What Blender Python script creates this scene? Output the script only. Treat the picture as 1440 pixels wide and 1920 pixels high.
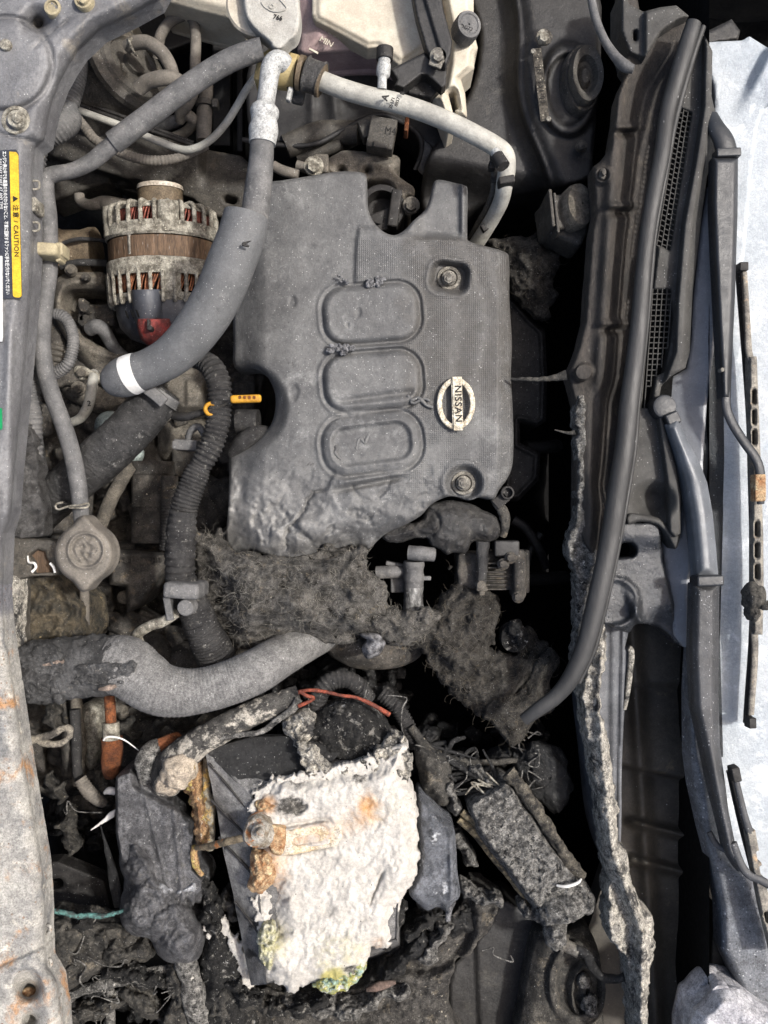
import bpy, math, random
import numpy as np
from mathutils import Vector, Matrix

for o in list(bpy.data.objects): bpy.data.objects.remove(o)
scene = bpy.context.scene
# ---------------------------------------------------------------- camera, world, sun, exposure
S = 1.0/1920            # metres per photograph pixel on the plane z = 0 (top of the engine cover)
D = 0.85                # camera height above that plane
cam_d = bpy.data.cameras.new('camera'); cam = bpy.data.objects.new('camera', cam_d)
scene.collection.objects.link(cam)
cam.location = (0, 0, D); cam.rotation_euler = (0, 0, 0)
cam_d.sensor_fit = 'VERTICAL'; cam_d.sensor_height = 24; cam_d.lens = 24*D
cam_d.clip_start = 0.02; cam_d.clip_end = 200
scene.camera = cam
world = bpy.data.worlds.new('World'); scene.world = world; world.use_nodes = True
SUN_EL, SUN_AZ = math.radians(56), math.radians(78)      # azimuth clockwise from +Y
sky = world.node_tree.nodes.new('ShaderNodeTexSky'); sky.sky_type = 'NISHITA'; sky.sun_disc = False
sky.sun_elevation = SUN_EL; sky.sun_rotation = SUN_AZ
sky.air_density = 1.0; sky.dust_density = 6.0; sky.ozone_density = 0.6
world.node_tree.links.new(sky.outputs[0], world.node_tree.nodes['Background'].inputs[0])
world.node_tree.nodes['Background'].inputs[1].default_value = 0.15
sd = bpy.data.lights.new('sun', 'SUN'); so = bpy.data.objects.new('sun', sd); scene.collection.objects.link(so)
sd.energy = 3.4; sd.angle = math.radians(4); sd.color = (1, .975, .94)
sdir = Vector((math.cos(SUN_EL)*math.sin(SUN_AZ), math.cos(SUN_EL)*math.cos(SUN_AZ), math.sin(SUN_EL)))
so.rotation_euler = sdir.to_track_quat('Z', 'Y').to_euler(); so.location = sdir*4
scene.view_settings.view_transform = 'Standard'; scene.view_settings.look = 'None'
scene.view_settings.gamma = 1; scene.view_settings.use_curve_mapping = False
scene.view_settings.exposure = 0.6
scene.cycles.max_bounces = 5; scene.cycles.diffuse_bounces = 3; scene.cycles.glossy_bounces = 2

# ---------------------------------------------------------------- maths helpers
def K(z): return S*(D-z)/D
def P(px, py, z):
    k = S*(D-z)/D
    return ((px-720)*k, (960-py)*k, z)
def ss(a, b, x):
    t = np.clip((x-a)/(b-a), 0, 1); return t*t*(3-2*t)
def _h(ix, iy, iz, seed):
    n = (ix*374761393 + iy*668265263 + iz*2147483647 + seed*974634777) & 0xFFFFFFFF
    n = ((n ^ (n >> 13))*1274126177) & 0xFFFFFFFF
    n = (n ^ (n >> 16)) & 0xFFFFFF
    return n/float(0xFFFFFF)
def vn(x, y, z=0, seed=0):
    x = np.asarray(x, float); y = np.asarray(y, float); z = np.asarray(z, float)+0*x
    ix, iy, iz = [np.floor(v).astype(np.int64) for v in (x, y, z)]
    fx, fy, fz = x-ix, y-iy, z-iz
    fx, fy, fz = [f*f*(3-2*f) for f in (fx, fy, fz)]
    r = 0
    for dz in (0, 1):
        wz = fz if dz else 1-fz
        for dy in (0, 1):
            wy = fy if dy else 1-fy
            a = _h(ix, iy+dy, iz+dz, seed); b = _h(ix+1, iy+dy, iz+dz, seed)
            r = r + (a+(b-a)*fx)*wy*wz
    return r*2-1
def fbm(x, y, z=0, sc=50., o=4, seed=0, ridged=False):
    x = np.asarray(x, float)/sc; y = np.asarray(y, float)/sc; z = np.asarray(z, float)/sc+0*x
    x, y = x*.86-y*.51, x*.51+y*.86
    s = 0; a = 1.; t = 0
    for i in range(o):
        v = vn(x, y, z, seed+i*17)
        if ridged: v = 1-2*np.abs(v)
        s = s + a*v; t += a; a *= .5; x, y, z = (x*.80-y*.60)*2.03+3.1, (x*.58+y*.78+z*.2)*2.03+1.7, (z*.97-y*.15)*2.03+.9
    return s/t
def catmull(pts, closed=False, sub=6):
    A = np.array(pts, float); n = len(A); out = []
    rng = range(n if closed else n-1)
    for i in rng:
        if closed: p0, p1, p2, p3 = A[(i-1) % n], A[i], A[(i+1) % n], A[(i+2) % n]
        else: p0, p1, p2, p3 = A[max(i-1, 0)], A[i], A[i+1], A[min(i+2, n-1)]
        for k in range(sub):
            t = k/sub
            out.append(.5*((2*p1)+(-p0+p2)*t+(2*p0-5*p1+4*p2-p3)*t*t+(-p0+3*p1-3*p2+p3)*t**3))
    if not closed: out.append(A[-1])
    return np.array(out)
def polysdf(poly, X, Y):
    d = np.full(X.shape, 1e9); ins = np.zeros(X.shape, bool)
    n = len(poly)
    for i in range(n):
        x0, y0 = poly[i]; x1, y1 = poly[(i+1) % n]
        ex, ey = x1-x0, y1-y0; L = ex*ex+ey*ey+1e-9
        t = np.clip(((X-x0)*ex+(Y-y0)*ey)/L, 0, 1)
        dd = (X-x0-t*ex)**2+(Y-y0-t*ey)**2
        d = np.minimum(d, dd)
        c = ((y0 > Y) != (y1 > Y)) & (X < (x1-x0)*(Y-y0)/(y1-y0+1e-12)+x0)
        ins ^= c
    d = np.sqrt(d)
    return np.where(ins, -d, d)
def rrect(X, Y, cx, cy, w, h, r, ang=0):
    a = math.radians(ang); c, s = math.cos(a), math.sin(a)
    u = (X-cx)*c+(Y-cy)*s; v = -(X-cx)*s+(Y-cy)*c
    qx = np.abs(u)-w/2+r; qy = np.abs(v)-h/2+r
    return np.sqrt(np.maximum(qx, 0)**2+np.maximum(qy, 0)**2)+np.minimum(np.maximum(qx, qy), 0)-r
def plane(a, b, c):
    """height function through three (px, py, z) points"""
    M_ = np.array([[a[0], a[1], 1], [b[0], b[1], 1], [c[0], c[1], 1]], float)
    k = np.linalg.solve(M_, np.array([a[2], b[2], c[2]]))
    return lambda x, y: k[0]*x+k[1]*y+k[2]

# ---------------------------------------------------------------- mesh builder
class MB:
    def __init__(s):
        s.v = []; s.f = []; s.n = 0; s.att = {}
        s.sm = []
    def add(s, V, F, smooth=True, att=None):
        V = np.asarray(V, float); k = len(V)
        for nme in set(list(s.att)+list(att or {})):
            if nme not in s.att: s.att[nme] = [np.zeros(s.n)] if s.n else []
            s.att[nme].append(np.asarray(att[nme], float) if att and nme in att else np.zeros(k))
        s.v.append(V); b = s.n
        s.f += [tuple(int(i)+b for i in q) for q in F]
        s.sm += [smooth]*len(F); s.n += k
        return s
    # heightfield plate clipped to an outline
    def patch(s, outline, z=0., zf=None, res=5., skirt=.012, er=8., eh=.004, rag=0., ragsc=25., amp=0., sc=60., ridged=False,
              smooth=True, sub=4, seed=0, holes=(), masks=None, o=5, under=True):
        poly = catmull(outline, True, sub)[:, :2] if smooth else np.array(outline, float)
        x0, y0 = poly.min(0)-2*res-rag; x1, y1 = poly.max(0)+2*res+rag
        xs = np.arange(x0, x1+res, res); ys = np.arange(y0, y1+res, res)
        X, Y = np.meshgrid(xs, ys)
        d = polysdf(poly, X, Y)
        for hl in holes:
            if len(hl) == 3 and np.isscalar(hl[0]): hd = np.hypot(X-hl[0], Y-hl[1])-hl[2]
            elif np.isscalar(hl[0]): hd = rrect(X, Y, *hl)
            else: hd = polysdf(np.array(hl, float), X, Y)
            d = np.maximum(d, -hd)
        if rag: d = d+rag*fbm(X, Y, 0, ragsc, 4, seed+5)
        gy, gx = np.gradient(d, res)
        cm = (d[:-1, :-1]+d[1:, :-1]+d[:-1, 1:]+d[1:, 1:])/4
        cells = cm < 0
        used = np.zeros(X.shape, bool); free = np.zeros(X.shape, bool)
        for a in (0, 1):
            for b in (0, 1):
                sl = (slice(a, a+cells.shape[0]), slice(b, b+cells.shape[1]))
                used[sl] |= cells; free[sl] |= ~cells
        edge = used & free
        edge[0, :] = edge[-1, :] = edge[:, 0] = edge[:, -1] = True
        g = np.hypot(gx, gy)+1e-6
        mv = np.clip(np.where(edge, d, 0), -res*1.2, res*1.2)
        Xn = X-mv*gx/g; Yn = Y-mv*gy/g
        t = np.maximum(-d, 0); t[edge] = 0
        Z = (z(Xn, Yn) if callable(z) else z)+np.zeros(X.shape)
        if er > 0:
            u = np.clip(t/er, 0, 1); Z = Z-eh*(1-np.sqrt(np.maximum(1-(1-u)**2, 0)))
        if zf is not None: Z = Z+zf(Xn, Yn, t)
        if amp: Z = Z+amp*fbm(Xn, Yn, 0, sc, o, seed, ridged)
        idx = -np.ones(X.shape, int); idx[used] = np.arange(used.sum())
        k = S*(D-Z)/D
        V = np.stack([(Xn-720)*k, (960-Yn)*k, Z], -1)[used]
        att = {}
        if masks:
            for nme, fn in masks.items(): att[nme] = (fn(Xn, Yn, t)+0*Xn)[used]
        ii, jj = np.nonzero(cells)
        F = np.stack([idx[ii+1, jj], idx[ii+1, jj+1], idx[ii, jj+1], idx[ii, jj]], -1)
        s.add(V, F.tolist(), True, att)
        if skirt:
            E = set(); R_ = {}
            for q in F.tolist():
                for a in range(4):
                    e = (q[a], q[(a+1) % 4])
                    if (e[1], e[0]) in R_: del R_[(e[1], e[0])]
                    else: R_[e] = 1
            be = list(R_.keys()); ids = sorted({i for e in be for i in e}); mp = {v: i for i, v in enumerate(ids)}
            T = V[ids]; B = T.copy(); B[:, 2] -= skirt
            m = len(ids)
            a2 = {kk: np.concatenate([vv[ids], vv[ids]]) for kk, vv in att.items()}
            s.add(np.vstack([T, B]), [(mp[e[1]], mp[e[0]], mp[e[0]]+m, mp[e[1]]+m) for e in be], True, a2)
            if under and len(F) < 6000:
                V2 = V.copy(); V2[:, 2] -= skirt
                s.add(V2, F[:, ::-1].tolist(), True, {kk: vv for kk, vv in att.items()})
        s.top = (Xn[used], Yn[used], Z[used])
        return s
    # swept round section; pts are (px, py, z, r px)
    def tube(s, pts, n=16, step=5., ribs=None, amp=0., sc=20., seed=0, caps=True, world=False, flat=1., hollow=False, m=None, twist=0., lin=False):
        A = np.array(pts, float)
        if not world:
            W = np.array([P(a[0], a[1], a[2])+(a[3]*K(a[2]),) for a in A])
        else: W = A
        if lin: C = W
        else: C = catmull(W, False, 10)
        L = np.concatenate([[0], np.cumsum(np.linalg.norm(np.diff(C[:, :3], axis=0), axis=1))])
        if not lin:
            st = step*S
            m_ = max(2, int(L[-1]/st)+1); q = np.linspace(0, L[-1], m_)
            C = np.stack([np.interp(q, L, C[:, i]) for i in range(4)], -1); L = q
        T = np.gradient(C[:, :3], axis=0); T /= np.linalg.norm(T, axis=1)[:, None]+1e-12
        up = np.array([0, 0, 1.]) if abs(T[0][2]) < .9 else np.array([1., 0, 0])
        N = np.zeros_like(T); N[0] = np.cross(T[0], np.cross(up, T[0])); N[0] /= np.linalg.norm(N[0])
        for i in range(1, len(T)):
            v = N[i-1]-T[i]*np.dot(N[i-1], T[i]); N[i] = v/(np.linalg.norm(v)+1e-12)
        Bn = np.cross(T, N)
        th = np.linspace(0, 2*math.pi, n, endpoint=False)
        R = C[:, 3][:, None]*np.ones((1, n))
        if ribs:
            pit, am = ribs
            R = R*(1+am*np.clip(1.4*np.sin(2*math.pi*L/(pit*S)), -1, 1)[:, None])
        pos = C[:, None, :3]+R[..., None]*(np.cos(th)[None, :, None]*N[:, None]*flat+np.sin(th)[None, :, None]*Bn[:, None])
        if amp:
            nz = fbm(pos[..., 0]/S, pos[..., 1]/S, pos[..., 2]/S, sc, 4, seed)
            R2 = R+amp*S*nz
            pos = C[:, None, :3]+R2[..., None]*(np.cos(th)[None, :, None]*N[:, None]*flat+np.sin(th)[None, :, None]*Bn[:, None])
        V = pos.reshape(-1, 3); k = len(C)
        i, j = np.meshgrid(np.arange(k-1), np.arange(n), indexing='ij')
        j2 = (j+1) % n
        F = np.stack([i*n+j, i*n+j2, (i+1)*n+j2, (i+1)*n+j], -1).reshape(-1, 4).tolist()
        att = {}
        if m: 
            tt = np.repeat(L/(L[-1]+1e-9), n); att = {kk: fn(tt, V) for kk, fn in m.items()}
        s.add(V, F, True, att)
        if caps:
            for e, fl in ((0, 1), (k-1, 0)):
                ring = pos[e]; Vc = np.vstack([ring, ring.mean(0)])
                Fc = [((a+1) % n, a, n) if fl else (a, (a+1) % n, n) for a in range(n)]
                if hollow:
                    c = ring.mean(0); inn = c+(ring-c)*.72; dp = inn+T[e]*(1 if fl else -1)*C[e, 3]*1.2
                    Vc = np.vstack([ring, inn, dp, c+T[e]*(1 if fl else -1)*C[e, 3]*1.2])
                    Fc = []
                    for a in range(n):
                        b = (a+1) % n
                        for (o1, o2) in ((0, n), (n, 2*n)):
                            q = (b+o1, a+o1, a+o2, b+o2); Fc.append(q if fl else q[::-1])
                        Fc.append((b+2*n, a+2*n, 3*n) if fl else (a+2*n, b+2*n, 3*n))
                s.add(Vc, Fc, False)
        s.path = C
        return s
    # surface of revolution: p0 + axis; profile rows (h metres, r metres); rf(theta, row) multiplies the radius
    def lathe(s, p0, ax, prof, n=32, rf=None, amp=0., sc=20., seed=0, smooth=True, ell=1.):
        p0 = np.array(p0, float); ax = np.array(ax, float); ax /= np.linalg.norm(ax)
        ref = np.array([0, 0, 1.]) if abs(ax[2]) < .9 else np.array([1., 0, 0])
        U = np.cross(ref, ax); U /= np.linalg.norm(U); W = np.cross(ax, U)
        eu, ew = (ell, 1) if abs(ax[2]) < .7 else (1, ell)
        th = np.linspace(0, 2*math.pi, n, endpoint=False)
        rows = []
        for i, (h, r) in enumerate(prof):
            rr = r*(rf(th, i) if rf else 1+0*th)
            rows.append(p0+ax*h+(np.cos(th)*rr)[:, None]*U*eu+(np.sin(th)*rr)[:, None]*W*ew)
        V = np.concatenate(rows)
        if amp:
            nz = amp*S*fbm(V[:, 0]/S, V[:, 1]/S, V[:, 2]/S, sc, 4, seed)
            rd = V-p0-np.outer((V-p0)@ax, ax); ln = np.linalg.norm(rd, axis=1)[:, None]+1e-6
            V = V+rd/ln*nz[:, None]
        F = []
        for i in range(len(prof)-1):
            for j in range(n):
                j2 = (j+1) % n
                F.append((i*n+j, i*n+j2, (i+1)*n+j2, (i+1)*n+j))
        if not smooth:
            s.add(V, F, False); return s
        # split rows where the profile turns sharply so shading stays crisp
        V2 = []; F2 = []; b = 0
        start = 0
        pr = np.array(prof)
        segs = []
        cur = [0]
        for i in range(1, len(prof)):
            cur.append(i)
            if i < len(prof)-1:
                a1 = pr[i]-pr[i-1]; a2 = pr[i+1]-pr[i]
                ca = np.dot(a1, a2)/(np.linalg.norm(a1)*np.linalg.norm(a2)+1e-12)
                if ca < .8: segs.append(cur); cur = [i]
        segs.append(cur)
        for sg in segs:
            VV = V.reshape(len(prof), n, 3)[sg].reshape(-1, 3); FF = []
            for i in range(len(sg)-1):
                for j in range(n):
                    j2 = (j+1) % n
                    FF.append((i*n+j, i*n+j2, (i+1)*n+j2, (i+1)*n+j))
            s.add(VV, FF, True)
        return s
    def cylz(s, px, py, z0, z1, r, bev=.15, n=24, r1=None, amp=0., seed=0, dish=0., rf=None, ell=1.):
        """upright round boss, foot at z0 and top at z1, r in px"""
        c = P(px, py, z1); R = r*K(z1); R1 = (r if r1 is None else r1)*K(z1); b = R*bev; h = z1-z0
        c = (c[0], c[1], z0)
        prof = [(0, R1), (h-b, R), (h-b*.3, R-b*.3), (h, R-b)]
        if dish: prof += [(h, R*.72), (h-dish, R*.66), (h-dish, 1e-5)]
        else: prof += [(h, 1e-5)]
        return s.lathe(c, (0, 0, 1), prof, n, rf, amp, 15, seed, ell=ell)
    def rbox(s, px, py, z, w, h, dp, rot=0, bev=2., amp=0., sc=20., seed=0, tilt=(0, 0), res=None, world=False):
        """rounded box, z = centre height, w h bev in px, dp in m, tilt in degrees about x and y"""
        k = K(z) if not world else 1
        hf = np.array([w*k/2, h*k/2, dp/2]); b = min(bev*k, hf.min()*.95)
        def lin(H):
            f = (H-b)
            m_ = max(1, int((2*f)/((res or 12)*k)))
            c = np.linspace(-f, f, m_+1) if f > 0 else np.array([0.])
            e = b*np.array([1., .7, .35])
            return np.concatenate([-f-e, c, f+e[::-1]])
        cs = [lin(H) for H in hf]
        Vs = []; Fs = []; nb = 0
        for ax in range(3):
            u, v = cs[(ax+1) % 3], cs[(ax+2) % 3]
            for sg in (-1, 1):
                U_, V_ = np.meshgrid(u, v, indexing='ij')
                Pt = np.zeros(U_.shape+(3,)); Pt[..., (ax+1) % 3] = U_; Pt[..., (ax+2) % 3] = V_; Pt[..., ax] = sg*hf[ax]
                inn = np.clip(Pt, -(hf-b), hf-b); dd = Pt-inn; ln = np.linalg.norm(dd, axis=-1, keepdims=True)
                Pt = inn+dd/np.maximum(ln, 1e-12)*b
                nu, nv = U_.shape
                i, j = np.meshgrid(np.arange(nu-1), np.arange(nv-1), indexing='ij')
                q = np.stack([i*nv+j, (i+1)*nv+j, (i+1)*nv+j+1, i*nv+j+1], -1).reshape(-1, 4)
                if sg < 0: q = q[:, ::-1]
                Vs.append(Pt.reshape(-1, 3)); Fs.append(q+nb); nb += nu*nv
        V = np.concatenate(Vs); F = np.concatenate(Fs)
        R = Matrix.Rotation(math.radians(rot), 3, 'Z') @ Matrix.Rotation(math.radians(tilt[1]), 3, 'Y') @ Matrix.Rotation(math.radians(tilt[0]), 3, 'X')
        V = V @ np.array(R).T+(np.array(P(px, py, z)) if not world else np.array([px, py, z]))
        if amp:
            c = V.mean(0); dr = V-c; dr /= np.linalg.norm(dr, axis=1)[:, None]+1e-9
            V = V+dr*(amp*S*fbm(V[:, 0]/S, V[:, 1]/S, V[:, 2]/S, sc, 4, seed))[:, None]
        return s.add(V, F.tolist(), True)
    def blob(s, px, py, z, rx, ry, rz, rot=0, amp=.3, sc=25., seed=0, n=28, ridged=False, o=5, tilt=0):
        """lump; rx ry px, rz m; amp is relative"""
        k = K(z); m_ = n//2
        th = np.linspace(0, 2*math.pi, n, endpoint=False); ph = np.linspace(.02, math.pi-.02, m_+1)
        PH, TH = np.meshgrid(ph, th, indexing='ij')
        U_ = np.stack([np.sin(PH)*np.cos(TH), np.sin(PH)*np.sin(TH), np.cos(PH)], -1)
        V = U_*np.array([rx*k, ry*k, rz])
        R = Matrix.Rotation(math.radians(rot), 3, 'Z') @ Matrix.Rotation(math.radians(tilt), 3, 'Y')
        V = V @ np.array(R).T; c = np.array(P(px, py, z))
        W = V+c
        nz = fbm(W[..., 0]/S, W[..., 1]/S, W[..., 2]/S, sc, o, seed, ridged)
        V = V*(1+amp*nz[..., None])+c
        V = V.reshape(-1, 3); F = []
        for i in range(m_):
            for j in range(n):
                j2 = (j+1) % n
                F.append((i*n+j, (i+1)*n+j, (i+1)*n+j2, i*n+j2))
        F.append(tuple(range(n))[::-1]); F.append(tuple(m_*n+j for j in range(n)))
        return s.add(V, F, True)
    def hairs(s, pts, ln=30, r=.6, seed=0, lift=.004, curl=1.):
        rnd = random.Random(seed); V = []; F = []; b = 0
        for (x, y, z) in pts:
            a = rnd.uniform(0, 6.28); l = ln*rnd.uniform(.3, 1.3); ca = rnd.uniform(-1, 1)*curl
            cx, cy, cz = x, y, z; m_ = 6; lf = lift*rnd.uniform(-.2, 1)
            rr = r*rnd.uniform(.6, 1.3)
            for k in range(m_+1):
                t = k/m_
                zz = cz+lf*math.sin(t*2.6)
                w = rr*K(zz)*(1-.6*t)
                c = P(cx, cy, zz); nx, ny = -math.sin(a), math.cos(a)
                V += [(c[0]+nx*w, c[1]-ny*w, c[2]), (c[0]-nx*w, c[1]+ny*w, c[2]), (c[0], c[1], c[2]+w*1.5)]
                if k:
                    q = b+3*(k-1)
                    for e in range(3):
                        e2 = (e+1) % 3
                        F.append((q+e, q+e2, q+3+e2, q+3+e))
                cx += math.cos(a)*l/m_; cy += math.sin(a)*l/m_; a += ca*.5+rnd.uniform(-.25, .25)*curl
            b += 3*(m_+1)
        if V: s.add(V, F, True)
        return s
    def build(s, name, mat, parent=None):
        me = bpy.data.meshes.new(name)
        V = np.concatenate(s.v)
        me.from_pydata(V.tolist(), [], s.f)
        me.polygons.foreach_set('use_smooth', s.sm)
        for nme, arr in s.att.items():
            a = me.attributes.new(nme, 'FLOAT', 'POINT'); a.data.foreach_set('value', np.concatenate(arr).astype(np.float32))
        me.materials.append(mat); me.update()
        o = bpy.data.objects.new(name, me); scene.collection.objects.link(o)
        if parent is not None: o.parent = parent
        return o
def tag(o, label=None, cat=None, group=None, kind=None):
    if label: o['label'] = label
    if cat: o['category'] = cat
    if group: o['group'] = group
    if kind: o['kind'] = kind
    return o
def thing(name, label, cat, group=None):
    o = bpy.data.objects.new(name, None); scene.collection.objects.link(o); o.empty_display_size = .02
    return tag(o, label, cat, group)
def finish():
    """origins: a thing's Empty at its foot, every mesh's origin in its own middle"""
    def kids(o): return [c for c in scene.objects if c.parent is o]
    tree = {}
    for o in scene.objects:
        if o.parent: tree.setdefault(o.parent.name, []).append(o)
    def verts(o):
        a = np.empty(len(o.data.vertices)*3); o.data.vertices.foreach_get('co', a); return a.reshape(-1, 3)
    def bounds(o, acc):
        if o.type == 'MESH':
            v = verts(o); acc.append(v.min(0)); acc.append(v.max(0))
        for c in tree.get(o.name, []): bounds(c, acc)
        return acc
    def fix(o, base):
        if o.type == 'MESH':
            v = verts(o); c = (v.min(0)+v.max(0))/2
            o.data.vertices.foreach_set('co', (v-c).ravel()); o.data.update()
        else:
            a = bounds(o, []); a = np.array(a); lo, hi = a.min(0), a.max(0)
            c = np.array([(lo[0]+hi[0])/2, (lo[1]+hi[1])/2, lo[2]])
        o.location = Vector(c-base)
        for ch in tree.get(o.name, []): fix(ch, c)
    for o in list(scene.objects):
        if o.parent is None and o.type in ('MESH', 'EMPTY') and not o.get('_placed'): fix(o, np.zeros(3))
    for o in scene.objects:
        if '_placed' in o: del o['_placed']

# ---------------------------------------------------------------- materials
GAIN = 1.45
def lin(c, g=None):
    g = GAIN if g is None else g
    r = []
    for v in c:
        v /= 255.; l = v/12.92 if v <= .04045 else ((v+.055)/1.055)**2.4
        r.append(min(l/g, .86))
    return tuple(r)+(1,)
_seed = [0]
def M(name, c1, c2=None, r=.75, metal=0, s=60, layers=(), spk=(), b=.5, bs=350, masks=(), dots=False, grain=.40, spec=.35, bc=.0, bcs=40, streak=None):
    m = bpy.data.materials.new(name); m.use_nodes = True
    nt = m.node_tree; N = nt.nodes; L = nt.links; bs_ = N['Principled BSDF']
    _seed[0] += 1; sd_ = _seed[0]*3.7
    tc = N.new('ShaderNodeTexCoord'); mp = N.new('ShaderNodeMapping'); L.new(tc.outputs['Object'], mp.inputs[0])
    mp.inputs['Location'].default_value = (sd_, sd_*.7, sd_*.3)
    if streak: mp.inputs['Scale'].default_value = streak
    vec = mp.outputs[0]
    def noise(sc, det=5, ro=.6, dist=0.):
        n = N.new('ShaderNodeTexNoise'); n.inputs['Scale'].default_value = sc; n.inputs['Detail'].default_value = det
        n.inputs['Roughness'].default_value = ro; n.inputs['Distortion'].default_value = dist
        L.new(vec, n.inputs['Vector']); return n.outputs[0]
    def ramp(x, lo, hi):
        n = N.new('ShaderNodeMapRange'); n.interpolation_type = 'SMOOTHSTEP'
        n.inputs[1].default_value = lo; n.inputs[2].default_value = hi
        L.new(x, n.inputs[0]); return n.outputs[0]
    def mix(f, a, c):
        n = N.new('ShaderNodeMix'); n.data_type = 'RGBA'
        if isinstance(f, float): n.inputs[0].default_value = f
        else: L.new(f, n.inputs[0])
        if isinstance(a, tuple): n.inputs[6].default_value = a
        else: L.new(a, n.inputs[6])
        if isinstance(c, tuple): n.inputs[7].default_value = c
        else: L.new(c, n.inputs[7])
        return n.outputs[2]
    def math_(op, a, c):
        n = N.new('ShaderNodeMath'); n.operation = op
        for i, v in enumerate((a, c)):
            if isinstance(v, (int, float)): n.inputs[i].default_value = v
            else: L.new(v, n.inputs[i])
        return n.outputs[0]
    c2 = c2 or tuple(v*.78 for v in c1)
    col = mix(ramp(noise(s, 7, .65), .35, .65), lin(c1), lin(c2))
    for (c, sc, lo, hi) in layers:
        col = mix(ramp(noise(sc*1.13, 7, .7, .3), lo, hi), col, lin(c))
    for mk in masks:
        nme, c, lo, hi, brk = mk
        at = N.new('ShaderNodeAttribute'); at.attribute_name = nme
        x = math_('ADD', at.outputs['Fac'], math_('MULTIPLY', math_('SUBTRACT', noise(brk, 7, .7), .5), 1.1))
        col = mix(ramp(x, lo, hi), col, lin(c))
    for (c, sc, rad, dens) in spk:
        v = N.new('ShaderNodeTexVoronoi'); v.inputs['Scale'].default_value = sc; L.new(vec, v.inputs['Vector'])
        sp = N.new('ShaderNodeSeparateColor'); L.new(v.outputs['Color'], sp.inputs[0])
        f = math_('MULTIPLY', ramp(math_('ADD', v.outputs['Distance'], math_('MULTIPLY', sp.outputs[2], rad*.6)), rad*1.2, rad*.5), math_('GREATER_THAN', sp.outputs[0], 1-dens))
        col = mix(math_('MULTIPLY', f, math_('POWER', sp.outputs[1], 1.6)), col, lin(c))
    if grain:
        g = math_('ADD', math_('MULTIPLY', ramp(noise(620, 3, .85), .36, .64), .58), math_('MULTIPLY', ramp(noise(170, 6, .8), .38, .62), .42)); hv = N.new('ShaderNodeHueSaturation')
        L.new(math_('ADD', 1-grain*1.3, math_('MULTIPLY', g, grain*2.6)), hv.inputs['Value']); L.new(col, hv.inputs['Color']); col = hv.outputs[0]
    L.new(col, bs_.inputs['Base Color'])
    rr = N.new('ShaderNodeMapRange'); L.new(noise(s*3, 4), rr.inputs[0]); rr.inputs[1].default_value = .3; rr.inputs[2].default_value = .7
    rr.inputs[3].default_value = max(r-.12, .05); rr.inputs[4].default_value = min(r+.12, 1); L.new(rr.outputs[0], bs_.inputs['Roughness'])
    bs_.inputs['Metallic'].default_value = metal
    bs_.inputs['Specular IOR Level'].default_value = spec
    bn = None
    def bump(hgt, st, dist):
        nonlocal bn
        n = N.new('ShaderNodeBump'); n.inputs['Strength'].default_value = st; n.inputs['Distance'].default_value = dist
        L.new(hgt, n.inputs['Height'])
        if bn is not None: L.new(bn, n.inputs['Normal'])
        bn = n.outputs[0]
    if bc: bump(noise(bcs, 8, .68), bc, .009)
    if b: bump(noise(bs, 8, .8), min(b*1.2, 1.), .0026)
    if dots:
        v = N.new('ShaderNodeTexVoronoi'); v.inputs['Scale'].default_value = 500; v.inputs['Randomness'].default_value = 0.12
        L.new(tc.outputs['Object'], v.inputs['Vector'])
        at = N.new('ShaderNodeAttribute'); at.attribute_name = 'tex'
        bump(math_('MULTIPLY', ramp(v.outputs['Distance'], .15, .6), at.outputs['Fac']), .55, .0009)
    if bn is not None: L.new(bn, bs_.inputs['Normal'])
    return m
W1 = ((190, 189, 186), 640, .34, .26)          # pale dust specks
W2 = ((222, 222, 218), 330, .2, .08)          # bigger flecks
B1 = ((35, 33, 30), 420, .28, .22)             # dark specks
rubber   = M('dusty_rubber', (112, 111, 110), (86, 86, 86), r=0.6, grain=0.2, layers=(((138, 136, 132), 45, .56, .72), ((70, 70, 71), 30, .58, .72)), spk=(W1,), b=.35)
rubberD  = M('charred_rubber', (60, 59, 58), (38, 37, 37), grain=0.4, r=.55, spk=(W1, W2), b=.8, bs=220, layers=(((120, 118, 112), 120, .58, .7),))
foam     = M('grey_foam', (104, 105, 106), (86, 87, 88), r=0.55, s=16, layers=(((126, 126, 125), 30, .58, .74), ((74, 75, 76), 40, .6, .72)), grain=0.14, spk=(W1, W2), b=.3, bs=700)
tanrub   = M('tan_dust_rubber', (124, 118, 109), (102, 97, 90), grain=0.2, spk=(W1,), b=.3)
coverM   = M('cover_plastic', (106, 106, 105), (84, 84, 84), grain=0.16, r=0.52, s=22, spk=(W1, W2, B1), b=0.35, bs=260, dots=True, spec=.4, layers=(((142, 142, 140), 22, .54, .74), ((78, 78, 78), 14, .56, .72), ((158, 157, 154), 90, .62, .74), ((66, 65, 64), 45, .64, .72)),
             masks=(('m1', (82, 80, 77), .3, .9, 60), ('m2', (138, 137, 134), .3, 1.1, 50), ('m3', (40, 40, 40), .4, .9, 60)))
blackpl  = M('black_plastic', (52, 50, 48), (38, 36, 35), r=.6, spk=(W1,), b=.3, spec=.3)
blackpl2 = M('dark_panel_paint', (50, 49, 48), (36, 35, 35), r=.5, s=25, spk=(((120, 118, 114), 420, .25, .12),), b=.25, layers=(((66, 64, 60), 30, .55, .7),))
brownpl  = M('sooty_cowl_plastic', (68, 63, 58), (46, 43, 40), r=.65, s=30, spk=(((150, 145, 135), 300, .25, .12),), b=.5, layers=(((92, 85, 76), 45, .56, .72),), streak=(1, .5, 1))
void     = M('gap_shade_black', (15, 15, 15), (8, 8, 8), r=.9, b=.5, spk=(((70, 70, 68), 260, .2, .05),), spec=.15)  # near-black colour stands in for the shade in deep gaps and openings
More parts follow.
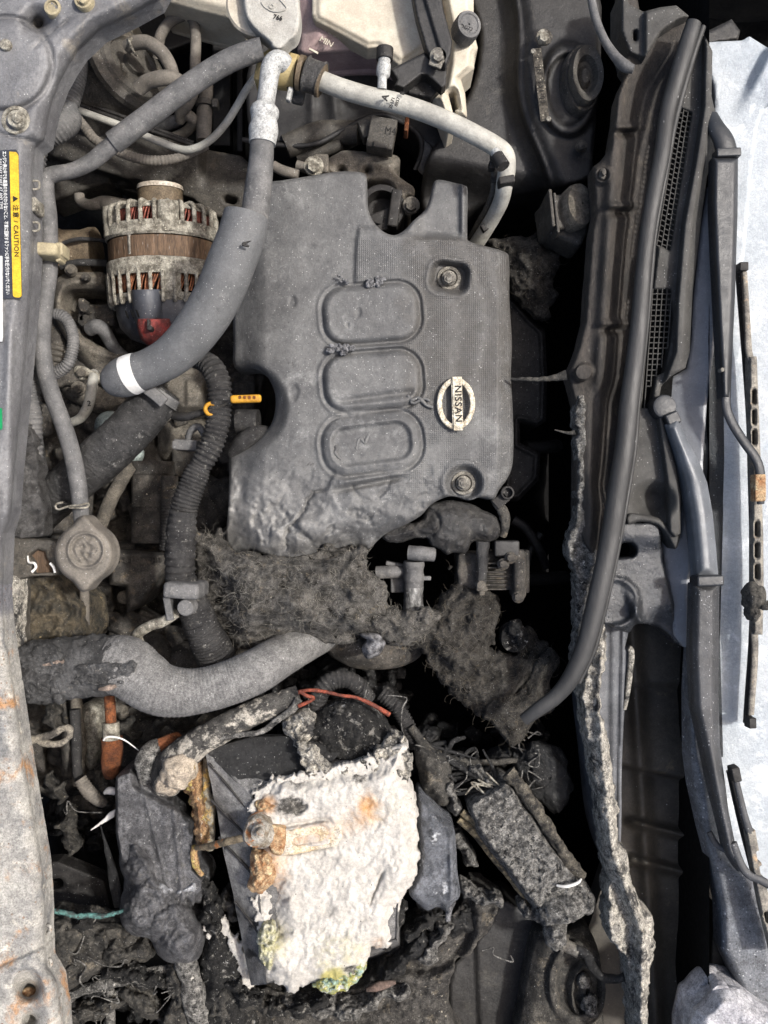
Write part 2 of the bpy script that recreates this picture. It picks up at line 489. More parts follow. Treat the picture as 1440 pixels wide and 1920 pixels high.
darkmet  = M('grimy_dark_casting', (98, 93, 86), (54, 52, 49), r=.7, s=50, spk=(W1, ((210, 200, 175), 230, .25, .15)), b=.9, bs=220, layers=(((112, 100, 82), 70, .56, .7),))
beigemet = M('dusty_tan_casting', (132, 125, 113), (98, 93, 85), r=.7, s=40, spk=(B1, W1), b=.6, layers=(((85, 78, 68), 60, .56, .7),))
alu      = M('oxidised_aluminium', (196, 191, 176), (120, 114, 102), r=.6, metal=.15, s=120, spk=(((238, 232, 212), 420, .4, .5), ((70, 64, 56), 380, .35, .4)), b=1., bs=380)
creampipe= M('cream_pipe', (190, 188, 178), (158, 156, 148), r=.5, s=40, spk=(((60, 55, 48), 420, .22, .16), ((90, 85, 75), 260, .12, .12)), b=.3, grain=.12)
silver   = M('speckled_silver', (196, 197, 194), (165, 166, 164), r=.5, metal=.2, s=80, spk=(((40, 40, 40), 560, .35, .5), ((240, 240, 240), 500, .3, .4)), b=.4)
creampl  = M('cream_plastic', (214, 208, 190), (190, 180, 162), r=.5, s=25, spk=(((50, 46, 40), 420, .2, .12),), b=.25, grain=.1, layers=(((176, 160, 132), 30, .58, .75),))
pinkpl   = M('pink_tinted_plastic', (190, 168, 164), (158, 136, 136), r=.45, s=25, spk=(((210, 190, 185), 400, .2, .1),), b=.3, grain=.12)
greycap  = M('pale_cap', (184, 182, 174), (166, 163, 155), r=.6, spk=(((40, 38, 34), 460, .24, .35),), b=.4, grain=.14)
yellow   = M('yellow_plastic', (208, 154, 44), (176, 124, 30), r=.5, b=.4, grain=.15, spk=(((110, 80, 20), 500, .3, .2),))
yelpaint = M('yellow_print', (226, 188, 50), (204, 166, 44), r=.5, b=.2, grain=.2, spk=(((120, 90, 20), 420, .2, .1),))
whiteprt = M('white_print', (225, 226, 224), (205, 206, 204), r=.5, b=0, grain=.1)
inkM     = M('black_print', (34, 32, 30), (28, 26, 24), r=.6, b=0, grain=.1)
labelM   = M('label_film', (66, 68, 76), (54, 56, 63), r=.28, b=.1, spk=(((120, 120, 122), 300, .12, .15),), grain=.08)
slate    = M('slate_painted_steel', (122, 122, 123), (98, 98, 100), grain=0.22, r=.42, s=18, spk=(W1, W2), b=.3, bs=200, layers=(((140, 134, 124), 20, .56, .72), ((76, 76, 79), 28, .6, .76)), spec=.5, bc=.15, bcs=25)
burnt    = M('heat_bleached_steel', (180, 177, 169), (140, 138, 134), grain=0.34, r=.7, s=35, b=.5, bs=200, spk=(B1, ((120, 85, 55), 300, .4, .25)),
             layers=(((124, 124, 123), 26, .52, .66), ((178, 136, 96), 20, .53, .66), ((210, 204, 190), 60, .58, .7), ((150, 96, 58), 45, .66, .74)), masks=(('m1', (118, 118, 122), .35, .8, 40),))
rust     = M('orange_rust', (156, 94, 58), (102, 64, 42), r=.9, s=120, b=1., bs=300, spk=(((220, 165, 100), 420, .4, .4), B1))
rustpale = M('pale_rust_crust', (200, 172, 134), (160, 112, 74), r=.95, s=110, b=1.2, bs=260, layers=(((226, 205, 165), 90, .52, .64), ((105, 72, 45), 130, .6, .7)))
copper   = M('copper_wire', (142, 76, 62), (92, 50, 42), r=.4, metal=.3, s=200, b=.3)
brass    = M('golden_copper_wire', (168, 112, 78), (110, 66, 46), r=.4, metal=.4, s=200, b=.3)
lam      = M('brown_laminated_steel', (112, 90, 70), (84, 66, 50), r=.7, s=200, spk=(W1,), b=.4, streak=(1.5, .15, 1))
pulleyM  = M('brown_pulley', (118, 104, 84), (98, 85, 68), r=.65, s=80, spk=(((200, 190, 165), 420, .3, .3), B1), b=.4)
redpl    = M('red_plastic', (150, 58, 52), (104, 60, 56), r=.6, s=90, spk=(W1, B1), b=.5)
ashW     = M('white_ash', (238, 233, 224), (216, 211, 202), r=.95, s=70, b=1.3, bs=420, grain=0.14, spec=.1, spk=(((90, 88, 84), 300, .3, .07), ((60, 60, 60), 520, .35, .05)), bc=0.3, bcs=90,
             masks=(('m1', (220, 164, 104), .2, 1.2, 130), ('m2', (222, 212, 140), .35, 1.15, 110), ('m3', (84, 82, 78), .48, .95, 200)))
ashbits  = M('ash_crusted_char', (58, 57, 55), (30, 30, 30), grain=0.62, r=.9, s=90, b=1.3, bs=240, spk=(W1, W2, ((250, 250, 248), 120, .3, .12)), bc=.5, bcs=120,
             layers=(((150, 147, 140), 80, .56, .62), ((232, 230, 224), 130, .63, .68)))
ashgrey  = M('grey_ash_crust', (144, 142, 137), (70, 69, 67), grain=0.62, r=.95, s=160, b=1.4, bs=320, spk=(W1, B1, W2), bc=.5, bcs=130,
             layers=(((34, 34, 34), 120, .56, .62), ((196, 192, 182), 170, .60, .68)))
crustW   = M('blistered_pale_crust', (216, 210, 196), (150, 146, 138), grain=0.62, r=.95, s=120, b=1.6, bs=260, spk=(B1, ((250, 248, 240), 380, .4, .5), ((38, 38, 38), 240, .4, .25)), bc=.6, bcs=160,
             layers=(((70, 69, 68), 38, .50, .62), ((96, 94, 90), 110, .56, .66), ((214, 198, 168), 70, .62, .72)))
char     = M('glossy_char', (38, 38, 38), (20, 20, 20), r=.45, s=60, b=1., bs=200, spk=(W1, ((150, 148, 142), 160, .3, .2)), bc=.5, bcs=70, spec=.45, layers=(((88, 86, 82), 60, .58, .7),))
charbrn  = M('scorched_sheet', (90, 87, 81), (50, 49, 47), grain=0.55, r=.85, s=60, b=1., bs=240, spk=(W1, B1, ((180, 172, 155), 260, .3, .2)), bc=.4, bcs=70, layers=(((122, 114, 100), 60, .56, .7), ((30, 30, 30), 50, .6, .7)))
meltgrey = M('melted_grey_plastic', (108, 108, 110), (62, 62, 64), grain=0.62, r=.5, s=50, b=1., bs=200, spk=(W1, W2), bc=.6, bcs=70, spec=.45,
             layers=(((196, 195, 190), 150, .60, .70), ((160, 160, 160), 60, .56, .68), ((30, 30, 32), 60, .6, .7), ((178, 166, 130), 40, .66, .74)))
meltdark = M('melted_dark_plastic', (72, 71, 69), (42, 41, 41), r=.38, s=50, b=.8, bs=180, spk=(W1, W2), bc=.6, bcs=80, spec=.55, layers=(((96, 93, 87), 60, .56, .7),))
felt     = M('singed_felt', (124, 121, 116), (78, 76, 72), grain=0.4, r=1., s=70, b=1.4, bs=380, spk=(W1, ((190, 182, 165), 300, .3, .3), B1), bc=0.8, bcs=120, layers=(((44, 42, 39), 70, .56, .66), ((132, 122, 106), 90, .58, .68)), spec=.1)
feltD    = M('singed_felt_dark', (92, 89, 84), (58, 56, 53), grain=0.4, r=1., s=70, b=1.4, bs=380, spk=(W1, B1), bc=0.8, bcs=120, layers=(((34, 33, 31), 60, .56, .66), ((106, 96, 82), 90, .6, .7)), spec=.1)
hairM    = M('loose_fibre', (178, 173, 162), (124, 120, 112), r=.9, b=0, grain=.1)
batside  = M('battery_case_plastic', (136, 135, 133), (92, 91, 90), r=.5, s=30, b=.5, spk=(W1, W2), bc=.3, bcs=50, layers=(((150, 149, 145), 30, .6, .7), ((34, 34, 34), 34, .58, .66)))
glassM   = M('powder_and_sky_glass', (198, 204, 208), (178, 186, 192), r=.35, s=22, b=.5, bs=160, grain=.12, spk=(((250, 252, 255), 240, .2, .15),), layers=(((238, 244, 248), 30, .52, .7), ((176, 190, 202), 16, .6, .8)), spec=.5)  # pale powder film, with the reflected sky put into the colour
sidegl   = M('sunlit_trim_colour', (138, 141, 146), (116, 119, 124), r=.35, s=20, b=.15, grain=.08, spk=(W1,), spec=.5)  # paler and bluer because sunlight is put into the base colour
glassShadeM    = M('shaded_speckled_glass', (38, 44, 48), (26, 30, 34), r=.35, s=60, b=.4, grain=.1, spk=(((170, 175, 178), 420, .3, .3),))  # dark base colour stands in for shade cast on the glass
wiperM   = M('wiper_satin_black', (46, 48, 52), (36, 38, 41), r=.42, s=30, b=.2, spk=(((220, 222, 225), 300, .16, .1),), grain=.1, spec=.5)
wiperD   = M('wiper_dusty', (66, 67, 70), (50, 51, 53), r=.5, s=40, b=.3, spk=(((200, 201, 203), 560, .34, .45),), grain=.12, spec=.5)
bluegrey = M('blue_grey_plastic', (112, 116, 122), (92, 96, 101), r=.4, s=25, b=.15, grain=.08, spk=(W1,), spec=.5)
bladeM   = M('weathered_blade_frame', (150, 144, 132), (96, 92, 86), r=.5, s=60, b=.4, layers=(((176, 150, 120), 60, .58, .7),))
cowlgr   = M('dusty_cowl_grey', (76, 75, 72), (60, 59, 57), r=.7, s=30, b=.25, spk=(W1,), grain=.12)
sealM    = M('rubber_weatherstrip', (60, 60, 60), (46, 46, 46), r=.5, s=30, b=.2, spk=(((190, 190, 190), 300, .14, .12),), grain=.12, streak=(1, .3, 1))
meltblue = M('melted_blue_black_plastic', (56, 58, 62), (38, 40, 43), r=.33, s=25, b=.3, spk=(W1, W2), bc=.3, bcs=45, spec=.6, layers=(((130, 135, 142), 22, .62, .74),))
specgrey = M('soot_speckled_grey', (128, 131, 136), (98, 100, 104), grain=0.4, r=.5, s=40, b=.7, bs=260, spk=(((240, 242, 244), 300, .35, .5), ((30, 30, 32), 330, .4, .3)))
teal     = M('teal_wire', (92, 140, 134), (58, 66, 66), r=.6, s=150, b=.5, layers=(((50, 50, 48), 120, .52, .56),))
orangew  = M('red_orange_wire', (160, 78, 54), (96, 50, 38), r=.6, s=150, b=.5)
white    = M('white_shard', (235, 235, 232), (215, 212, 206), r=.5, b=.2, grain=.06)
badgeM   = M('worn_badge_chrome', (236, 228, 208), (176, 164, 142), r=.35, metal=.35, s=160, b=.5, bs=300, spk=(B1,))
boltM    = M('zinc_bolt', (150, 146, 136), (98, 94, 88), r=.45, metal=.4, s=160, b=.5, spk=(B1, W1))
plateM   = M('stamped_plate', (120, 114, 104), (70, 66, 60), r=.5, metal=.3, s=240, b=1.2, bs=420, spk=(((205, 198, 180), 420, .4, .5),))
clampY   = M('aged_yellow_plastic', (198, 180, 132), (176, 156, 108), r=.5, s=60, b=.3, spk=(B1,), grain=.12)
clampT   = M('tan_clip_plastic', (186, 174, 142), (160, 150, 124), r=.6, s=60, b=.5, spk=(B1,), grain=.15)
asphalt  = M('asphalt', (60, 60, 60), (46, 46, 46), r=.9, s=40, b=.8, bs=150)
foil     = M('crumpled_foil', (104, 103, 102), (72, 71, 70), r=.35, metal=.3, s=70, b=.8, spk=(W1, W2), bc=.5, bcs=90)
shellM   = M('sooty_inner_panel', (54, 50, 45), (38, 36, 33), r=.6, s=14, b=.3, spk=(((200, 196, 186), 200, .12, .14),), layers=(((84, 76, 62), 12, .60, .72),))
troughM  = M('brown_trough_paint', (96, 91, 82), (72, 68, 62), r=.5, s=16, b=.2, spk=(W2, ((150, 144, 130), 200, .2, .1)), grain=.2, layers=(((126, 116, 96), 24, .60, .72),))
railM    = M('grimy_rail_paint', (86, 82, 75), (68, 65, 60), r=.6, s=25, b=.35, spk=(W1,), layers=(((104, 96, 84), 26, .56, .7), ((54, 51, 48), 30, .6, .72)))
greenM   = M('green_sticker', (20, 150, 90), (16, 130, 80), r=.4, b=.1, grain=.06)

def text(s_, px, py, z, size, rot, mat, parent, name='lettering', depth=.0004, sx=1., italic=0., bold=0., tiltx=0, space=1.):
    cu = bpy.data.curves.new('t', 'FONT'); cu.body = s_; cu.size = size*K(z); cu.extrude = depth; cu.align_x = 'CENTER'; cu.align_y = 'CENTER'
    cu.shear = italic; cu.offset = bold*K(z); cu.space_character = space; cu.resolution_u = 3
    o = bpy.data.objects.new('t', cu); scene.collection.objects.link(o)
    dg = bpy.context.evaluated_depsgraph_get(); dg.update()
    me = bpy.data.meshes.new_from_object(o.evaluated_get(dg)); bpy.data.objects.remove(o); bpy.data.curves.remove(cu)
    R = Matrix.Translation(Vector(P(px, py, z))) @ Matrix.Rotation(math.radians(rot), 4, 'Z') @ Matrix.Rotation(math.radians(tiltx), 4, 'X') @ Matrix.Diagonal((sx, 1, 1, 1))
    me.transform(R); me.materials.clear(); me.materials.append(mat)
    ob = bpy.data.objects.new(name, me); scene.collection.objects.link(ob)
    if parent is not None: ob.parent = parent
    return ob
def bolt(px, py, z, r, parent, mat=None, n=6, h=.006, name='bolt', rot=0):
    b = MB()
    b.cylz(px, py, z-.004, z, r*1.25, .1, 24)
    b.cylz(px, py, z, z+h, r*.82, .12, n, rf=lambda th, i: 1.0+0*th)
    b.cylz(px, py, z+h*.6, z+h*1.08, r*.42, .2, 16)
    return b.build(name, mat or boltM, parent)
# ================================================================ SETTING
g = MB(); g.rbox(0, 0, -.86, 12, 12, .02, bev=.001, world=True, res=4); tag(g.build('ground', asphalt), kind='structure')

# ================================================================ CAR BODY round the bay
car = thing('car_body', 'front body of a dark car around the burnt bay, with radiator support and bulkhead', 'car body')
# bay floor and walls, deep gap shade painted into the near-black ones
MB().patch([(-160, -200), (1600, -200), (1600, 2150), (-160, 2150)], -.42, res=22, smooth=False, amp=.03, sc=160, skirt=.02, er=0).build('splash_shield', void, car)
MB().patch([(-160, -220), (1600, -220), (1600, 40), (-160, 40)], plane((0, -220, .02), (0, 40, -.42), (900, -220, .02)), res=12, smooth=False, amp=.01, sc=120, er=0, skirt=.006).build('inner_wing', shellM, car)
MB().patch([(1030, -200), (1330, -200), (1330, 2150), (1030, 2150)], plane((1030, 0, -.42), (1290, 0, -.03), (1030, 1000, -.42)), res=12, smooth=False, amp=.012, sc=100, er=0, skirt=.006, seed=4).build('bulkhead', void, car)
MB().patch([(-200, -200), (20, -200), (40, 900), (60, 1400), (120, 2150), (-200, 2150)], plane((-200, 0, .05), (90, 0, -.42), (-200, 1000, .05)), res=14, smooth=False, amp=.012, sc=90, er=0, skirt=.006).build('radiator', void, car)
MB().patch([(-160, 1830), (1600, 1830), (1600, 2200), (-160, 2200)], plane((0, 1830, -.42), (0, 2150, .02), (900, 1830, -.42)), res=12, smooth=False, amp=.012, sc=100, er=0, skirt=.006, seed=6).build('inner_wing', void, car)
# slate radiator support: wide gusset at the top narrowing to the bar
o_ = [(-120, -60), (330, -60), (298, 0), (247, 28), (187, 57), (150, 92), (131, 120), (113, 153), (99, 190), (90, 228), (84, 262), (66, 276), (63, 330), (63, 480), (58, 560), (49, 660), (38, 780), (28, 880), (22, 960), (10, 1000), (6, 1100), (-120, 1100)]
def zf(x, y, t):
    z = .012*ss(0, 34, t)
    z += -.006*np.exp(-(np.abs(np.hypot(x-10, y-120)-88)/5)**2)*ss(-20, 30, y)
    z += .005*ss(110, 60, np.hypot(x-10, y-110))
    z += -.004*np.exp(-(np.abs((x-70)*.62-(y-60)*-.78-18)/3)**2)*ss(60, 30, np.hypot(x-95, y-60))
    z += -.004*np.exp(-((y-250-x*.25)/3)**2)*ss(75, 60, x)
    z += .004*np.exp(-((x-18)/9)**2)*ss(580, 640, y)
    return z
MB().patch(o_, .085, zf, res=4, er=14, eh=.012, amp=.0012, sc=70, skirt=.02, holes=((72, 43, 9),), sub=3, smooth=False).build('radiator_support', slate, car)
b = MB(); b.cylz(97, 12, .085, .0995, 16, .2, 20, dish=.002).build('grommet', clampT, car)
b = MB(); b.cylz(155, -3, .088, .104, 18, .2, 24, dish=.004); b.cylz(155, -3, .088, .108, 9, .2, 6); b.build('bolt', clampT, car)
b = MB(); b.cylz(28, 224, .085, .0985, 27, .12, 32, dish=.003, amp=1); b.cylz(30, 222, .085, .1045, 17, .15, 28, amp=1.2); b.cylz(31, 221, .09, .1065, 9, .25, 16, amp=1.5, seed=3); b.build('bolt', alu, car)
b = MB(); b.cylz(8, 82, .085, .102, 20, .3, 20, amp=2); b.cylz(9, 82, .085, .106, 11, .3, 16, amp=2); b.build('bolt', alu, car)
# the bleached lower bar
o_ = [(-120, 1085), (4, 1085), (6, 1130), (12, 1200), (22, 1262), (33, 1330), (44, 1410), (54, 1470), (66, 1540), (78, 1610), (84, 1680), (86, 1760), (88, 1808), (108, 1842), (117, 1900), (126, 2000), (-120, 2000)]
def zf(x, y, t):
    z = .008*ss(0, 26, t)
    z += .004*ss(1808-x*.45, 1816-x*.45, y)-.003*np.exp(-((y-1812+x*.45)/2.5)**2)
    r = np.hypot((x-52), (y-1845)*.85)
    z += -.010*ss(30, 16, r)
    return z
MB().patch(o_, .085, zf, res=4, er=10, eh=.010, amp=.0016, sc=60, skirt=.02, holes=((54, 1856, 13), (56, 1912, 10)), smooth=False, rag=1.5, masks={'m1': lambda x, y, t: ss(1260, 1080, y)}).build('radiator_support', burnt, car)['label'] = 'heat bleached and rusty lower end of the support'
b = MB(); b.blob(54, 1862, .066, 14, 12, .006, amp=.2).build('grommet', rustpale, car)
for i, (x, y) in enumerate(((91, 1742), (92, 1806))):
    b = MB(); b.tube([(x-8, y-7, .07, 3), (x+1, y-7, .075, 3), (x+4, y, .075, 3), (x+1, y+7, .075, 3), (x-8, y+7, .07, 3)], 8, 2); b.build('clip', burnt, car)
# long sheet-metal rail with oval holes
o_ = [(70, 262), (118, 218), (150, 212), (250, 243), (395, 282), (452, 292), (494, 330), (494, 420), (392, 404), (372, 382), (265, 350), (200, 345), (160, 356), (88, 382)]
def zf(x, y, t): return -.03*ss(-4, 6, y-(290+.30*(x-80))-30*ss(360, 390, x))-.02*ss(368, 392, x)*ss(360, 300, y)
MB().patch(o_, plane((100, 230, -.115), (400, 290, -.12), (100, 370, -.15)), zf, res=3, er=4, eh=.003, amp=.001, sc=60, skirt=.05, smooth=False,
           holes=((269, 305, 18, 8, 4, 8), (213, 340, 18, 7, 3.4, 8), (253, 340, 22, 8, 4, 8), (258, 355, 12, 7, 3.4, 8), (97, 350, 8, 6, 3, 0), (432, 375, 26, 14, 7, 15))).build('chassis_rail', railM, car)
# suspension tower (upper): dark dome beside the bulkhead
o_ = [(884, -60), (1112, -60), (1112, 300), (1108, 332), (1060, 352), (980, 366), (905, 385), (820, 420), (790, 380), (800, 300), (838, 240), (886, 160), (900, 60)]
def zf(x, y, t):
    cx = 968+ss(20, 330, y)*90+18*np.sin((y-20)/105)
    d = x-(968+.00065*np.clip(y-40, 0, 400)**2+6*np.sin(y/40))
    z = .028*ss(-40, 30, d)
    z += .005*np.exp(-(d/5)**2)
    r = np.hypot((x-1066)/.62, (y-168))
    z += .010*ss(96, 78, r)-.008*ss(70, 62, r)
    z += -.05*ss(340, 440, y-(x-1100)*.2)
    return z
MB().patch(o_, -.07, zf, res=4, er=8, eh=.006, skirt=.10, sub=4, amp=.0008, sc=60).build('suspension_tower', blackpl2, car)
# strut top
t_ = thing('strut_mount', 'round rubber strut top sunk in the dark tower near the upper cowl', 'strut mount')
b = MB(); c = P(1078, 165, -.05)
k_ = K(-.02)
def rf(th, i): return 1+.0*th
b.lathe(c, (.18, 0, 1), [(0, 66*k_), (.018, 66*k_), (.022, 62*k_), (.022, 50*k_), (.018, 46*k_), (.012, 30*k_), (.016, 18*k_), (.020, 12*k_), (.020, 1e-5)], 40, amp=1.5, ell=.56).build('bearing_ring', darkmet, t_)
b = MB(); b.lathe((c[0]+.004, c[1], c[2]+.018), (.18, 0, 1), [(0, 56*k_), (.01, 56*k_), (.014, 52*k_), (.012, 36*k_), (.004, 30*k_), (.002, 22*k_), (.008, 13*k_), (.009, 4*k_), (.009, 1e-5)], 40, amp=1.2, ell=.58, seed=5).build('rubber_cap', railM, t_)
bolt(1021, 68, -.026, 12, car, alu, rot=1); bolt(1091, 273, -.03, 9, car, darkmet)
t_ = thing('identification_plate', 'long thin stamped metal plate riveted to the dark suspension tower', 'plate')
b = MB(); b.rbox(1014, 159, -.028, 17, 138, .0015, rot=6.5, bev=1.2).build('plate', plateM, t_)
for i, (x, y) in enumerate(((1000, 95), (1029, 222))): b = MB(); b.cylz(x, y, -.0285, -.0255, 5, .3, 14); b.build('rivet', boltM, t_)
text('JN  T31-03', 1014, 159, -.0268, 12, -83, inkM, t_, 'stamped_number', space=1.3)
# dark wing panel between reservoir and tower
o_ = [(470, 110), (560, 40), (700, 90), (780, 150), (840, 190), (850, 300), (790, 262), (745, 226), (712, 216), (660, 232), (590, 266), (520, 268), (470, 255)]
def zf(x, y, t): return .006*np.exp(-((x-625-(y-180)*.1)/11)**2)+.004*np.exp(-((x-585)/8)**2)-.004*ss(250, 200, y)
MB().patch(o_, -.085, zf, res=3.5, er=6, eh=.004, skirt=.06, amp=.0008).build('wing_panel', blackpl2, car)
b = MB(); b.tube([(455, 262, -.085, 5), (520, 272, -.083, 5), (590, 270, -.08, 5), (650, 240, -.08, 5), (700, 217, -.08, 5), (735, 220, -.08, 5), (783, 250, -.08, 5), (790, 285, -.09, 5), (778, 318, -.1, 4)], 8, 4); b.build('panel_flange', blackpl2, car)
# vertical dark bars behind canister
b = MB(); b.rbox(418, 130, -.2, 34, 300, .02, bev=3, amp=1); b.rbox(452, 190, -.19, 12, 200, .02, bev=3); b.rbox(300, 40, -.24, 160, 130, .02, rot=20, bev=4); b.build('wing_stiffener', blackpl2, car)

# lower right: bare scuttle metal under the melted panel
o_ = [(1120, 1160), (1176, 1172), (1172, 1215), (1186, 1212), (1184, 1250), (1172, 1320), (1166, 1440), (1164, 1580), (1150, 1640), (1120, 1560), (1104, 1420), (1092, 1280)]
def zf(x, y, t): return .004*np.exp(-((x-1168+(y-1250)*.02)/4)**2)+.003*ss(1140, 1150, x)
MB().patch(o_, .0, zf, res=3.5, er=5, eh=.003, skirt=.05, amp=.001).build('scuttle_panel', M('scuttle_grey', (112, 114, 118), (88, 90, 94), r=.45, s=30, b=.3, spk=(B1, W1), grain=.25), car)
b = MB(); b.tube([(1179, 1215, .006, 5), (1184, 1226, .006, 6), (1178, 1290, .006, 5), (1171, 1330, .004, 4)], 8, 3, amp=1.5); b.build('seam_sealer', crustW, car)
# deep scuttle trough with pressed ribs
o_ = [(1150, 1170), (1310, 1170), (1310, 1500), (1345, 1700), (1390, 1880), (1400, 2000), (1080, 2000), (1100, 1750), (1150, 1600)]
def zf(x, y, t):
    z = .018*np.exp(-((y-1545-.25*(x-1200))/8)**2)*ss(1165, 1190, x)
    z += .012*np.exp(-((y-1615-.25*(x-1200))/9)**2)*ss(1165, 1190, x)
    z += .016*ss(8, -2, y-1440-.22*(x-1200))*ss(1330, 1440, y)
    z += .010*np.exp(-((x-1205-(y-1500)*.06)/14)**2)
    z += .008*ss(1295, 1275, y)
    z += -.02*ss(60, 30, np.hypot(x-1210, y-1760)*1.0)*0
    return z
MB().patch(o_, -.06, zf, res=4, er=0, skirt=.03, amp=.002, sc=90, smooth=False).build('scuttle_trough', troughM, car)
bb = MB(); bb.tube([(1262, 1130, -.03, 3), (1262, 1190, -.03, 3)], 8); 
# lower suspension tower
o_ = [(1012, 1742), (1060, 1742), (1098, 1735), (1124, 1790), (1126, 1860), (1120, 1960), (976, 1960), (978, 1880), (992, 1800)]
def zf(x, y, t):
    r = np.hypot((x-1085)/.72, (y-1845))
    return .014*ss(-6, 30, t)+.008*ss(88, 74, r)-.014*ss(62, 52, r)
MB().patch(o_, -.045, zf, res=3, er=5, eh=.004, skirt=.1, amp=.0014, sc=40).build('suspension_tower', charbrn, car)['label'] = 'scorched lower tower'
t_ = thing('strut_mount', 'scorched oval strut top low in the bay beside the ash-covered scuttle strip', 'strut mount')
c = P(1090, 1843, -.05)
b = MB(); b.lathe(c, (.15, 0, 1), [(0, 60*k_), (.014, 60*k_), (.020, 55*k_), (.018, 47*k_), (.010, 40*k_), (.012, 24*k_), (.018, 16*k_), (.018, 8*k_), (.010, 6*k_), (.010, 1e-5)], 36, amp=4, sc=14, ell=.62).build('bearing_ring', charbrn, t_)
b = MB(); b.blob(1094, 1838, -.028, 12, 14, .008, amp=.5, sc=9); b.blob(1106, 1884, -.026, 14, 20, .008, amp=.6, sc=9, seed=3); b.build('melted_rubber', ashgrey, t_)
# dark liner panel under the debris
o_ = [(935, 1690), (950, 1688), (1000, 1720), (1012, 1745), (985, 1810), (976, 1960), (845, 1960), (842, 1850), (850, 1810), (880, 1780), (915, 1740)]
def zf(x, y, t): return .004*ss(-3, 3, x-895-(y-1850)*.04)
MB().patch(o_, -.075, zf, res=4, er=3, eh=.002, skirt=.05, smooth=False, amp=.0015).build('wing_panel', blackpl2, car)
# cross plate carrying the filler neck
o_ = [(-20, 1008), (18, 1006), (104, 1014), (130, 1040), (108, 1078), (60, 1080), (32, 1088), (34, 1120), (32, 1180), (34, 1215), (20, 1230), (8, 1190), (4, 1090), (-20, 1082)]
MB().patch(o_, .03, None, res=2.5, er=5, eh=.003, skirt=.03, rag=2, ragsc=9, amp=.001, sc=30, smooth=False,
           holes=(((54, 1042), (62, 1036), (72, 1030), (84, 1034), (88, 1048), (96, 1058), (100, 1074), (64, 1076), (60, 1066), (66, 1058)),),
           masks={'m1': lambda x, y, t: ss(1078, 1110, y)}).build('cross_plate', railM, car)
b = MB(); b.rbox(78, 1054, .018, 60, 50, .004, bev=2, amp=3); b.build('exposed_core', lam, car)
b = MB(); b.tube([(52, 1042, .031, 1.5), (54, 1054, .032, 2.5), (64, 1056, .034, 3), (67, 1064, .034, 2.5), (60, 1072, .033, 3)], 8, 2, amp=1); b.tube([(94, 1056, .033, 2.5), (101, 1064, .033, 3), (103, 1074, .033, 2.5)], 8, 2, amp=1); b.build('torn_liner', white, car)
o_ = [(8, 1080), (34, 1086), (36, 1130), (31, 1185), (35, 1222), (22, 1236), (10, 1180)]
MB().patch(o_, .034, None, res=2, er=4, eh=.004, skirt=.02, rag=3, ragsc=9, amp=.002, sc=12).build('ash_crust', crustW, car)

# ---------------------------------------------------------------- windshield
ws = thing('windshield', 'powder-filmed windshield painted with pale blue sky reflection behind the wipers along the right edge', 'windshield')
zw = lambda x, y: .02+.16*(x-1330)*S*1.0
o_ = [(1352, 196), (1378, 130), (1420, 110), (1560, 100), (1560, 2050), (1440, 2050), (1400, 1800), (1352, 1500), (1350, 1200), (1356, 960), (1352, 620), (1368, 380)]
MB().patch(o_, zw, None, res=8, er=0, skirt=.005, amp=.0008, sc=100, smooth=False).build('glass', glassM, ws)
o_ = [(1312, 560), (1345, 560), (1356, 700), (1358, 860), (1354, 1000), (1350, 1200), (1356, 1420), (1300, 1420), (1300, 1000)]
MB().patch(o_, lambda x, y: zw(x, y)+.0012, None, res=6, er=0, skirt=.004, smooth=False).build('painted_shadow_band', glassShadeM, ws)  # painted shadow with a straight edge, laid over the glass
o_ = [(1322, 80), (1345, 78), (1392, 76), (1405, 68), (1440, 90), (1560, 80), (1560, 140), (1434, 200), (1420, 240), (1408, 330), (1396, 480), (1385, 520), (1345, 545), (1340, 420), (1343, 340), (1330, 250), (1341, 200), (1338, 160), (1324, 120)]
def zf(x, y, t): return .012*ss(1375, 1400, x+.5*(y-200))*ss(230, 120, y)
MB().patch(o_, lambda x, y: zw(x, y)+.004, zf, res=4, er=3, eh=.002, skirt=.012, amp=.0012, sc=60, smooth=False).build('pillar_trim', glassM, ws)

# ---------------------------------------------------------------- cowl
cw = thing('cowl_panel', 'dusty black plastic cowl between the engine bay and the windshield, melted at its lower end', 'cowl')
# lower flange of sooty plastic
o_ = [(1163, -40), (1166, 40), (1176, 88), (1172, 108), (1166, 122), (1176, 136), (1165, 158), (1158, 180), (1150, 240), (1143, 280), (1126, 302), (1111, 314), (1112, 345), (1116, 400), (1108, 440), (1102, 520), (1096, 600), (1085, 650), (1072, 682), (1062, 700), (1070, 730), (1080, 765), (1080, 850), (1078, 940), (1080, 1000), (1110, 1040), (1180, 1010),
      (1190, 860), (1208, 720), (1222, 600), (1238, 440), (1254, 300), (1270, 180), (1296, 60), (1282, 36), (1268, 40), (1240, 60), (1226, 62), (1200, 30), (1190, -40)]
def zf(x, y, t):
    cx = 1163-(y-200)*.065
    z = .010*np.exp(-((x-cx+6)/14)**2)*ss(100, 160, y)
    z += -.014*ss(cx+4, cx+44, x)*ss(90, 180, y)*ss(940, 640, y)
    for yy in (238, 386, 607): z += .010*np.exp(-((y-yy)/7)**2)*np.exp(-((x-cx-16)/22)**2)-.012*np.exp(-((y-yy-12)/8)**2)*np.exp(-((x-cx-10)/18)**2)
    r = np.hypot(x-1131, y-328); z += .004*ss(20, 14, r)-.003*ss(12, 8, r)
    r = np.hypot(x-1098, y-695); z += .008*ss(18, 10, r)
    z += -.010*ss(700, 760, y)*ss(1100, 1120, x)*ss(960, 900, y)
    z += -.008*ss(12, 4, np.abs(x-1191-(y-60)*.02))*ss(64, 52, y)*0
    return z
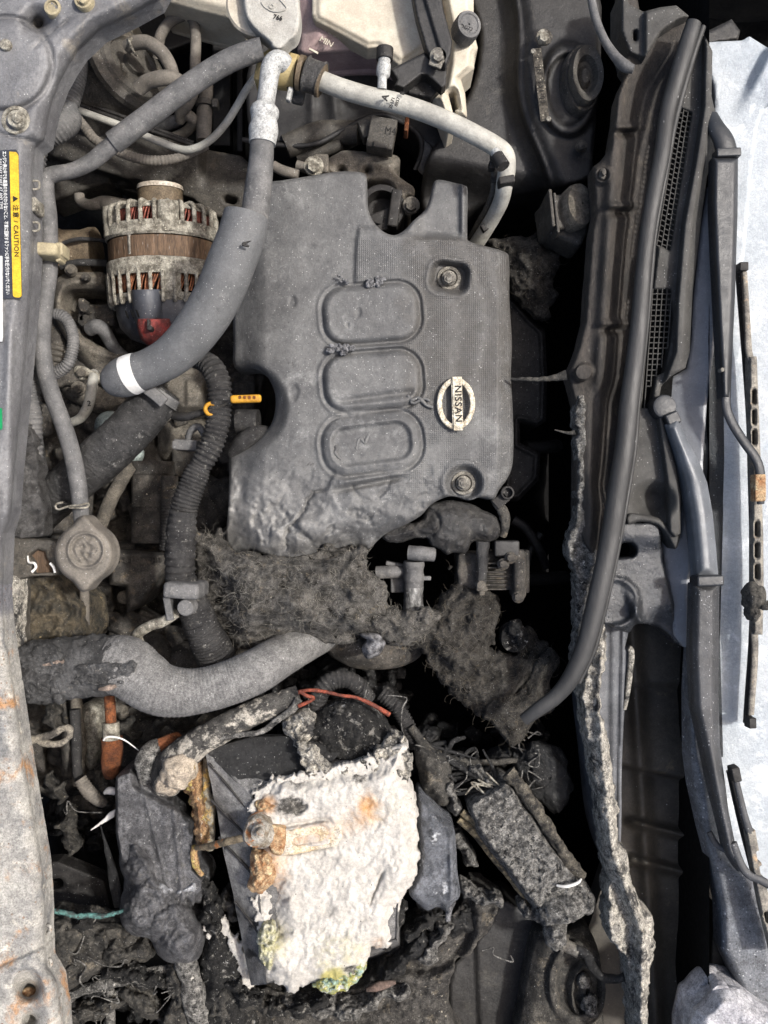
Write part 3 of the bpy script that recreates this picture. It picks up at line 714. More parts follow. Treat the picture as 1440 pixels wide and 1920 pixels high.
MB().patch(o_, .022, zf, res=3, er=8, eh=.008, skirt=.02, amp=.001, sc=40, rag=1.5, smooth=False, masks={}, holes=((1191, 67, 9, 22, 4, 0),)).build('cowl_flange', brownpl, cw)
b = MB(); b.cylz(1132, 325, .022, .030, 11, .3, 20, ell=.7); b.cylz(1133, 322, .026, .034, 6, .3, 14, ell=.7); b.build('push_clip', railM, cw)
b = MB(); b.cylz(1094, 698, .026, .038, 15, .3, 20, amp=3); b.build('push_clip', brownpl, cw)
b = MB(); b.tube([(1062, 704, .024, 10), (1040, 708, .022, 6), (1010, 711, .018, 4), (985, 711, .014, 3), (958, 711, .008, 2.5)], 10, 3, amp=2.5, sc=8); b.build('melted_strand', charbrn, cw); b = MB(); b.tube([(1078, 810, .02, 5), (1066, 812, .018, 3), (1040, 806, .014, 1.2)], 8, 3, amp=1); b.build('melted_strand', charbrn, cw)
# melted rim under the flange
o_ = [(1078, 760), (1096, 740), (1102, 790), (1100, 860), (1104, 930), (1118, 1000), (1126, 1060), (1120, 1110), (1104, 1160), (1098, 1210), (1084, 1250), (1072, 1240), (1076, 1190), (1078, 1130), (1072, 1070), (1064, 1040), (1062, 1010), (1072, 985), (1078, 940), (1082, 880), (1080, 820)]
MB().patch(o_, .026, None, res=2, er=8, eh=.010, skirt=.015, amp=.007, sc=22, rag=7, ragsc=14).build('melted_rim', ashgrey, cw)
# top panel with the grilles
o_ = [(1318, 60), (1336, 96), (1334, 180), (1346, 230), (1342, 280), (1326, 330), (1316, 400), (1308, 470), (1300, 540), (1296, 600), (1293, 660), (1285, 690), (1258, 706), (1240, 724), (1236, 745), (1240, 770), (1252, 820), (1268, 875), (1276, 930), (1276, 1000), (1266, 1008), (1248, 990), (1236, 978), (1215, 972), (1190, 972), (1172, 980), (1168, 940), (1180, 870), (1196, 760), (1210, 650), (1222, 560), (1236, 450), (1256, 320), (1270, 220), (1292, 120), (1302, 70)]
def zf(x, y, t):
    xr = np.interp(y, [60, 200, 300, 420, 560, 660, 720], [1318, 1315, 1300, 1278, 1266, 1262, 1240])
    z = .014*ss(-2, 8, x-xr)*ss(740, 690, y)
    z -= .016*ss(12, 30, x-xr-4)*ss(700, 660, y)*ss(120, 220, y)*.9
    xr2 = np.interp(y, [740, 800, 900, 1000], [1228, 1236, 1250, 1255])
    z += .012*ss(-6, 4, x-xr2)*ss(735, 770, y)-.02*ss(6, 20, x-xr2)*ss(760, 800, y)*0
    z += -.02*ss(40, 8, np.hypot((x-1225)*.8, (y-940)*.9))
    return z
b = MB(); b.patch(o_, .038, zf, res=2.5, er=4, eh=.003, skirt=.04, smooth=False,
           holes=(((1276, 203), (1297, 212), (1256, 470), (1233, 458)), ((1226, 543), (1257, 543), (1262, 600), (1257, 640), (1246, 698), (1230, 705), (1220, 765), (1203, 765), (1212, 660)))).build('cowl_top', cowlgr, cw)
def grille(c00, c10, c01, c11, nc, nr, stag=0, cut=None):
    b = MB(); A = [np.array(v, float) for v in (c00, c10, c01, c11)]
    f = lambda u, v: (A[0]*(1-u)+A[1]*u)*(1-v)+(A[2]*(1-u)+A[3]*u)*v
    for i in range(nc+1):
        q = [(*f(i/nc, v), .036, 1.3) for v in np.linspace(0, cut[i] if cut else 1, 8)]; b.tube(q, 4, 12, lin=True)
    for c in range(nc):
        for j in range(nr+1):
            v = (j+(stag if c % 2 else 0))/nr
            if v > (min(cut[c], cut[c+1]) if cut else 1): continue
            p, q = f(c/nc, v), f((c+1)/nc, v)
            b.tube([(*p, .0355, 1.35), (*q, .0355, 1.35)], 4, 12, lin=True)
    return b
v1 = grille((1274, 200), (1299, 210), (1231, 460), (1258, 472), 3, 27, .35).build('vent_grille', cowlgr, cw)
v2 = grille((1224, 541), (1260, 541), (1208, 765), (1244, 765), 4, 22, 0, (1, .82, .74, .66, .5)).build('vent_grille', cowlgr, cw)
MB().patch([(1256, 190), (1304, 196), (1272, 500), (1268, 620), (1255, 800), (1186, 800), (1203, 600), (1218, 480), (1243, 300)], .024, res=12, smooth=False, er=0, skirt=.01).build('vent_light_stop', void, cw)  # black sheet added close under the grilles to block sunlight and darken the openings
# strip between cowl and glass, sunlight put into its pale colour
o_ = [(1344, 232), (1352, 250), (1352, 300), (1345, 360), (1345, 560), (1338, 660), (1325, 760), (1318, 870), (1318, 960), (1306, 1000), (1296, 1060), (1290, 1120), (1294, 1212), (1282, 1214), (1262, 1190), (1256, 1120), (1246, 1060), (1240, 1010), (1236, 976), (1262, 1006), (1276, 1004), (1277, 930), (1268, 872), (1250, 815), (1240, 765), (1240, 730), (1262, 706), (1287, 692), (1296, 640), (1300, 560), (1314, 430), (1330, 330)]
MB().patch(o_, plane((1300, 500, .026), (1345, 500, .034), (1300, 900, .026)), None, res=3.5, er=3, eh=.002, skirt=.02, smooth=False, amp=.0006).build('scuttle_trim', sidegl, cw)
# brackets of the cowl at the top
o_ = [(1162, -60), (1330, -60), (1322, 0), (1284, 22), (1262, 12), (1244, 14), (1216, 22), (1202, 20), (1180, 5)]
MB().patch([(1165, -30), (1180, 8), (1206, 22), (1236, 14), (1268, 10), (1292, 30), (1268, 40), (1240, 60), (1208, 110), (1180, 100), (1165, 60)], .03, lambda x, y, t: .008*ss(1206, 1212, x), res=3, er=4, eh=.004, skirt=.04, smooth=False, holes=((1191, 67, 8, 20, 4, 0),)).build('cowl_bracket', cowlgr, cw)
MB().patch([(1318, 62), (1372, 36), (1388, 58), (1384, 74), (1340, 80), (1322, 84)], .02, None, res=3, er=3, eh=.003, skirt=.04, smooth=False).build('cowl_bracket', blackpl2, cw)
# melted sheet at the lower end
o_ = [(1150, 985), (1178, 978), (1234, 982), (1240, 1010), (1246, 1060), (1262, 1120), (1268, 1160), (1300, 1205), (1296, 1214), (1270, 1208), (1250, 1190), (1232, 1176), (1208, 1170), (1190, 1172), (1180, 1186), (1162, 1182), (1142, 1172), (1128, 1160), (1130, 1080), (1140, 1030)]
def zf(x, y, t):
    z = .006*np.exp(-(np.abs(np.hypot(x-1150, y-1130)-46)/7)**2)*ss(1060, 1110, y)
    z += .010*np.exp(-((x-1190-(y-1140)*.4)/9)**2)*ss(1090, 1150, y)
    z += -.012*ss(1130, 1175, y)*ss(1200, 1240, x)
    z += .008*ss(1040, 1000, y)
    return z
MB().patch(o_, .03, zf, res=2.5, er=6, eh=.008, skirt=.02, rag=2, ragsc=14, amp=.002, sc=50, holes=((1170, 1032, 44, 26, 12, -8),)).build('melted_sheet', meltblue, cw)
MB().patch([(1180, 962), (1236, 972), (1262, 1000), (1276, 1002), (1266, 1030), (1250, 1005), (1232, 985), (1200, 978), (1176, 984)], .044, None, res=2.5, er=5, eh=.006, skirt=.03).build('melted_lip', cowlgr, cw)
# ash-covered scuttle lip
o_ = [(1122, 1160), (1136, 1180), (1136, 1230), (1128, 1280), (1126, 1330), (1140, 1380), (1148, 1440), (1158, 1520), (1160, 1580), (1176, 1600), (1182, 1640), (1200, 1690), (1222, 1720), (1228, 1770), (1222, 1810), (1216, 1860), (1214, 1960), (1190, 1960), (1182, 1860), (1172, 1800), (1150, 1770), (1138, 1740), (1142, 1680), (1134, 1600), (1120, 1500), (1108, 1420), (1094, 1340), (1090, 1290), (1104, 1240)]
def zf(x, y, t):
    xc = np.interp(y, [1160, 1400, 1600, 1750, 1960], [1128, 1128, 1150, 1205, 1203])
    return .010*np.exp(-((x-xc)/11)**2)-.008*np.exp(-((x-xc+24)/12)**2)*ss(1580, 1660, y)
MB().patch(o_, .03, zf, res=2, er=7, eh=.008, skirt=.03, rag=6, ragsc=12, amp=.004, sc=12, sub=3).build('ash_covered_lip', crustW, cw)
# speckled lower wing of the cowl
o_ = [(1296, 1212), (1308, 1215), (1306, 1300), (1316, 1400), (1336, 1470), (1345, 1560), (1360, 1600), (1410, 1640), (1440, 1700), (1470, 1960), (1420, 1960), (1386, 1856), (1352, 1778), (1350, 1700), (1338, 1640), (1318, 1560), (1300, 1480), (1292, 1420), (1291, 1300)]
MB().patch(o_, .03, lambda x, y, t: .006*ss(0, 16, t), res=3, er=5, eh=.005, skirt=.02, smooth=False, amp=.001).build('speckled_wing', specgrey, cw)
MB().patch([(1340, 1680), (1352, 1780), (1386, 1858), (1372, 1862), (1352, 1840), (1330, 1836), (1334, 1760)], .004, None, res=3, er=3, eh=.003, skirt=.02, smooth=False).build('inner_fin', blackpl2, cw)
# weatherstrip
hs = thing('hood_seal', 'long curved black rubber weatherstrip along the front edge of the cowl', 'weatherstrip')
b = MB(); b.tube([(1301, 42, .05, 14), (1286, 90, .05, 16), (1268, 150, .05, 16), (1251, 215, .05, 15), (1241, 290, .05, 15), (1227, 360, .05, 15), (1215, 430, .05, 15), (1207, 500, .05, 15), (1199, 600, .05, 16), (1190, 680, .05, 17), (1179, 760, .05, 18), (1172, 830, .05, 18), (1158, 920, .05, 19), (1146, 1000, .05, 19), (1132, 1070, .05, 19), (1116, 1140, .048, 19), (1098, 1210, .046, 18), (1072, 1268, .044, 17), (1044, 1304, .042, 15), (1012, 1328, .04, 14), (982, 1350, .036, 12)], 20, 5, flat=.8).build('bulb', sealM, hs)
b = MB(); b.tube([(1318, 50, .044, 6), (1302, 96, .044, 7), (1284, 156, .044, 7), (1265, 230, .044, 6), (1253, 300, .044, 5), (1229, 430, .044, 5), (1222, 500, .044, 5), (1214, 590, .044, 5), (1206, 670, .044, 5), (1197, 750, .044, 5), (1190, 840, .044, 5), (1176, 930, .044, 5), (1162, 1010, .044, 5), (1148, 1080, .044, 5), (1132, 1150, .042, 5), (1114, 1218, .04, 5), (1086, 1280, .038, 4)], 10, 6).build('lip', sealM, hs)
# hanging cable at the top of the cowl
tag(MB().tube([(1105, -30, .02, 7), (1112, 16, .022, 8), (1122, 50, .025, 8), (1136, 80, .028, 8), (1154, 106, .03, 9), (1172, 124, .034, 11), (1188, 130, .036, 8)], 12, 4).build('release_cable', rubber), 'thin grey cable hanging down to the top corner of the cowl', 'cable')
# ---------------------------------------------------------------- wipers
w1 = thing('windshield_wiper', 'upper wiper with a long straight black arm and a rusty slotted blade', 'wiper', 'windshield wipers')
b = MB(); b.tube([(1334, 215, .045, 12), (1342, 238, .05, 17), (1356, 262, .052, 20), (1362, 285, .052, 21)], 14, 4, flat=.6).build('pivot_cover', wiperM, w1)
b = MB(); b.rbox(1362, 290, .054, 46, 16, .014, rot=2, bev=3).build('hinge', wiperM, w1)
b = MB(); b.patch([(1336, 294), (1384, 294), (1383, 400), (1378, 560), (1372, 690), (1370, 748), (1352, 748), (1346, 640), (1338, 480), (1334, 380)], .058, lambda x, y, t: .003*ss(2, 9, t), res=3, er=4, eh=.004, skirt=.01, smooth=False).build('channel', wiperM, w1)
b = MB(); b.tube([(1361, 735, .056, 9), (1362, 765, .056, 9), (1374, 795, .057, 9), (1396, 830, .06, 9), (1416, 858, .062, 9), (1425, 885, .063, 9), (1426, 930, .063, 8), (1426, 945, .062, 7)], 10, 3, flat=.5).build('rod', wiperM, w1)
b = MB(); b.cylz(1355, 693, .056, .063, 4, .3, 14).build('rivet', boltM, w1)
def blade(name, pts, label, burntlump):
    t = w2 if burntlump == 0 else w1
    A = catmull(pts, False, 14); 
    b = MB(); b.tube([(x-7, y, z-.007, 6.5) for x, y, z in A[::6]], 12, 6, flat=1.7); b.build('rubber_and_shadow_strip', blackpl, t)  # rubber made wider and set left so its black doubles as the blade shadow
    return t, A
wb, A = blade('b', [(1392, 497, .044), (1400, 600, .045), (1412, 760, .046), (1418, 900, .047), (1422, 1060, .047), (1418, 1200, .046), (1412, 1290, .045), (1407, 1362, .044)], 'long rusty wiper blade frame with slots, clipped to the bent upper wiper arm', 1)
MB().rbox(1391, 502, .046, 16, 16, .012, bev=2).build('end_cap', blackpl, wb); MB().rbox(1407, 1354, .046, 14, 20, .012, rot=2, bev=2, amp=2).build('end_cap', blackpl, wb)
MB().tube([(1396, 510, .047, 5), (1401, 600, .049, 6), (1404, 660, .050, 7), (1411, 680, .051, 7)], 8, 5, flat=.6).build('secondary_bridge', bladeM, wb); MB().tube([(1414, 1185, .049, 7), (1415, 1230, .048, 7), (1408, 1340, .046, 6)], 8, 5, flat=.6).build('secondary_bridge', bladeM, wb)
hl = [(1414, y, 8, 28 if y < 980 else 24, 4, 0) for y in (744, 782, 820)]+[(1419, y, 8, 28, 4, 0) for y in (992, 1032, 1072)]
b = MB(); b.patch([(1404, 668), (1419, 668), (1424, 800), (1428, 900), (1431, 1000), (1432, 1100), (1430, 1190), (1412, 1190), (1411, 1100), (1411, 990), (1408, 880), (1405, 760)], .053, lambda x, y, t: .002*ss(1, 5, t), res=1.6, er=2, eh=.002, skirt=.008, smooth=False, holes=hl).build('bridge', bladeM, wb)
b = MB(); b.rbox(1421, 915, .064, 20, 50, .012, rot=0, bev=3, amp=2).build('arm_clip', rustpale, wb)
b = MB(); b.blob(1412, 1118, .07, 20, 26, .014, amp=.5, sc=14); b.blob(1436, 1135, .072, 16, 9, .008, rot=15, amp=.5, sc=10, seed=4); b.blob(1410, 1148, .067, 12, 16, .010, amp=.5, sc=10, seed=6)
b.hairs([(1412+random.uniform(-14, 14), 1135+random.uniform(-18, 20), .076) for _ in range(40)], 16, .35, 3); tag(b.build('charred_clump', charbrn), 'charred fibrous clump stuck on the upper wiper blade', 'char clump')
w2 = thing('windshield_wiper', 'lower wiper with a wide curved grey arm starting at the round pivot cap', 'wiper', 'windshield wipers')
b = MB(); c = P(1247, 762, .05); b.cylz(1247, 762, .03, .052, 23, .25, 32); b.build('pivot_cap', wiperM, w2)
b = MB(); b.rbox(1259, 786, .052, 26, 24, .012, rot=24, bev=4).build('hinge', wiperM, w2)
b = MB(); b.patch([(1248, 796), (1272, 784), (1288, 822), (1312, 868), (1326, 905), (1336, 960), (1343, 1030), (1347, 1084), (1304, 1084), (1300, 1030), (1294, 970), (1282, 900), (1264, 840)], .058, lambda x, y, t: .006*ss(0, 18, t), res=3, er=4, eh=.005, skirt=.014, smooth=False, masks={}).build('cover', bluegrey, w2)
b = MB(); b.rbox(1326, 1088, .062, 50, 20, .018, rot=2, bev=4).build('hinge', wiperM, w2)
b = MB(); b.patch([(1298, 1094), (1349, 1094), (1348, 1200), (1347, 1300), (1350, 1400), (1360, 1470), (1366, 1520), (1380, 1590), (1396, 1622), (1384, 1636), (1362, 1600), (1348, 1540), (1330, 1470), (1316, 1400), (1300, 1330), (1295, 1230)], .060, lambda x, y, t: .006*ss(0, 16, t), res=3, er=4, eh=.005, skirt=.012, smooth=False).build('channel', wiperD, w2)
b = MB(); b.tube([(1374, 1580, .062, 8), (1388, 1618, .062, 8), (1404, 1640, .062, 8), (1430, 1652, .064, 8), (1480, 1680, .066, 8)], 10, 3, flat=.6); b.build('rod', wiperD, w2)
b = MB(); b.tube([(1330, 1560, .044, 6), (1345, 1585, .046, 6), (1372, 1598, .05, 6)], 10, 3, flat=.6); b.build('link', wiperD, w2)
wb2, A = blade('b', [(1376, 1446, .056), (1392, 1520, .056), (1412, 1600, .056), (1436, 1690, .056), (1470, 1800, .056)], 'lower dusty wiper blade slanting out of the bottom right edge', 0)
b = MB(); b.rbox(1377, 1450, .062, 16, 28, .012, rot=12, bev=3, amp=3); b.build('end_cap', blackpl, wb2)
b = MB(); b.tube([(1381, 1466, .062, 6), (1396, 1530, .062, 7), (1406, 1562, .062, 8)], 8, 4, flat=.6); b.build('secondary_bridge', wiperD, wb2)
b = MB(); b.patch([(1400, 1560), (1416, 1556), (1428, 1620), (1446, 1700), (1470, 1800), (1450, 1800), (1428, 1710), (1412, 1630)], .064, None, res=1.8, er=2, eh=.002, skirt=.008, smooth=False, holes=[(1424, 1606, 9, 22, 4, -12), (1430, 1634, 9, 22, 4, -12), (1438, 1720, 9, 22, 4, -12)]).build('bridge', bladeM, wb2)
# ash lump bottom right
b = MB(); b.patch([(1296, 1900), (1310, 1880), (1330, 1858), (1350, 1848), (1390, 1852), (1430, 1880), (1470, 1900), (1480, 1990), (1300, 1990)], .05, lambda x, y, t: .02*ss(0, 40, t), res=3, er=10, eh=.01, skirt=.04, amp=.006, sc=45)
b.tube([(1336, 1830, .03, 8), (1345, 1846, .04, 14), (1352, 1862, .05, 18)], 12, 3, amp=4, sc=8)
tag(b.build('melted_trim_lump', whiteprt if False else M('powdery_melted_trim', (226, 225, 228), (176, 175, 180), r=.9, s=50, b=1., bs=300, spk=(B1, W1), bc=.4, bcs=60)), 'powdery whitish lump of melted trim in the bottom right corner', 'melted trim')
random.seed(5)
# ================================================================ ENGINE
eng = thing('engine_block', 'grimy cast engine block and gearbox deep in the left of the bay', 'engine')
def rects(X, Y, R, soft=4):
    z = 0*X
    for (cx, cy, w, h, a, hh) in R:
        z = np.maximum(z, hh*ss(soft, -soft, rrect(X, Y, cx, cy, w, h, min(w, h)*.2, a)))
    return z
rnd = random.Random(11)
RR = [(rnd.uniform(40, 470), rnd.uniform(480, 1010), rnd.uniform(20, 90), rnd.uniform(20, 90), rnd.uniform(-20, 20), rnd.uniform(.01, .06)) for _ in range(60)]
def zf(x, y, t):
    return rects(x, y, RR, 3)+.012*fbm(x, y, 0, 60, 4, 3)+.004*fbm(x, y, 0, 14, 3, 9)
MB().patch([(95, 500), (250, 560), (330, 600), (470, 560), (500, 700), (470, 900), (400, 1030), (100, 1030), (60, 900), (40, 760), (60, 560)], -.19, zf, res=3.5, er=10, eh=.02, skirt=.12, smooth=False).build('cylinder_head', darkmet, eng)
RR2 = [(rnd.uniform(30, 430), rnd.uniform(1000, 1440), rnd.uniform(24, 100), rnd.uniform(24, 100), rnd.uniform(-25, 25), rnd.uniform(.01, .07)) for _ in range(46)]
MB().patch([(30, 1020), (440, 1010), (480, 1200), (560, 1300), (420, 1400), (300, 1460), (220, 1560), (60, 1480), (20, 1200)], -.20, lambda x, y, t: rects(x, y, RR2, 3)+.016*fbm(x, y, 0, 50, 4, 3)+.006*fbm(x, y, 0, 14, 3, 9), res=3.5, er=10, eh=.02, skirt=.12, smooth=False).build('gearbox', darkmet, eng)
# rocky scorched face under the filler neck
MB().patch([(36, 1084), (100, 1078), (130, 1110), (152, 1140), (150, 1210), (60, 1225), (36, 1200)], -.02, lambda x, y, t: .02*fbm(x, y, 0, 34, 5, 2, True), res=2.5, er=8, eh=.01, skirt=.08, rag=4).build('scorched_core', M('scorched_rock_fins', (112, 102, 84), (60, 58, 52), r=.8, s=60, b=1.2, spk=(W1, B1), bc=.5, bcs=80, layers=(((160, 142, 108), 70, .6, .7), ((30, 30, 30), 60, .56, .66))), car)
# tan bracket with a Y web
o_ = [(102, 545), (106, 524), (124, 513), (160, 510), (196, 512), (200, 536), (196, 546), (150, 544), (126, 550), (118, 566), (124, 584), (140, 606), (160, 630), (186, 648), (215, 655), (240, 662), (250, 690), (240, 720), (196, 728), (160, 690), (132, 650), (108, 610), (100, 580)]
MB().patch(o_, -.115, lambda x, y, t: .010*ss(0, 16, t)-.02*ss(640, 700, y), res=3, er=6, eh=.006, skirt=.04, amp=.0012, sc=30).build('bracket', beigemet, eng)
MB().patch([(104, 690), (150, 688), (196, 720), (235, 740), (240, 760), (190, 775), (150, 760), (118, 738)], -.15, lambda x, y, t: .008*ss(0, 14, t), res=3, er=5, eh=.006, skirt=.05, amp=.002, sc=30).build('bracket', beigemet, eng)
MB().patch([(300, 668), (360, 660), (400, 690), (394, 730), (380, 775), (340, 780), (300, 740), (290, 700)], -.13, lambda x, y, t: .014*ss(0, 20, t)+.006*ss(5, -5, rrect(x, y, 366, 740, 34, 50, 4, 0)), res=2.5, er=6, eh=.006, skirt=.06, amp=.004, sc=30).build('water_pump', beigemet, eng)
b = MB(); b.rbox(340, 690, -.125, 90, 40, .02, rot=14, bev=6, amp=4); b.build('pump_flange', beigemet, eng)
MB().patch([(292, 776), (400, 790), (404, 860), (330, 864), (298, 856), (296, 820)], -.16, lambda x, y, t: .02*ss(0, 30, t), res=3, er=6, eh=.006, skirt=.06, amp=.003, sc=40).build('water_jacket', beigemet, eng)
for i, (x, y, z, r) in enumerate(((146, 728, -.12, 11), (345, 660, -.11, 9), (195, 848, -.15, 14), (160, 520, -.1, 7), (132, 506, -.1, 9), (380, 1000, -.14, 10), (232, 1120, -.12, 10), (316, 702, -.1, 8))): bolt(x, y, z, r, eng, [beigemet, darkmet][i % 2])
b = MB(); b.cylz(157, 576, -.15, -.10, 9, .2, 16); b.cylz(157, 600, -.15, -.11, 12, .2, 16); b.rbox(158, 585, -.12, 12, 44, .02, bev=3); b.rbox(196, 596, -.13, 52, 40, .03, bev=4); b.build('sensor', darkmet, eng)
b = MB(); b.tube([(168, 618, -.11, 13), (182, 612, -.105, 14), (196, 622, -.11, 13), (214, 652, -.12, 12), (240, 680, -.13, 12), (262, 720, -.14, 12)], 14, 4); b.build('breather_tube', rubber, eng)
# starter / oil filter area
b = MB(); b.lathe(P(286, 866, -.12), (0, -1, 0), [(0, .012), (0, .024), (.014, .0245), (.016, .0228), (.05, .0228), (.052, .021), (.056, .021), (.058, .0228), (.09, .0228), (.09, .001)], 32, amp=.8).build('starter_motor', darkmet, eng)
b = MB(); b.lathe(P(318, 893, -.085), (0, -1, 0), [(0, .001), (0, .009), (.04, .0095), (.062, .0095), (.062, .001)], 24, amp=.5).build('starter_solenoid', darkmet, eng)
b = MB(); b.tube([(313, 935, -.08, 11), (312, 990, -.08, 11), (310, 1030, -.085, 11)], 14, 1.5, ribs=(6, .10)).build('boot', rubberD, eng)
b = MB(); b.tube([(244, 872, -.1, 14), (222, 910, -.11, 13), (200, 955, -.12, 13), (186, 995, -.13, 12), (178, 1030, -.14, 12)], 14, 4, amp=1.5).build('oil_pipe', beigemet, eng)
b = MB(); b.blob(207, 890, -.13, 26, 30, .02, amp=.12, seed=2); b.cylz(203, 890, -.14, -.105, 15, .4, 24); b.build('oil_filter', railM, eng)
b = MB(); b.blob(208, 800, -.13, 30, 30, .018, amp=.05, rot=-20); b.blob(250, 850, -.13, 20, 22, .015, amp=.05); b.build('bottle_shoulder', M('pale_green_plastic', (176, 188, 182), (140, 150, 146), r=.4, b=.2), eng)
MB().patch([(205, 1030), (318, 1036), (316, 1060), (300, 1090), (270, 1128), (238, 1150), (236, 1100), (205, 1096)], -.10, lambda x, y, t: .006*ss(1034, 1040, y)*0+.008*ss(0, 8, t)+.003*np.exp(-((y-1042)/3)**2), res=2.5, er=4, eh=.005, skirt=.06, amp=.003, sc=24, smooth=False).build('cast_cover', darkmet, eng)
text('C4-8-1124-1 HH', 258, 1051, -.09, 13, 0, darkmet, eng, 'cast_number', depth=.0012)
b = MB(); b.tube([(158, 1096, -.03, 9), (159, 1150, -.04, 9), (161, 1204, -.05, 9)], 12, 4).build('filler_hose', tanrub, eng)
for i, (x0, y0, x1, y1, r, z) in enumerate(((140, 1210, 200, 1160, 16, -.16), (200, 1160, 250, 1185, 18, -.15), (110, 1300, 128, 1450, 12, -.14), (142, 1310, 146, 1470, 11, -.12), (250, 1330, 300, 1400, 16, -.17), (300, 1370, 380, 1330, 18, -.17), (180, 1320, 240, 1340, 14, -.17), (330, 1180, 300, 1260, 20, -.16), (370, 1220, 390, 1290, 22, -.17), (62, 1110, 100, 1200, 18, -.14), (250, 950, 260, 1010, 12, -.15), (396, 930, 470, 900, 14, -.14), (420, 1010, 470, 960, 16, -.15))):
    b = MB(); b.tube([(x0, y0, z, r), ((x0+x1)/2+6, (y0+y1)/2, z+.01, r*1.05), (x1, y1, z, r)], 12, 4, amp=2.5, sc=16, seed=i); b.build('oil_pipe' if i % 2 else 'casting_rib', darkmet if i % 3 else beigemet, eng)
MB().patch([(150, 1330), (190, 1322), (192, 1400), (176, 1440), (160, 1430)], -.12, lambda x, y, t: .01*ss(0, 12, t), res=3, er=4, skirt=.05, amp=.003).build('casting_boss', alu, eng)
b = MB(); b.blob(282, 1240, -.14, 46, 60, .03, amp=.15); b.blob(350, 1250, -.15, 40, 50, .03, amp=.15, seed=2); b.blob(300, 1380, -.17, 60, 46, .03, amp=.2, seed=5); b.blob(400, 1360, -.18, 60, 50, .03, amp=.2, seed=8); b.build('gearbox_housing', darkmet, eng)
b = MB(); b.blob(380, 950, -.16, 60, 60, .03, amp=.2, seed=21); b.blob(440, 930, -.15, 50, 40, .03, amp=.2, seed=22); b.build('intake_flange', darkmet, eng)
b = MB(); b.lathe(P(105, 476, -.135), (1, 0, 0), [(0, .001), (0, .026), (.004, .028), (.010, .026), (.030, .026), (.040, .029), (.046, .029), (.048, .001)], 40, amp=.6).build('pulley', pulleyM, eng)
b = MB(); b.tube([(115, 500, -.11, 7), (150, 492, -.105, 7), (200, 494, -.11, 7)], 8, 4); b.tube([(118, 456, -.1, 4), (150, 448, -.1, 4), (200, 452, -.11, 4)], 8, 4); b.build('drive_belt', rubberD, eng)
# right of the cover: dark inlet parts
MB().patch([(946, 540), (1000, 600), (1022, 620), (1026, 700), (1024, 790), (1008, 800), (975, 790), (975, 830), (1014, 850), (1010, 900), (972, 940), (944, 930)], -.09, lambda x, y, t: .006*np.exp(-((t-8)/3)**2), res=3, er=4, eh=.004, skirt=.06, amp=.003, sc=40, smooth=False).build('inlet_housing', blackpl, eng)
for q in ([(962, 975, -.1, 10), (985, 990, -.1, 9), (1008, 1025, -.11, 9), (1024, 1062, -.13, 8)], [(1014, 1000, -.12, 7), (995, 1030, -.12, 7), (985, 1070, -.12, 7)], [(985, 838, -.12, 12), (1020, 838, -.13, 12), (1045, 836, -.15, 12)], [(985, 1085, -.13, 13), (1020, 1085, -.15, 12), (1060, 1082, -.17, 12)]):
    b = MB(); b.tube(q, 12, 5); b.build('coolant_pipe', blackpl2, eng)
# parts between the cover and the wing at the top
o_ = [(612, 300), (632, 288), (648, 282), (700, 286), (744, 292), (750, 310), (742, 325), (760, 340), (776, 352), (776, 370), (764, 372), (758, 390), (772, 400), (762, 410), (748, 396), (742, 370), (728, 345), (700, 342), (660, 344), (620, 330), (606, 316)]
MB().patch(o_, -.07, lambda x, y, t: .006*ss(0, 10, t), res=2.5, er=4, eh=.004, skirt=.05, amp=.0015, sc=20, holes=((640, 320, 4), (688, 320, 4))).build('lifting_bracket', beigemet, eng)
b = MB(); b.tube([(512, 310, -.05, 9), (530, 320, -.05, 10), (560, 328, -.05, 9)], 12, 3); b.tube([(556, 310, -.07, 10), (600, 322, -.07, 10)], 12, 4); b.build('vacuum_hose', tanrub, eng)
bolt(588, 310, -.04, 15, eng, alu); bolt(771, 384, -.045, 13, eng, beigemet); b = MB(); b.rbox(604, 312, -.055, 26, 34, .02, bev=4, amp=2); b.build('bracket', beigemet, eng)
b = MB(); b.cylz(716, 388, -.12, -.05, 44, .1, 36, dish=.02); b.rbox(740, 395, -.05, 20, 70, .02, rot=-8, bev=4); b.rbox(716, 415, -.06, 50, 30, .02, bev=5, rot=20); b.build('chain_tensioner', blackpl, eng)
b = MB(); b.tube([(782, 240, -.09, 8), (800, 280, -.09, 11), (790, 310, -.1, 10), (806, 330, -.11, 8)], 10, 4, flat=.5); b.build('wiring_strap', rubber, eng)
b = MB(); b.tube([(536, 276, -.09, 22), (600, 250, -.09, 22), (670, 250, -.09, 22)], 14, 5, amp=2); b.tube([(560, 300, -.1, 12), (640, 270, -.09, 12)], 12); b.build('engine_mount', railM, eng)
t_ = thing('connector_block', 'grey plastic connector block marked M4 above the engine cover', 'connector')
b = MB(); b.rbox(716, 256, -.05, 50, 58, .02, rot=-10, bev=3, amp=1); b.rbox(714, 276, -.045, 30, 12, .014, rot=-10, bev=3); b.build('housing', clampT if False else railM, t_)
b = MB(); b.rbox(688, 246, -.06, 26, 34, .02, rot=20, bev=3); b.build('lock_tab', railM, t_)
b = MB(); b.rbox(762, 240, -.07, 8, 26, .02, rot=-6, bev=2); b.build('terminal', rust, t_)
text('M4', 732, 246, -.0398, 20, -8, inkM, t_, 'lettering', sx=.85)

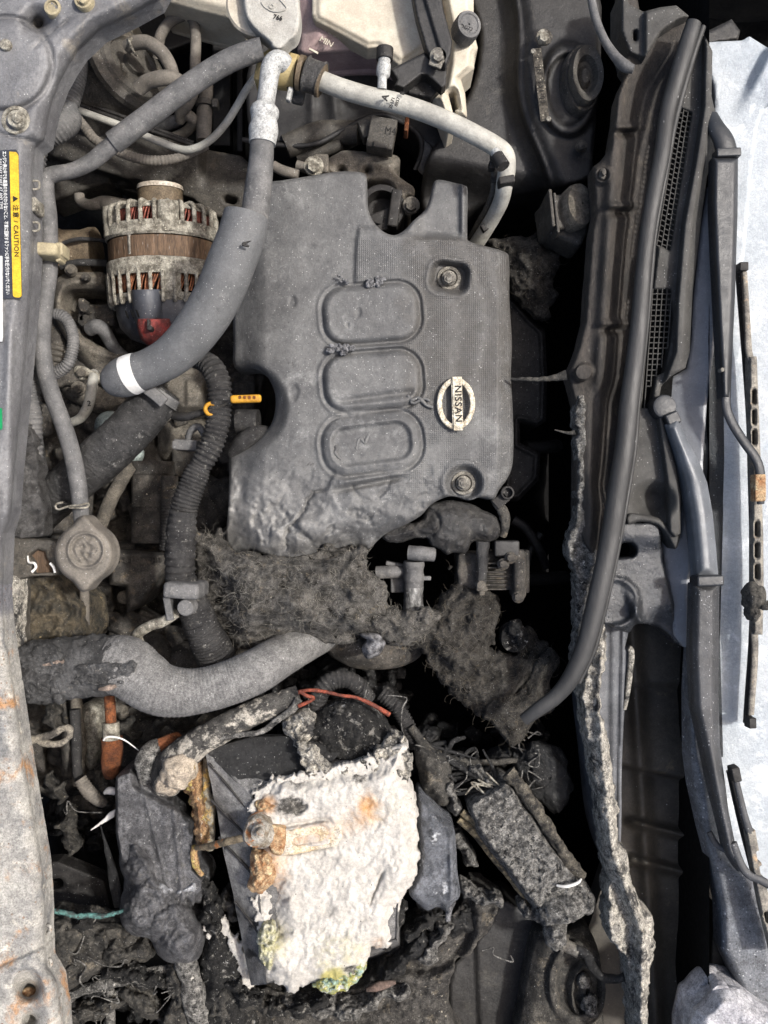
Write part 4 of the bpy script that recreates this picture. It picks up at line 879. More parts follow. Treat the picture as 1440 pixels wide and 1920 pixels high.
# ---------------------------------------------------------------- engine cover
ec = thing('engine_cover', 'large grey plastic engine cover with three long raised pads and a melted lower edge', 'engine cover')
o_ = [(500, 345), (530, 338), (575, 331), (630, 322), (668, 322), (684, 326), (688, 336), (689, 370), (691, 395), (702, 418), (720, 435), (740, 441), (758, 432), (775, 414), (796, 395), (806, 372), (812, 345), (822, 337), (850, 342), (872, 348), (877, 362), (876, 440), (880, 452), (904, 460), (946, 472), (955, 490), (955, 560), (960, 640), (958, 700), (961, 760), (963, 820), (961, 870), (952, 896), (936, 918), (925, 936), (900, 932), (880, 938), (850, 930), (826, 936), (806, 948), (790, 966), (760, 984), (725, 1000), (708, 1014), (690, 1030), (668, 1024), (640, 1040), (612, 1050), (590, 1040), (560, 1056), (536, 1046), (520, 1048), (470, 1032), (440, 1036), (424, 1014), (428, 950), (430, 890), (431, 850), (446, 838), (470, 834), (490, 818), (508, 796), (516, 768), (516, 740), (508, 718), (496, 700), (478, 690), (440, 690), (438, 640), (437, 598), (440, 540), (446, 480), (462, 430), (488, 380)]
def capdf(x, y, i):
    return (rrect(x, y, 696, 588, 178, 106, 40, -4.5), rrect(x, y, 698, 714, 180, 104, 40, -4.5), rrect(x, y, 697, 832, 184, 108, 46, -7))[i]
def platem(x, y):
    xb = np.interp(y, [430, 450, 540, 560, 850, 900, 960], [672, 668, 664, 655, 655, 620, 600])
    return ss(-4, 5, x-xb)*ss(430, 446, y+.0*x+12*ss(740, 700, x)-(.05*(x-760))*ss(760, 780, x))
def zf(x, y, t):
    z = .010*(1-((x-700)/300)**2)-.004*((y-700)/350)**2
    z += -.020*ss(500, 430, x)+-.004*ss(560, 470, x)
    dm = np.minimum(np.minimum(capdf(x, y, 0), capdf(x, y, 1)), capdf(x, y, 2)); z += .0035*(platem(x, y)*ss(-2, 12, dm)+.8*(1-ss(-2, 12, dm)))*ss(960, 880, y)
    z += -.010*ss(930, 962, x)
    # upright ear
    z += -.010*ss(452, 436, y)*ss(770, 800, x)+.006*np.exp(-((x-868)/6)**2)*ss(450, 440, y)
    d1, d2, d3 = capdf(x, y, 0), capdf(x, y, 1), capdf(x, y, 2)
    for d, hh in ((d1, .0045), (d2, .0045), (d3, .0035)):
        z += hh*ss(4, -10, d)-.0022*np.exp(-((d-3)/3.5)**2)+.0012*np.exp(-((d-10)/3)**2)
    z += -.004*np.exp(-((y-742-(x-700)*-.1)/9)**2)*ss(700, 660, x+.0)*ss(4, -14, d2)*0
    z += -.0030*ss(-16, -24, d3)+.0012*np.exp(-((d3+14)/3)**2)
    z += -.004*np.exp(-(((y-745)+(x-700)*.13)/7)**2)*ss(790, 760, x)*ss(600, 680, x)*ss(-4, -16, d2)
    # long crease under the third pad
    yc = 908-(x-690)*.2
    z += (-.006*np.exp(-((y-yc)/6)**2)+.003*np.exp(-((y-yc+12)/6)**2))*ss(610, 650, x)*ss(775, 740, x)
    # bolt recesses
    r1 = rrect(x, y, 843, 520, 72, 58, 20, 8); z += -.014*ss(3, -10, r1)+.0012*np.exp(-((r1-6)/4)**2)
    r2 = np.hypot(x-870, y-906); z += -.012*ss(36, 24, r2)+.002*np.exp(-((r2-40)/5)**2)
    # edge of the round cut for the dipstick
    r3 = np.hypot(x-452, y-764); z += -.016*ss(92, 60, r3)
    # heat damage
    w = ss(800, 1030, y+(560-x)*.25*ss(560, 480, x))*.95+.1
    w = np.clip(w, 0, 1)*ss(900, 800, x+.0*y+ (960-y)*1.2*ss(850, 950, y)*0)
    z += w*(.0040*fbm(x, y, 0, 46, 4, 3)+.0022*fbm(x, y, 0, 24, 5, 8, True)+.0010*fbm(x, y, 0, 8, 3, 18))
    z += w*w*(-.006)*ss(.60, .86, fbm(x, y, 0, 70, 4, 30, True))
    # cracks
    for (xa, ya, xb_, yb) in ((604, 915, 548, 985), (552, 975, 536, 1030)):
        L = math.hypot(xb_-xa, yb-ya); u = ((x-xa)*(xb_-xa)+(y-ya)*(yb-ya))/L; v = (-(x-xa)*(yb-ya)+(y-ya)*(xb_-xa))/L+16*fbm(u, 0*u, 0, 20, 4, 4)
        z += -.005*np.exp(-(v/3.2)**2)*ss(-8, 8, u)*ss(L+8, L-8, u)
    z += .0012*fbm(x, y, 0, 120, 3, 40)
    z += -.022*ss(70, 0, t)*ss(960, 1030, y)
    z += w*(.007*np.sin((x*.55+y*.85)/26+2.2*fbm(x, y, 0, 70, 3, 66)))*ss(720, 560, x)
    for (a_, c_, r_) in ((548, 566, 9), (551, 735, 12), (672, 586, 7), (652, 610, 4)): z += -.0016*ss(r_, r_*.5, np.hypot(x-a_, (y-c_)*.6))
    return z
def texm(x, y, t):
    d = np.minimum(np.minimum(capdf(x, y, 0), capdf(x, y, 1)), capdf(x, y, 2))
    return platem(x, y)*ss(6, 12, d)*ss(960, 860, y)*ss(440, 455, y)
ecm = MB(); ecm.patch(o_, 0, zf, res=2.3, er=7, eh=.006, skirt=.035, sub=3, under=False,
    masks={'tex': texm, 'm1': lambda x, y, t: .5*ss(520, 445, x)*ss(620, 560, y)+.75*platem(x, y)*ss(680, 800, x)*ss(900, 700, y), 'm2': lambda x, y, t: .7*ss(860, 960, y)*ss(740, 560, x)+.5*ss(560, 520, x)*ss(820, 900, y)-.8*ss(1010, 1040, y),
           'm3': lambda x, y, t: .5*np.exp(-((y-592-3*np.sin(x/9))/4)**2)*ss(505, 485, x)+.35*ss(14, 4, np.abs(capdf(x, y, 2)+30))*ss(650, 640, x)*0})
ecm.build('shell', coverM, ec)
# molten blisters on the pads and the bubbled corner
def clump(px, py, z, n, sp, r, seed, mat, par, name='melted_blister', el=1.):
    rn = random.Random(seed); b = MB()
    for i in range(n): b.blob(px+rn.uniform(-sp, sp), py+rn.uniform(-sp*.4, sp*.4)*el, z+rn.uniform(0, .003), r*rn.uniform(.5, 1.3), r*rn.uniform(.4, 1.), r*S*rn.uniform(.5, 1.), rot=rn.uniform(0, 180), amp=.6, sc=5, seed=seed+i, n=14)
    return b.build(name, mat, par)
blis = M('silvery_molten_blister', (158, 158, 160), (70, 70, 72), r=.35, metal=.2, s=200, b=.8, spk=(W1,), spec=.6)
clump(708, 530, .014, 16, 18, 6, 1, blis, ec); clump(645, 528, .014, 6, 7, 5, 9, blis, ec); clump(638, 518, .014, 4, 5, 4, 19, blis, ec); clump(634, 655, .014, 16, 17, 6, 3, blis, ec); clump(655, 653, .014, 8, 8, 6, 33, blis, ec)
b = MB(); b.tube([(764, 742, .0145, 3), (772, 750, .015, 4), (783, 746, .015, 3), (792, 752, .015, 4), (800, 760, .015, 3), (812, 764, .015, 3)], 8, 2, amp=2, sc=6); b.tube([(768, 746, .0145, 3), (775, 756, .015, 3), (795, 748, .015, 3), (806, 752, .015, 2)], 8, 2, amp=2, sc=6, seed=4); b.build('melted_ridge', coverM, ec)
b = MB(); b.tube([(622, 842, .011, 3), (632, 838, .012, 4), (628, 850, .012, 4), (640, 862, .012, 2)], 8, 2, amp=3, sc=6); b.tube([(668, 842, .012, 3), (674, 822, .012, 3), (684, 830, .012, 4), (692, 812, .012, 3)], 8, 2, amp=3, sc=6, seed=4); b.tube([(656, 815, .0115, 1.6), (694, 812, .0115, 1.6), (693, 860, .0115, 1.4), (640, 872, .0115, 1.6)], 6, 3); b.build('melted_ridge', coverM, ec)
for (x, y, r) in ((842, 521, 15), (869, 906, 15)):
    t = b = MB(); b.cylz(x, y, -.010, -.001, r*1.5, .1, 30, dish=.002); b.cylz(x, y, -.004, .004, r*.95, .15, 28, amp=.6); b.cylz(x, y, 0, .010, r*.72, .2, 6); b.cylz(x, y, 0, .0112, r*.4, .3, 16); b.build('mounting_bolt', boltM, ec)
# badge
bg = MB(); bx, by = 855, 757; zb = .0165
def ring_pts():
    return [(bx+31*math.cos(a), by+44*math.sin(a), zb, 5.2) for a in np.linspace(0, 2*math.pi, 49)]
bg.tube(ring_pts(), 10, 3, flat=.45, lin=True, caps=False)
badge = bg.build('badge', badgeM, ec); tag(badge, 'worn silver oval badge with a lettered bar across it')
b = MB(); b.rbox(858, 757, zb+.0015, 18, 101, .003, rot=1.5, bev=1.2); b.rbox(849, 757, zb+.0005, 4, 84, .003, rot=1.5, bev=.8); b.build('badge_bar', badgeM, badge)
text('NISSAN', 859, 757, zb+.0031, 18, -88.5, inkM, badge, 'lettering', bold=.35, sx=1.05, space=1.12)

# small lug at the right-hand edge
b = MB(); b.cylz(952, 924, -.02, .0, 13, .2, 24, dish=.006); b.rbox(938, 938, -.012, 30, 22, .012, rot=40, bev=3); b.build('mounting_lug', blackpl, ec)
# bubbled molten part of the cover
o_ = [(792, 974), (800, 950), (822, 940), (850, 938), (880, 944), (906, 956), (930, 968), (938, 990), (934, 1008), (915, 1018), (888, 1016), (880, 1030), (872, 1038), (850, 1036), (838, 1040), (826, 1030), (808, 1024), (798, 1008), (770, 1012), (742, 1018), (716, 1010), (726, 996), (760, 984)]
def zf(x, y, t): return .012*ss(0, 30, t)-.004*np.exp(-(np.abs(np.hypot(x-800, y-980)-24)/4)**2)
mc = thing('melted_duct', 'glossy bubbled black plastic melted onto the lower right corner of the engine cover', 'melted duct')
MB().patch(o_, -.012, zf, res=1.8, er=7, eh=.008, skirt=.03, amp=.006, sc=26, rag=3, ragsc=12).build('skin', meltdark, mc)
b = MB(); b.tube([(905, 1015, -.01, 13), (905, 1060, -.012, 10), (903, 1095, -.014, 9)], 14, 3, amp=3); b.build('drip', meltdark, mc)
b = MB(); b.cylz(903, 1098, -.03, -.004, 9, .2, 16); b.rbox(903, 1104, -.01, 20, 8, .01, bev=2); b.rbox(903, 1112, -.01, 10, 8, .008, bev=2); b.build('bolt', beigemet, mc)
b = MB(); b.tube([(924, 935, -.01, 7), (944, 960, -.012, 10), (948, 985, -.016, 8), (942, 1005, -.02, 7)], 12, 3, amp=4, sc=9); b.build('drip', charbrn, mc)

# throttle body group right below
tb = thing('throttle_body', 'dusty cast throttle body with an oval end flange beside the dark bulkhead gap', 'throttle body')
b = MB(); b.rbox(915, 1068, -.05, 120, 70, .05, bev=8, amp=5, sc=14); b.build('body', darkmet, tb)
b = MB(); b.rbox(970, 1075, -.03, 24, 92, .04, bev=10, amp=2); b.rbox(984, 1070, -.035, 10, 80, .03, bev=5); b.build('flange', darkmet, tb)
for (x, y) in ((958, 1046), (972, 1120), (944, 1058)): bolt(x, y, -.008, 9, tb, darkmet)
b = MB(); b.rbox(948, 1028, -.02, 46, 30, .02, bev=4, amp=2); b.build('actuator', blackpl2, tb)
for k in range(7): 
    if k == 0: fb = MB()
    fb.rbox(928, 1056+k*8, -.02, 40, 2.5, .012, bev=1)
fb.build('cooling_fins', darkmet, tb)
# coupling
cp = thing('hose_coupling', 'grey ribbed round coupling on a shiny ash-streaked pipe below the engine cover', 'coupling')
b = MB(); b.tube([(776, 1052, -.03, 19), (776, 1100, -.032, 19)], 24, 1.2, ribs=(26, .05), lin=False); b.build('collar', rubber, cp)
b = MB(); b.tube([(776, 1098, -.034, 18), (775, 1122, -.035, 18), (775, 1144, -.04, 20)], 20, 2, amp=3, sc=6); b.build('pipe', M('streaked_silver_pipe', (190, 190, 188), (90, 90, 90), r=.35, metal=.4, s=120, b=.8, streak=(1, .2, 1), spk=(W1,)), cp)
b = MB(); b.tube([(766, 1036, -.016, 14), (790, 1038, -.014, 14), (814, 1040, -.016, 13)], 16, 3, amp=2); b.rbox(800, 1084, -.03, 16, 8, .006, bev=2); b.build('nozzle', rubber, cp)
b = MB(); b.tube([(706, 1074, -.04, 12), (735, 1072, -.038, 12), (757, 1072, -.04, 11)], 14, 3, amp=1.5); b.rbox(745, 1094, -.06, 26, 30, .03, bev=3); b.rbox(740, 1058, -.05, 34, 8, .02, bev=2, rot=-12); b.build('side_port', rubber, cp)

# ---------------------------------------------------------------- felt heat shields
def poly_pts(o_, n, z, seed, inset=3, zf=None):
    rn = random.Random(seed); A = catmull(o_, True, 4)[:, :2]; lo, hi = A.min(0), A.max(0); X = np.array([rn.uniform(lo[0], hi[0]) for _ in range(n*3)]); Y = np.array([rn.uniform(lo[1], hi[1]) for _ in range(n*3)])
    d = polysdf(A, X, Y); k = d < -inset; X, Y = X[k][:n], Y[k][:n]
    return X, Y
def feltsheet(name, o_, z, zf, mat, label, nh, rag, seed, hl=24, edge_h=0, r=.24, **kw):
    t = thing(name, label, 'heat shield')
    m = MB(); m.patch(o_, z, zf, res=2.2, er=6, eh=.006, skirt=.008, rag=rag, ragsc=12, seed=seed, **kw); m.build('felt', mat, t)
    tx, ty, tz = m.top; X, Y = poly_pts(o_, nh, z, seed)
    rn = np.random.RandomState(seed); idx = rn.choice(len(tx), nh)
    h = MB(); h.hairs([(tx[i], ty[i], tz[i]+.0004) for i in idx], hl, r, seed, .0005, .8)
    h.build('loose_fibres', hairM if mat is felt else M('loose_fibre_dark', (132, 124, 110), (92, 86, 76), r=.9, b=0, grain=.1), t)
    return t
o1 = [(360, 992), (372, 1000), (396, 1000), (410, 990), (416, 1006), (430, 1026), (446, 1034), (480, 1038), (520, 1042), (560, 1044), (590, 1036), (604, 1024), (622, 1020), (634, 1030), (664, 1024), (690, 1034), (690, 1068), (712, 1082), (730, 1104), (728, 1128), (733, 1150), (712, 1164), (694, 1182), (664, 1206), (640, 1210), (612, 1204), (560, 1204), (520, 1206), (488, 1216), (462, 1216), (446, 1210), (424, 1184), (400, 1160), (378, 1128), (368, 1100), (370, 1060), (366, 1030)]
def zf(x, y, t): return .026*ss(0, 60, t)-.03*ss(470, 380, x)-.02*ss(1160, 1220, y)+.012*fbm(x, y, 0, 55, 4, 7)+.007*fbm(x*.5, y*1.3, 0, 22, 5, 3, True)+.006*np.sin((y-x*.12)/13+2*fbm(x, y, 0, 50, 3, 9))*ss(470, 560, x)
feltsheet('felt_heat_shield', o1, -.004, zf, felt, 'frayed grey-brown felt heat shield draped below the engine cover', 1000, 7, 2, 22, holes=((411, 1128, 5),))
o2 = [(734, 1150), (770, 1148), (806, 1146), (830, 1116), (850, 1096), (868, 1074), (856, 1062), (840, 1068), (852, 1058), (872, 1068), (872, 1086), (900, 1096), (930, 1114), (938, 1136), (930, 1180), (926, 1216), (940, 1220), (966, 1226), (984, 1180), (998, 1178), (1010, 1200), (1030, 1210), (1020, 1260), (1000, 1300), (970, 1330), (930, 1346), (900, 1344), (880, 1330), (850, 1306), (836, 1290), (816, 1262), (790, 1222), (770, 1214), (740, 1210), (718, 1196), (704, 1230), (690, 1226), (694, 1190), (712, 1164)]
def zf(x, y, t):
    r = np.hypot(x-905, y-1170)
    return .016*ss(0, 40, t)+.004*np.exp(-((r-92)/8)**2)-.004*np.exp(-((r-70)/7)**2)+.010*fbm(x, y, 0, 60, 4, 17)+.005*fbm(x, y, 0, 20, 5, 5, True)+.004*np.sin(r/9+1.5*fbm(x, y, 0, 50, 3, 9))-.02*ss(930, 1030, x)
feltsheet('felt_heat_shield', o2, -.03, zf, feltD, 'dark brown curled felt heat shield around the round opening, right of the coupling', 650, 7, 5, 20, holes=((938, 1214, 40, 9, 4, 12), (960, 1190, 22)))
o3 = [(1010, 1230), (1036, 1216), (1050, 1240), (1030, 1280), (1040, 1330), (1004, 1350), (975, 1392), (955, 1396), (925, 1360), (905, 1340), (930, 1300), (970, 1300)]
feltsheet('felt_heat_shield', o3, -.02, lambda x, y, t: .01*ss(0, 30, t)+.006*fbm(x, y, 0, 50, 4, 27), feltD, 'smooth dark flap of felt heat shield hanging towards the end of the weatherstrip', 250, 3, 8, 20)
o4 = [(912, 452), (930, 446), (960, 444), (990, 444), (1010, 436), (1030, 450), (1045, 470), (1048, 500), (1036, 530), (1046, 556), (1030, 580), (1032, 596), (1010, 598), (998, 586), (980, 572), (962, 552), (952, 520), (950, 486), (930, 470)]
feltsheet('felt_heat_shield', o4, -.07, lambda x, y, t: .014*ss(0, 40, t)+.010*fbm(x, y, 0, 34, 5, 37, True), feltD, 'crumpled charred scrap of felt heat shield right of the top corner of the engine cover', 160, 5, 11, 16)
b = MB()
b.tube([(960, 1190, -.05, 26), (965, 1196, -.03, 26)], 24, 2, hollow=True, amp=3); b.blob(966, 1178, -.03, 14, 16, .01, amp=.5, sc=8); b.blob(974, 1190, -.028, 8, 20, .008, amp=.5, sc=7, seed=3)
tag(b.build('burnt_pipe_end', ashbits), 'round burnt pipe end crusted with ash in the opening of the brown felt', 'pipe end')
b = MB(); b.patch([(676, 1190), (700, 1188), (716, 1192), (724, 1206), (716, 1222), (702, 1232), (688, 1234), (680, 1216), (690, 1200)], .0, lambda x, y, t: .008*ss(0, 12, t), res=1.6, er=5, eh=.004, skirt=.012, amp=.004, sc=10, rag=3); tag(b.build('molten_scrap', blis), 'shiny molten scrap between the two felt shields', 'melted scrap')
b = MB(); b.blob(704, 1212, -.06, 92, 44, .022, amp=.06, n=40); tag(b.build('heat_shield_dome', darkmet), 'grimy domed metal shield showing beneath the felt', 'metal dome')

# ---------------------------------------------------------------- alternator
al = thing('alternator', 'oxidised alternator with copper windings, brown core and black rear cover in the upper left', 'alternator')
ax0 = np.array(P(300, 350, -.085)); k_ = K(-.085)
def Y_(py): return (py-350)*k_
dirv = np.array((.02, -1, -.10)); dirv /= np.linalg.norm(dirv)
sl = k_
def fins(lo, hi):
    def rf(th, i): return 1+0*th
    return rf
R0 = 104*k_
b = MB(); b.lathe(ax0, dirv, [(0, .001), (0, 38*sl), (0, 42*sl), (Y_(358), 43*sl)], 40).build('pulley_rim', M('pale_pulley_rim', (205, 195, 180), (180, 168, 150), r=.6, b=.3), al)
b = MB(); b.lathe(ax0, dirv, [(Y_(358.1), 41*sl), (Y_(398), 42.5*sl), (Y_(420), 50*sl), (Y_(421), .001)], 40).build('pulley', pulleyM, al)
# front housing: solid band + fins over copper
b = MB(); b.lathe(ax0, dirv, [(Y_(430), 96*sl), (Y_(432), 103*sl), (Y_(452), R0), (Y_(456), 101*sl)], 64, amp=1.6, sc=8)
b.lathe(ax0, dirv, [(Y_(396), 50*sl), (Y_(396), 84*sl), (Y_(402), 92*sl), (Y_(407), 93*sl), (Y_(407), 80*sl)], 64, amp=1.6, sc=8)
def fin(b, a0, y0, y1, rin, rout, w):
    ca, sa = math.cos(a0), math.sin(a0)
    U = np.cross((0, 0, 1.), dirv); U /= np.linalg.norm(U); Wv = np.cross(dirv, U)
    rad = U*ca+Wv*sa; tan = -U*sa+Wv*ca
    pts = []
    for yy, r in ((y0, rin), (y0+5, rout), (y1, rout+2)):
        pts.append(tuple(ax0+dirv*Y_(yy)+rad*r*sl)+(w*sl,))
    b.tube(pts, 8, 4, world=True, amp=1.2, sc=6, seed=int(a0*10))
for k in range(26):
    a = 2*math.pi*k/26
    fin(b, a, 396, 436, 78, 99, 4.2)
for a in (-1.95, 1.2, 2.6, -2.2): # solid lugs
    U = np.cross((0, 0, 1.), dirv); U /= np.linalg.norm(U); Wv = np.cross(dirv, U); rad = U*math.cos(a)+Wv*math.sin(a)
    b.tube([tuple(ax0+dirv*Y_(398)+rad*90*sl)+(20*sl,), tuple(ax0+dirv*Y_(425)+rad*88*sl)+(20*sl,), tuple(ax0+dirv*Y_(450)+rad*86*sl)+(22*sl,)], 16, 3, world=True, amp=1.4, sc=7)
b.build('front_housing', alu, al)
b = MB(); b.lathe(ax0, dirv, [(Y_(456), 96*sl), (Y_(458), 99*sl), (Y_(494), 99*sl), (Y_(496), 96*sl)], 96, rf=lambda th, i: 1+.006*np.sign(np.sin(th*60)), amp=.4).build('core', lam, al)
b = MB()
b.lathe(ax0, dirv, [(Y_(494), 98*sl), (Y_(496), 103*sl), (Y_(520), 104*sl), (Y_(524), 102*sl)], 64, amp=1.6, sc=8)
b.lathe(ax0, dirv, [(Y_(556), 96*sl), (Y_(558), 100*sl), (Y_(564), 97*sl), (Y_(570), 90*sl)], 64, amp=1.6, sc=8)
for k in range(30):
    a = 2*math.pi*(k+.5)/30; fin(b, a, 566, 516, 92, 100, 3.6)
for a in (-1.95, -2.15, -1.75, 1.2, 2.9):
    U = np.cross((0, 0, 1.), dirv); U /= np.linalg.norm(U); Wv = np.cross(dirv, U); rad = U*math.cos(a)+Wv*math.sin(a)
    b.tube([tuple(ax0+dirv*Y_(505)+rad*82*sl)+(22*sl,), tuple(ax0+dirv*Y_(560)+rad*80*sl)+(20*sl,)], 16, 3, world=True, amp=1.4, sc=7)
b.build('rear_housing', alu, al)
def windings(y0, y1, rr, mat, nm, seed):
    b = MB(); rn = random.Random(seed); U = np.cross((0, 0, 1.), dirv); U /= np.linalg.norm(U); Wv = np.cross(dirv, U)
    b2 = MB(); b2.lathe(ax0, dirv, [(Y_(y0), (rr-8)*sl), (Y_(y1), (rr-8)*sl)], 40); b2.build('winding_former', void, al)
    for k in range(110):
        a = 2*math.pi*k/110; da = rn.uniform(.05, .14)
        pts = []
        for t in (0, .35, .7, 1):
            aa = a+da*t*1.2; rad = U*math.cos(aa)+Wv*math.sin(aa)
            pts.append(tuple(ax0+dirv*Y_(y0+(y1-y0)*t)+rad*(rr+2*math.sin(t*3))*sl)+(1.9*sl,))
        b.tube(pts, 6, 4, world=True)
    b.build(nm, mat, al)
windings(404, 434, 88, copper, 'front_winding', 1); windings(522, 552, 90, brass, 'rear_winding', 2)
b = MB(); b.lathe(ax0, dirv, [(Y_(566), 84*sl), (Y_(568), 90*sl), (Y_(590), 90*sl), (Y_(612), 84*sl), (Y_(632), 66*sl), (Y_(642), 40*sl), (Y_(645), .001)], 48, rf=lambda th, i: 1+.0*th)
c = ax0+dirv*Y_(570); b.tube([tuple(ax0+dirv*Y_(562)+np.array((-.006, 0, .052)))+(26*sl,), tuple(ax0+dirv*Y_(600)+np.array((-.006, 0, .048)))+(27*sl,), tuple(ax0+dirv*Y_(625)+np.array((-.006, 0, .034)))+(24*sl,)], 20, 3, world=True)
b.build('rear_cover', M('dark_slate_plastic', (74, 77, 84), (62, 64, 70), r=.45, spk=(W1,), b=.15, grain=.1), al)
b = MB()
for k in range(3): b.rbox(238+k*10, 590+k*-1, -.029, 2.4, 15, .004, rot=18, bev=1)
b.build('vent_slots', void, al)
b = MB()
cc = P(288, 598, -.030)
b.lathe(cc, (.0, -1, -.25), [(0, .0002), (0, 29*K(-.03)), (.004, 31*K(-.03)), (.012, 30*K(-.03)), (.020, 25*K(-.03)), (.026, 14*K(-.03)), (.028, .0003)], 32, amp=.8).build('terminal_cap', redpl, al)
b = MB(); b.rbox(279, 606, -.013, 5, 14, .006, bev=1.5); b.cylz(280, 614, -.02, -.008, 5, .3, 14); b.build('terminal_slot', blackpl, al)
b = MB(); c2_ = ax0+dirv*Y_(476); b.tube([tuple(ax0+dirv*Y_(452)+np.array((-.021, 0, .0515)))+(4*sl,), tuple(ax0+dirv*Y_(500)+np.array((-.021, 0, .0515)))+(4*sl,)], 10, 3, world=True).build('through_bolt', boltM, al)

o5 = [(700, 1130), (730, 1138), (776, 1146), (800, 1138), (826, 1150), (810, 1180), (780, 1206), (748, 1212), (718, 1206), (690, 1190), (676, 1154)]
feltsheet('felt_heat_shield', o5, -.010, lambda x, y, t: .014*ss(0, 24, t)+.008*fbm(x, y, 0, 26, 5, 47, True), felt, 'narrow matted bridge of felt in front of the ash-streaked pipe', 220, 6, 15, 20)
# ---------------------------------------------------------------- reservoirs and cap at the top
t_ = thing('fluid_reservoir', 'cream and pink translucent fluid reservoir with MAX and MIN marks at the top', 'reservoir')
MB().patch([(540, -80), (560, 60), (558, 96), (575, 106), (610, 102), (650, 100), (700, 98), (740, 110), (770, 120), (760, 60), (750, -80)], -.035, lambda x, y, t: -.02*ss(60, 0, t)*0+.012*ss(0, 40, t), res=3.5, er=10, eh=.012, skirt=.05, amp=.0008).build('lower_tank', pinkpl, t_)
MB().patch([(585, -80), (585, 28), (590, 40), (640, 66), (688, 92), (706, 90), (730, 110), (748, 124), (768, 116), (800, 94), (816, 80), (806, 40), (796, -80)], -.012, lambda x, y, t: .004*ss(5, 16, t)+.008*ss(0, 1, (x-700)/60)*0, res=3, er=4, eh=.003, skirt=.02, smooth=False, amp=.0006).build('upper_tank', creampl, t_)
text('MAX', 624, 62, -.0225, 15, -30, creampl, t_, 'max_mark', depth=.0006); text('MIN', 612, 79, -.0225, 15, -30, creampl, t_, 'min_mark', depth=.0006)
b = MB(); b.rbox(588, 96, -.0225, 19, 4, .002, rot=-28, bev=1).build('level_mark', creampl, t_)
t_ = thing('washer_filler', 'pale speckled round filler cap on a cream neck at the top centre', 'filler cap')
kz = K(.06)
b = MB(); b.lathe(P(492, 38, .02), (0, 0, 1), [(0, 48*kz), (.014, 58*kz), (.020, 62*kz), (.026, 62*kz), (.028, 58*kz), (.028, .001)], 44, amp=.6).build('neck', creampl, t_)
MB().patch([(458, -60), (548, -60), (560, 0), (563, 36), (556, 66), (542, 78), (530, 90), (520, 93), (510, 88), (504, 78), (480, 58), (462, 34), (456, 0)], .062, None, res=2.5, er=6, eh=.004, skirt=.016, amp=.0005).build('cap', greycap, t_)
b = MB(); b.tube([(490, 4, .0625, 1.5), (497, 14, .0625, 1.5), (515, 22, .0625, 1.5), (537, 17, .0625, 1.5), (530, 5, .0625, 1.5), (518, -8, .0625, 1.5)], 6, 3); b.tube([(509+4*math.cos(a), 12+4*math.sin(a), .0625, 1.3) for a in np.linspace(0, 6.28, 12)], 6, 2); b.build('symbol', greycap, t_)
text('766', 521, 33, .0626, 12, -14, inkM, t_, 'lettering')
tag(MB().patch([(292, -70), (470, -70), (462, 20), (454, 46), (420, 36), (380, 26), (340, 15), (297, 2)], -.04, lambda x, y, t: .01*ss(0, 30, t), res=4, er=6, eh=.006, skirt=.06, smooth=False).build('washer_tank', creampl), 'cream plastic tank edge behind the round filler cap at the top', 'tank')
tag(MB().patch([(147, 112), (170, 86), (200, 60), (232, 34), (250, 26), (236, 60), (222, 82), (216, 90), (190, 100), (160, 118)], -.10, lambda x, y, t: .006*ss(0, 12, t), res=2.5, er=4, eh=.004, skirt=.04, smooth=False).build('headlamp_housing', creampl), 'cream curved housing corner beneath the slate gusset', 'housing')
t_ = thing('brake_reservoir', 'cream angular reservoir with a black ribbed cap right of the black bracket', 'reservoir')
MB().patch([(822, -60), (888, -60), (888, 60), (896, 90), (890, 104), (889, 128), (864, 150), (872, 175), (876, 220), (858, 216), (846, 196), (850, 216), (852, 240), (838, 250), (834, 236), (822, 200), (812, 182), (830, 166), (838, 120), (842, 60), (830, 0)], -.03, lambda x, y, t: .008*ss(2, 14, t), res=2.5, er=3, eh=.003, skirt=.04, smooth=False, amp=.0008, holes=((850, 190, 12, 34, 3, -14),)).build('tank', creampl, t_)
b = MB(); b.lathe(P(868, 62, -.018), (.30, .0, 1), [(0, .001), (0, 27*K(0)), (.014, 27*K(0)), (.017, 25*K(0)), (.0175, 20*K(0)), (.0165, 18*K(0)), (.0165, .001)], 72, rf=lambda th, i: 1+(.018*np.sign(np.sin(th*36)) if i < 3 else 0), ell=.92).build('cap', rubber, t_)
text('DOT3', 875, 52, .0002, 9, -20, rubberD, t_, 'cap_lettering', depth=.0003, tiltx=0)
t_ = thing('reservoir_bracket', 'black folded steel bracket bolted across the cream reservoir', 'bracket')
MB().patch([(763, -60), (820, -60), (832, 20), (848, 78), (846, 100), (834, 130), (814, 122), (798, 92), (780, 30)], .02, lambda x, y, t: .006*np.exp(-((x-800-(y)*.28)/6)**2)*0+.004*ss(4, 9, x-790-(y)*.3), res=2.5, er=3, eh=.003, skirt=.012, smooth=False).build('strap', blackpl2, t_)
MB().patch([(732, 130), (796, 98), (818, 124), (838, 132), (836, 160), (828, 166), (800, 140), (790, 140), (756, 166), (740, 160), (744, 150)], .014, None, res=2, er=2, eh=.002, skirt=.014, smooth=False).build('plate', blackpl2, t_)
MB().patch([(790, 138), (832, 160), (808, 184), (768, 176), (758, 166)], -.004, None, res=2.5, er=2, eh=.002, skirt=.01, smooth=False).build('flange', blackpl, t_)
bolt(822, 104, .024, 13, t_, boltM); b = MB(); b.rbox(818, 116, .024, 26, 22, .003, rot=-20, bev=2, amp=2); b.build('tab', boltM, t_)
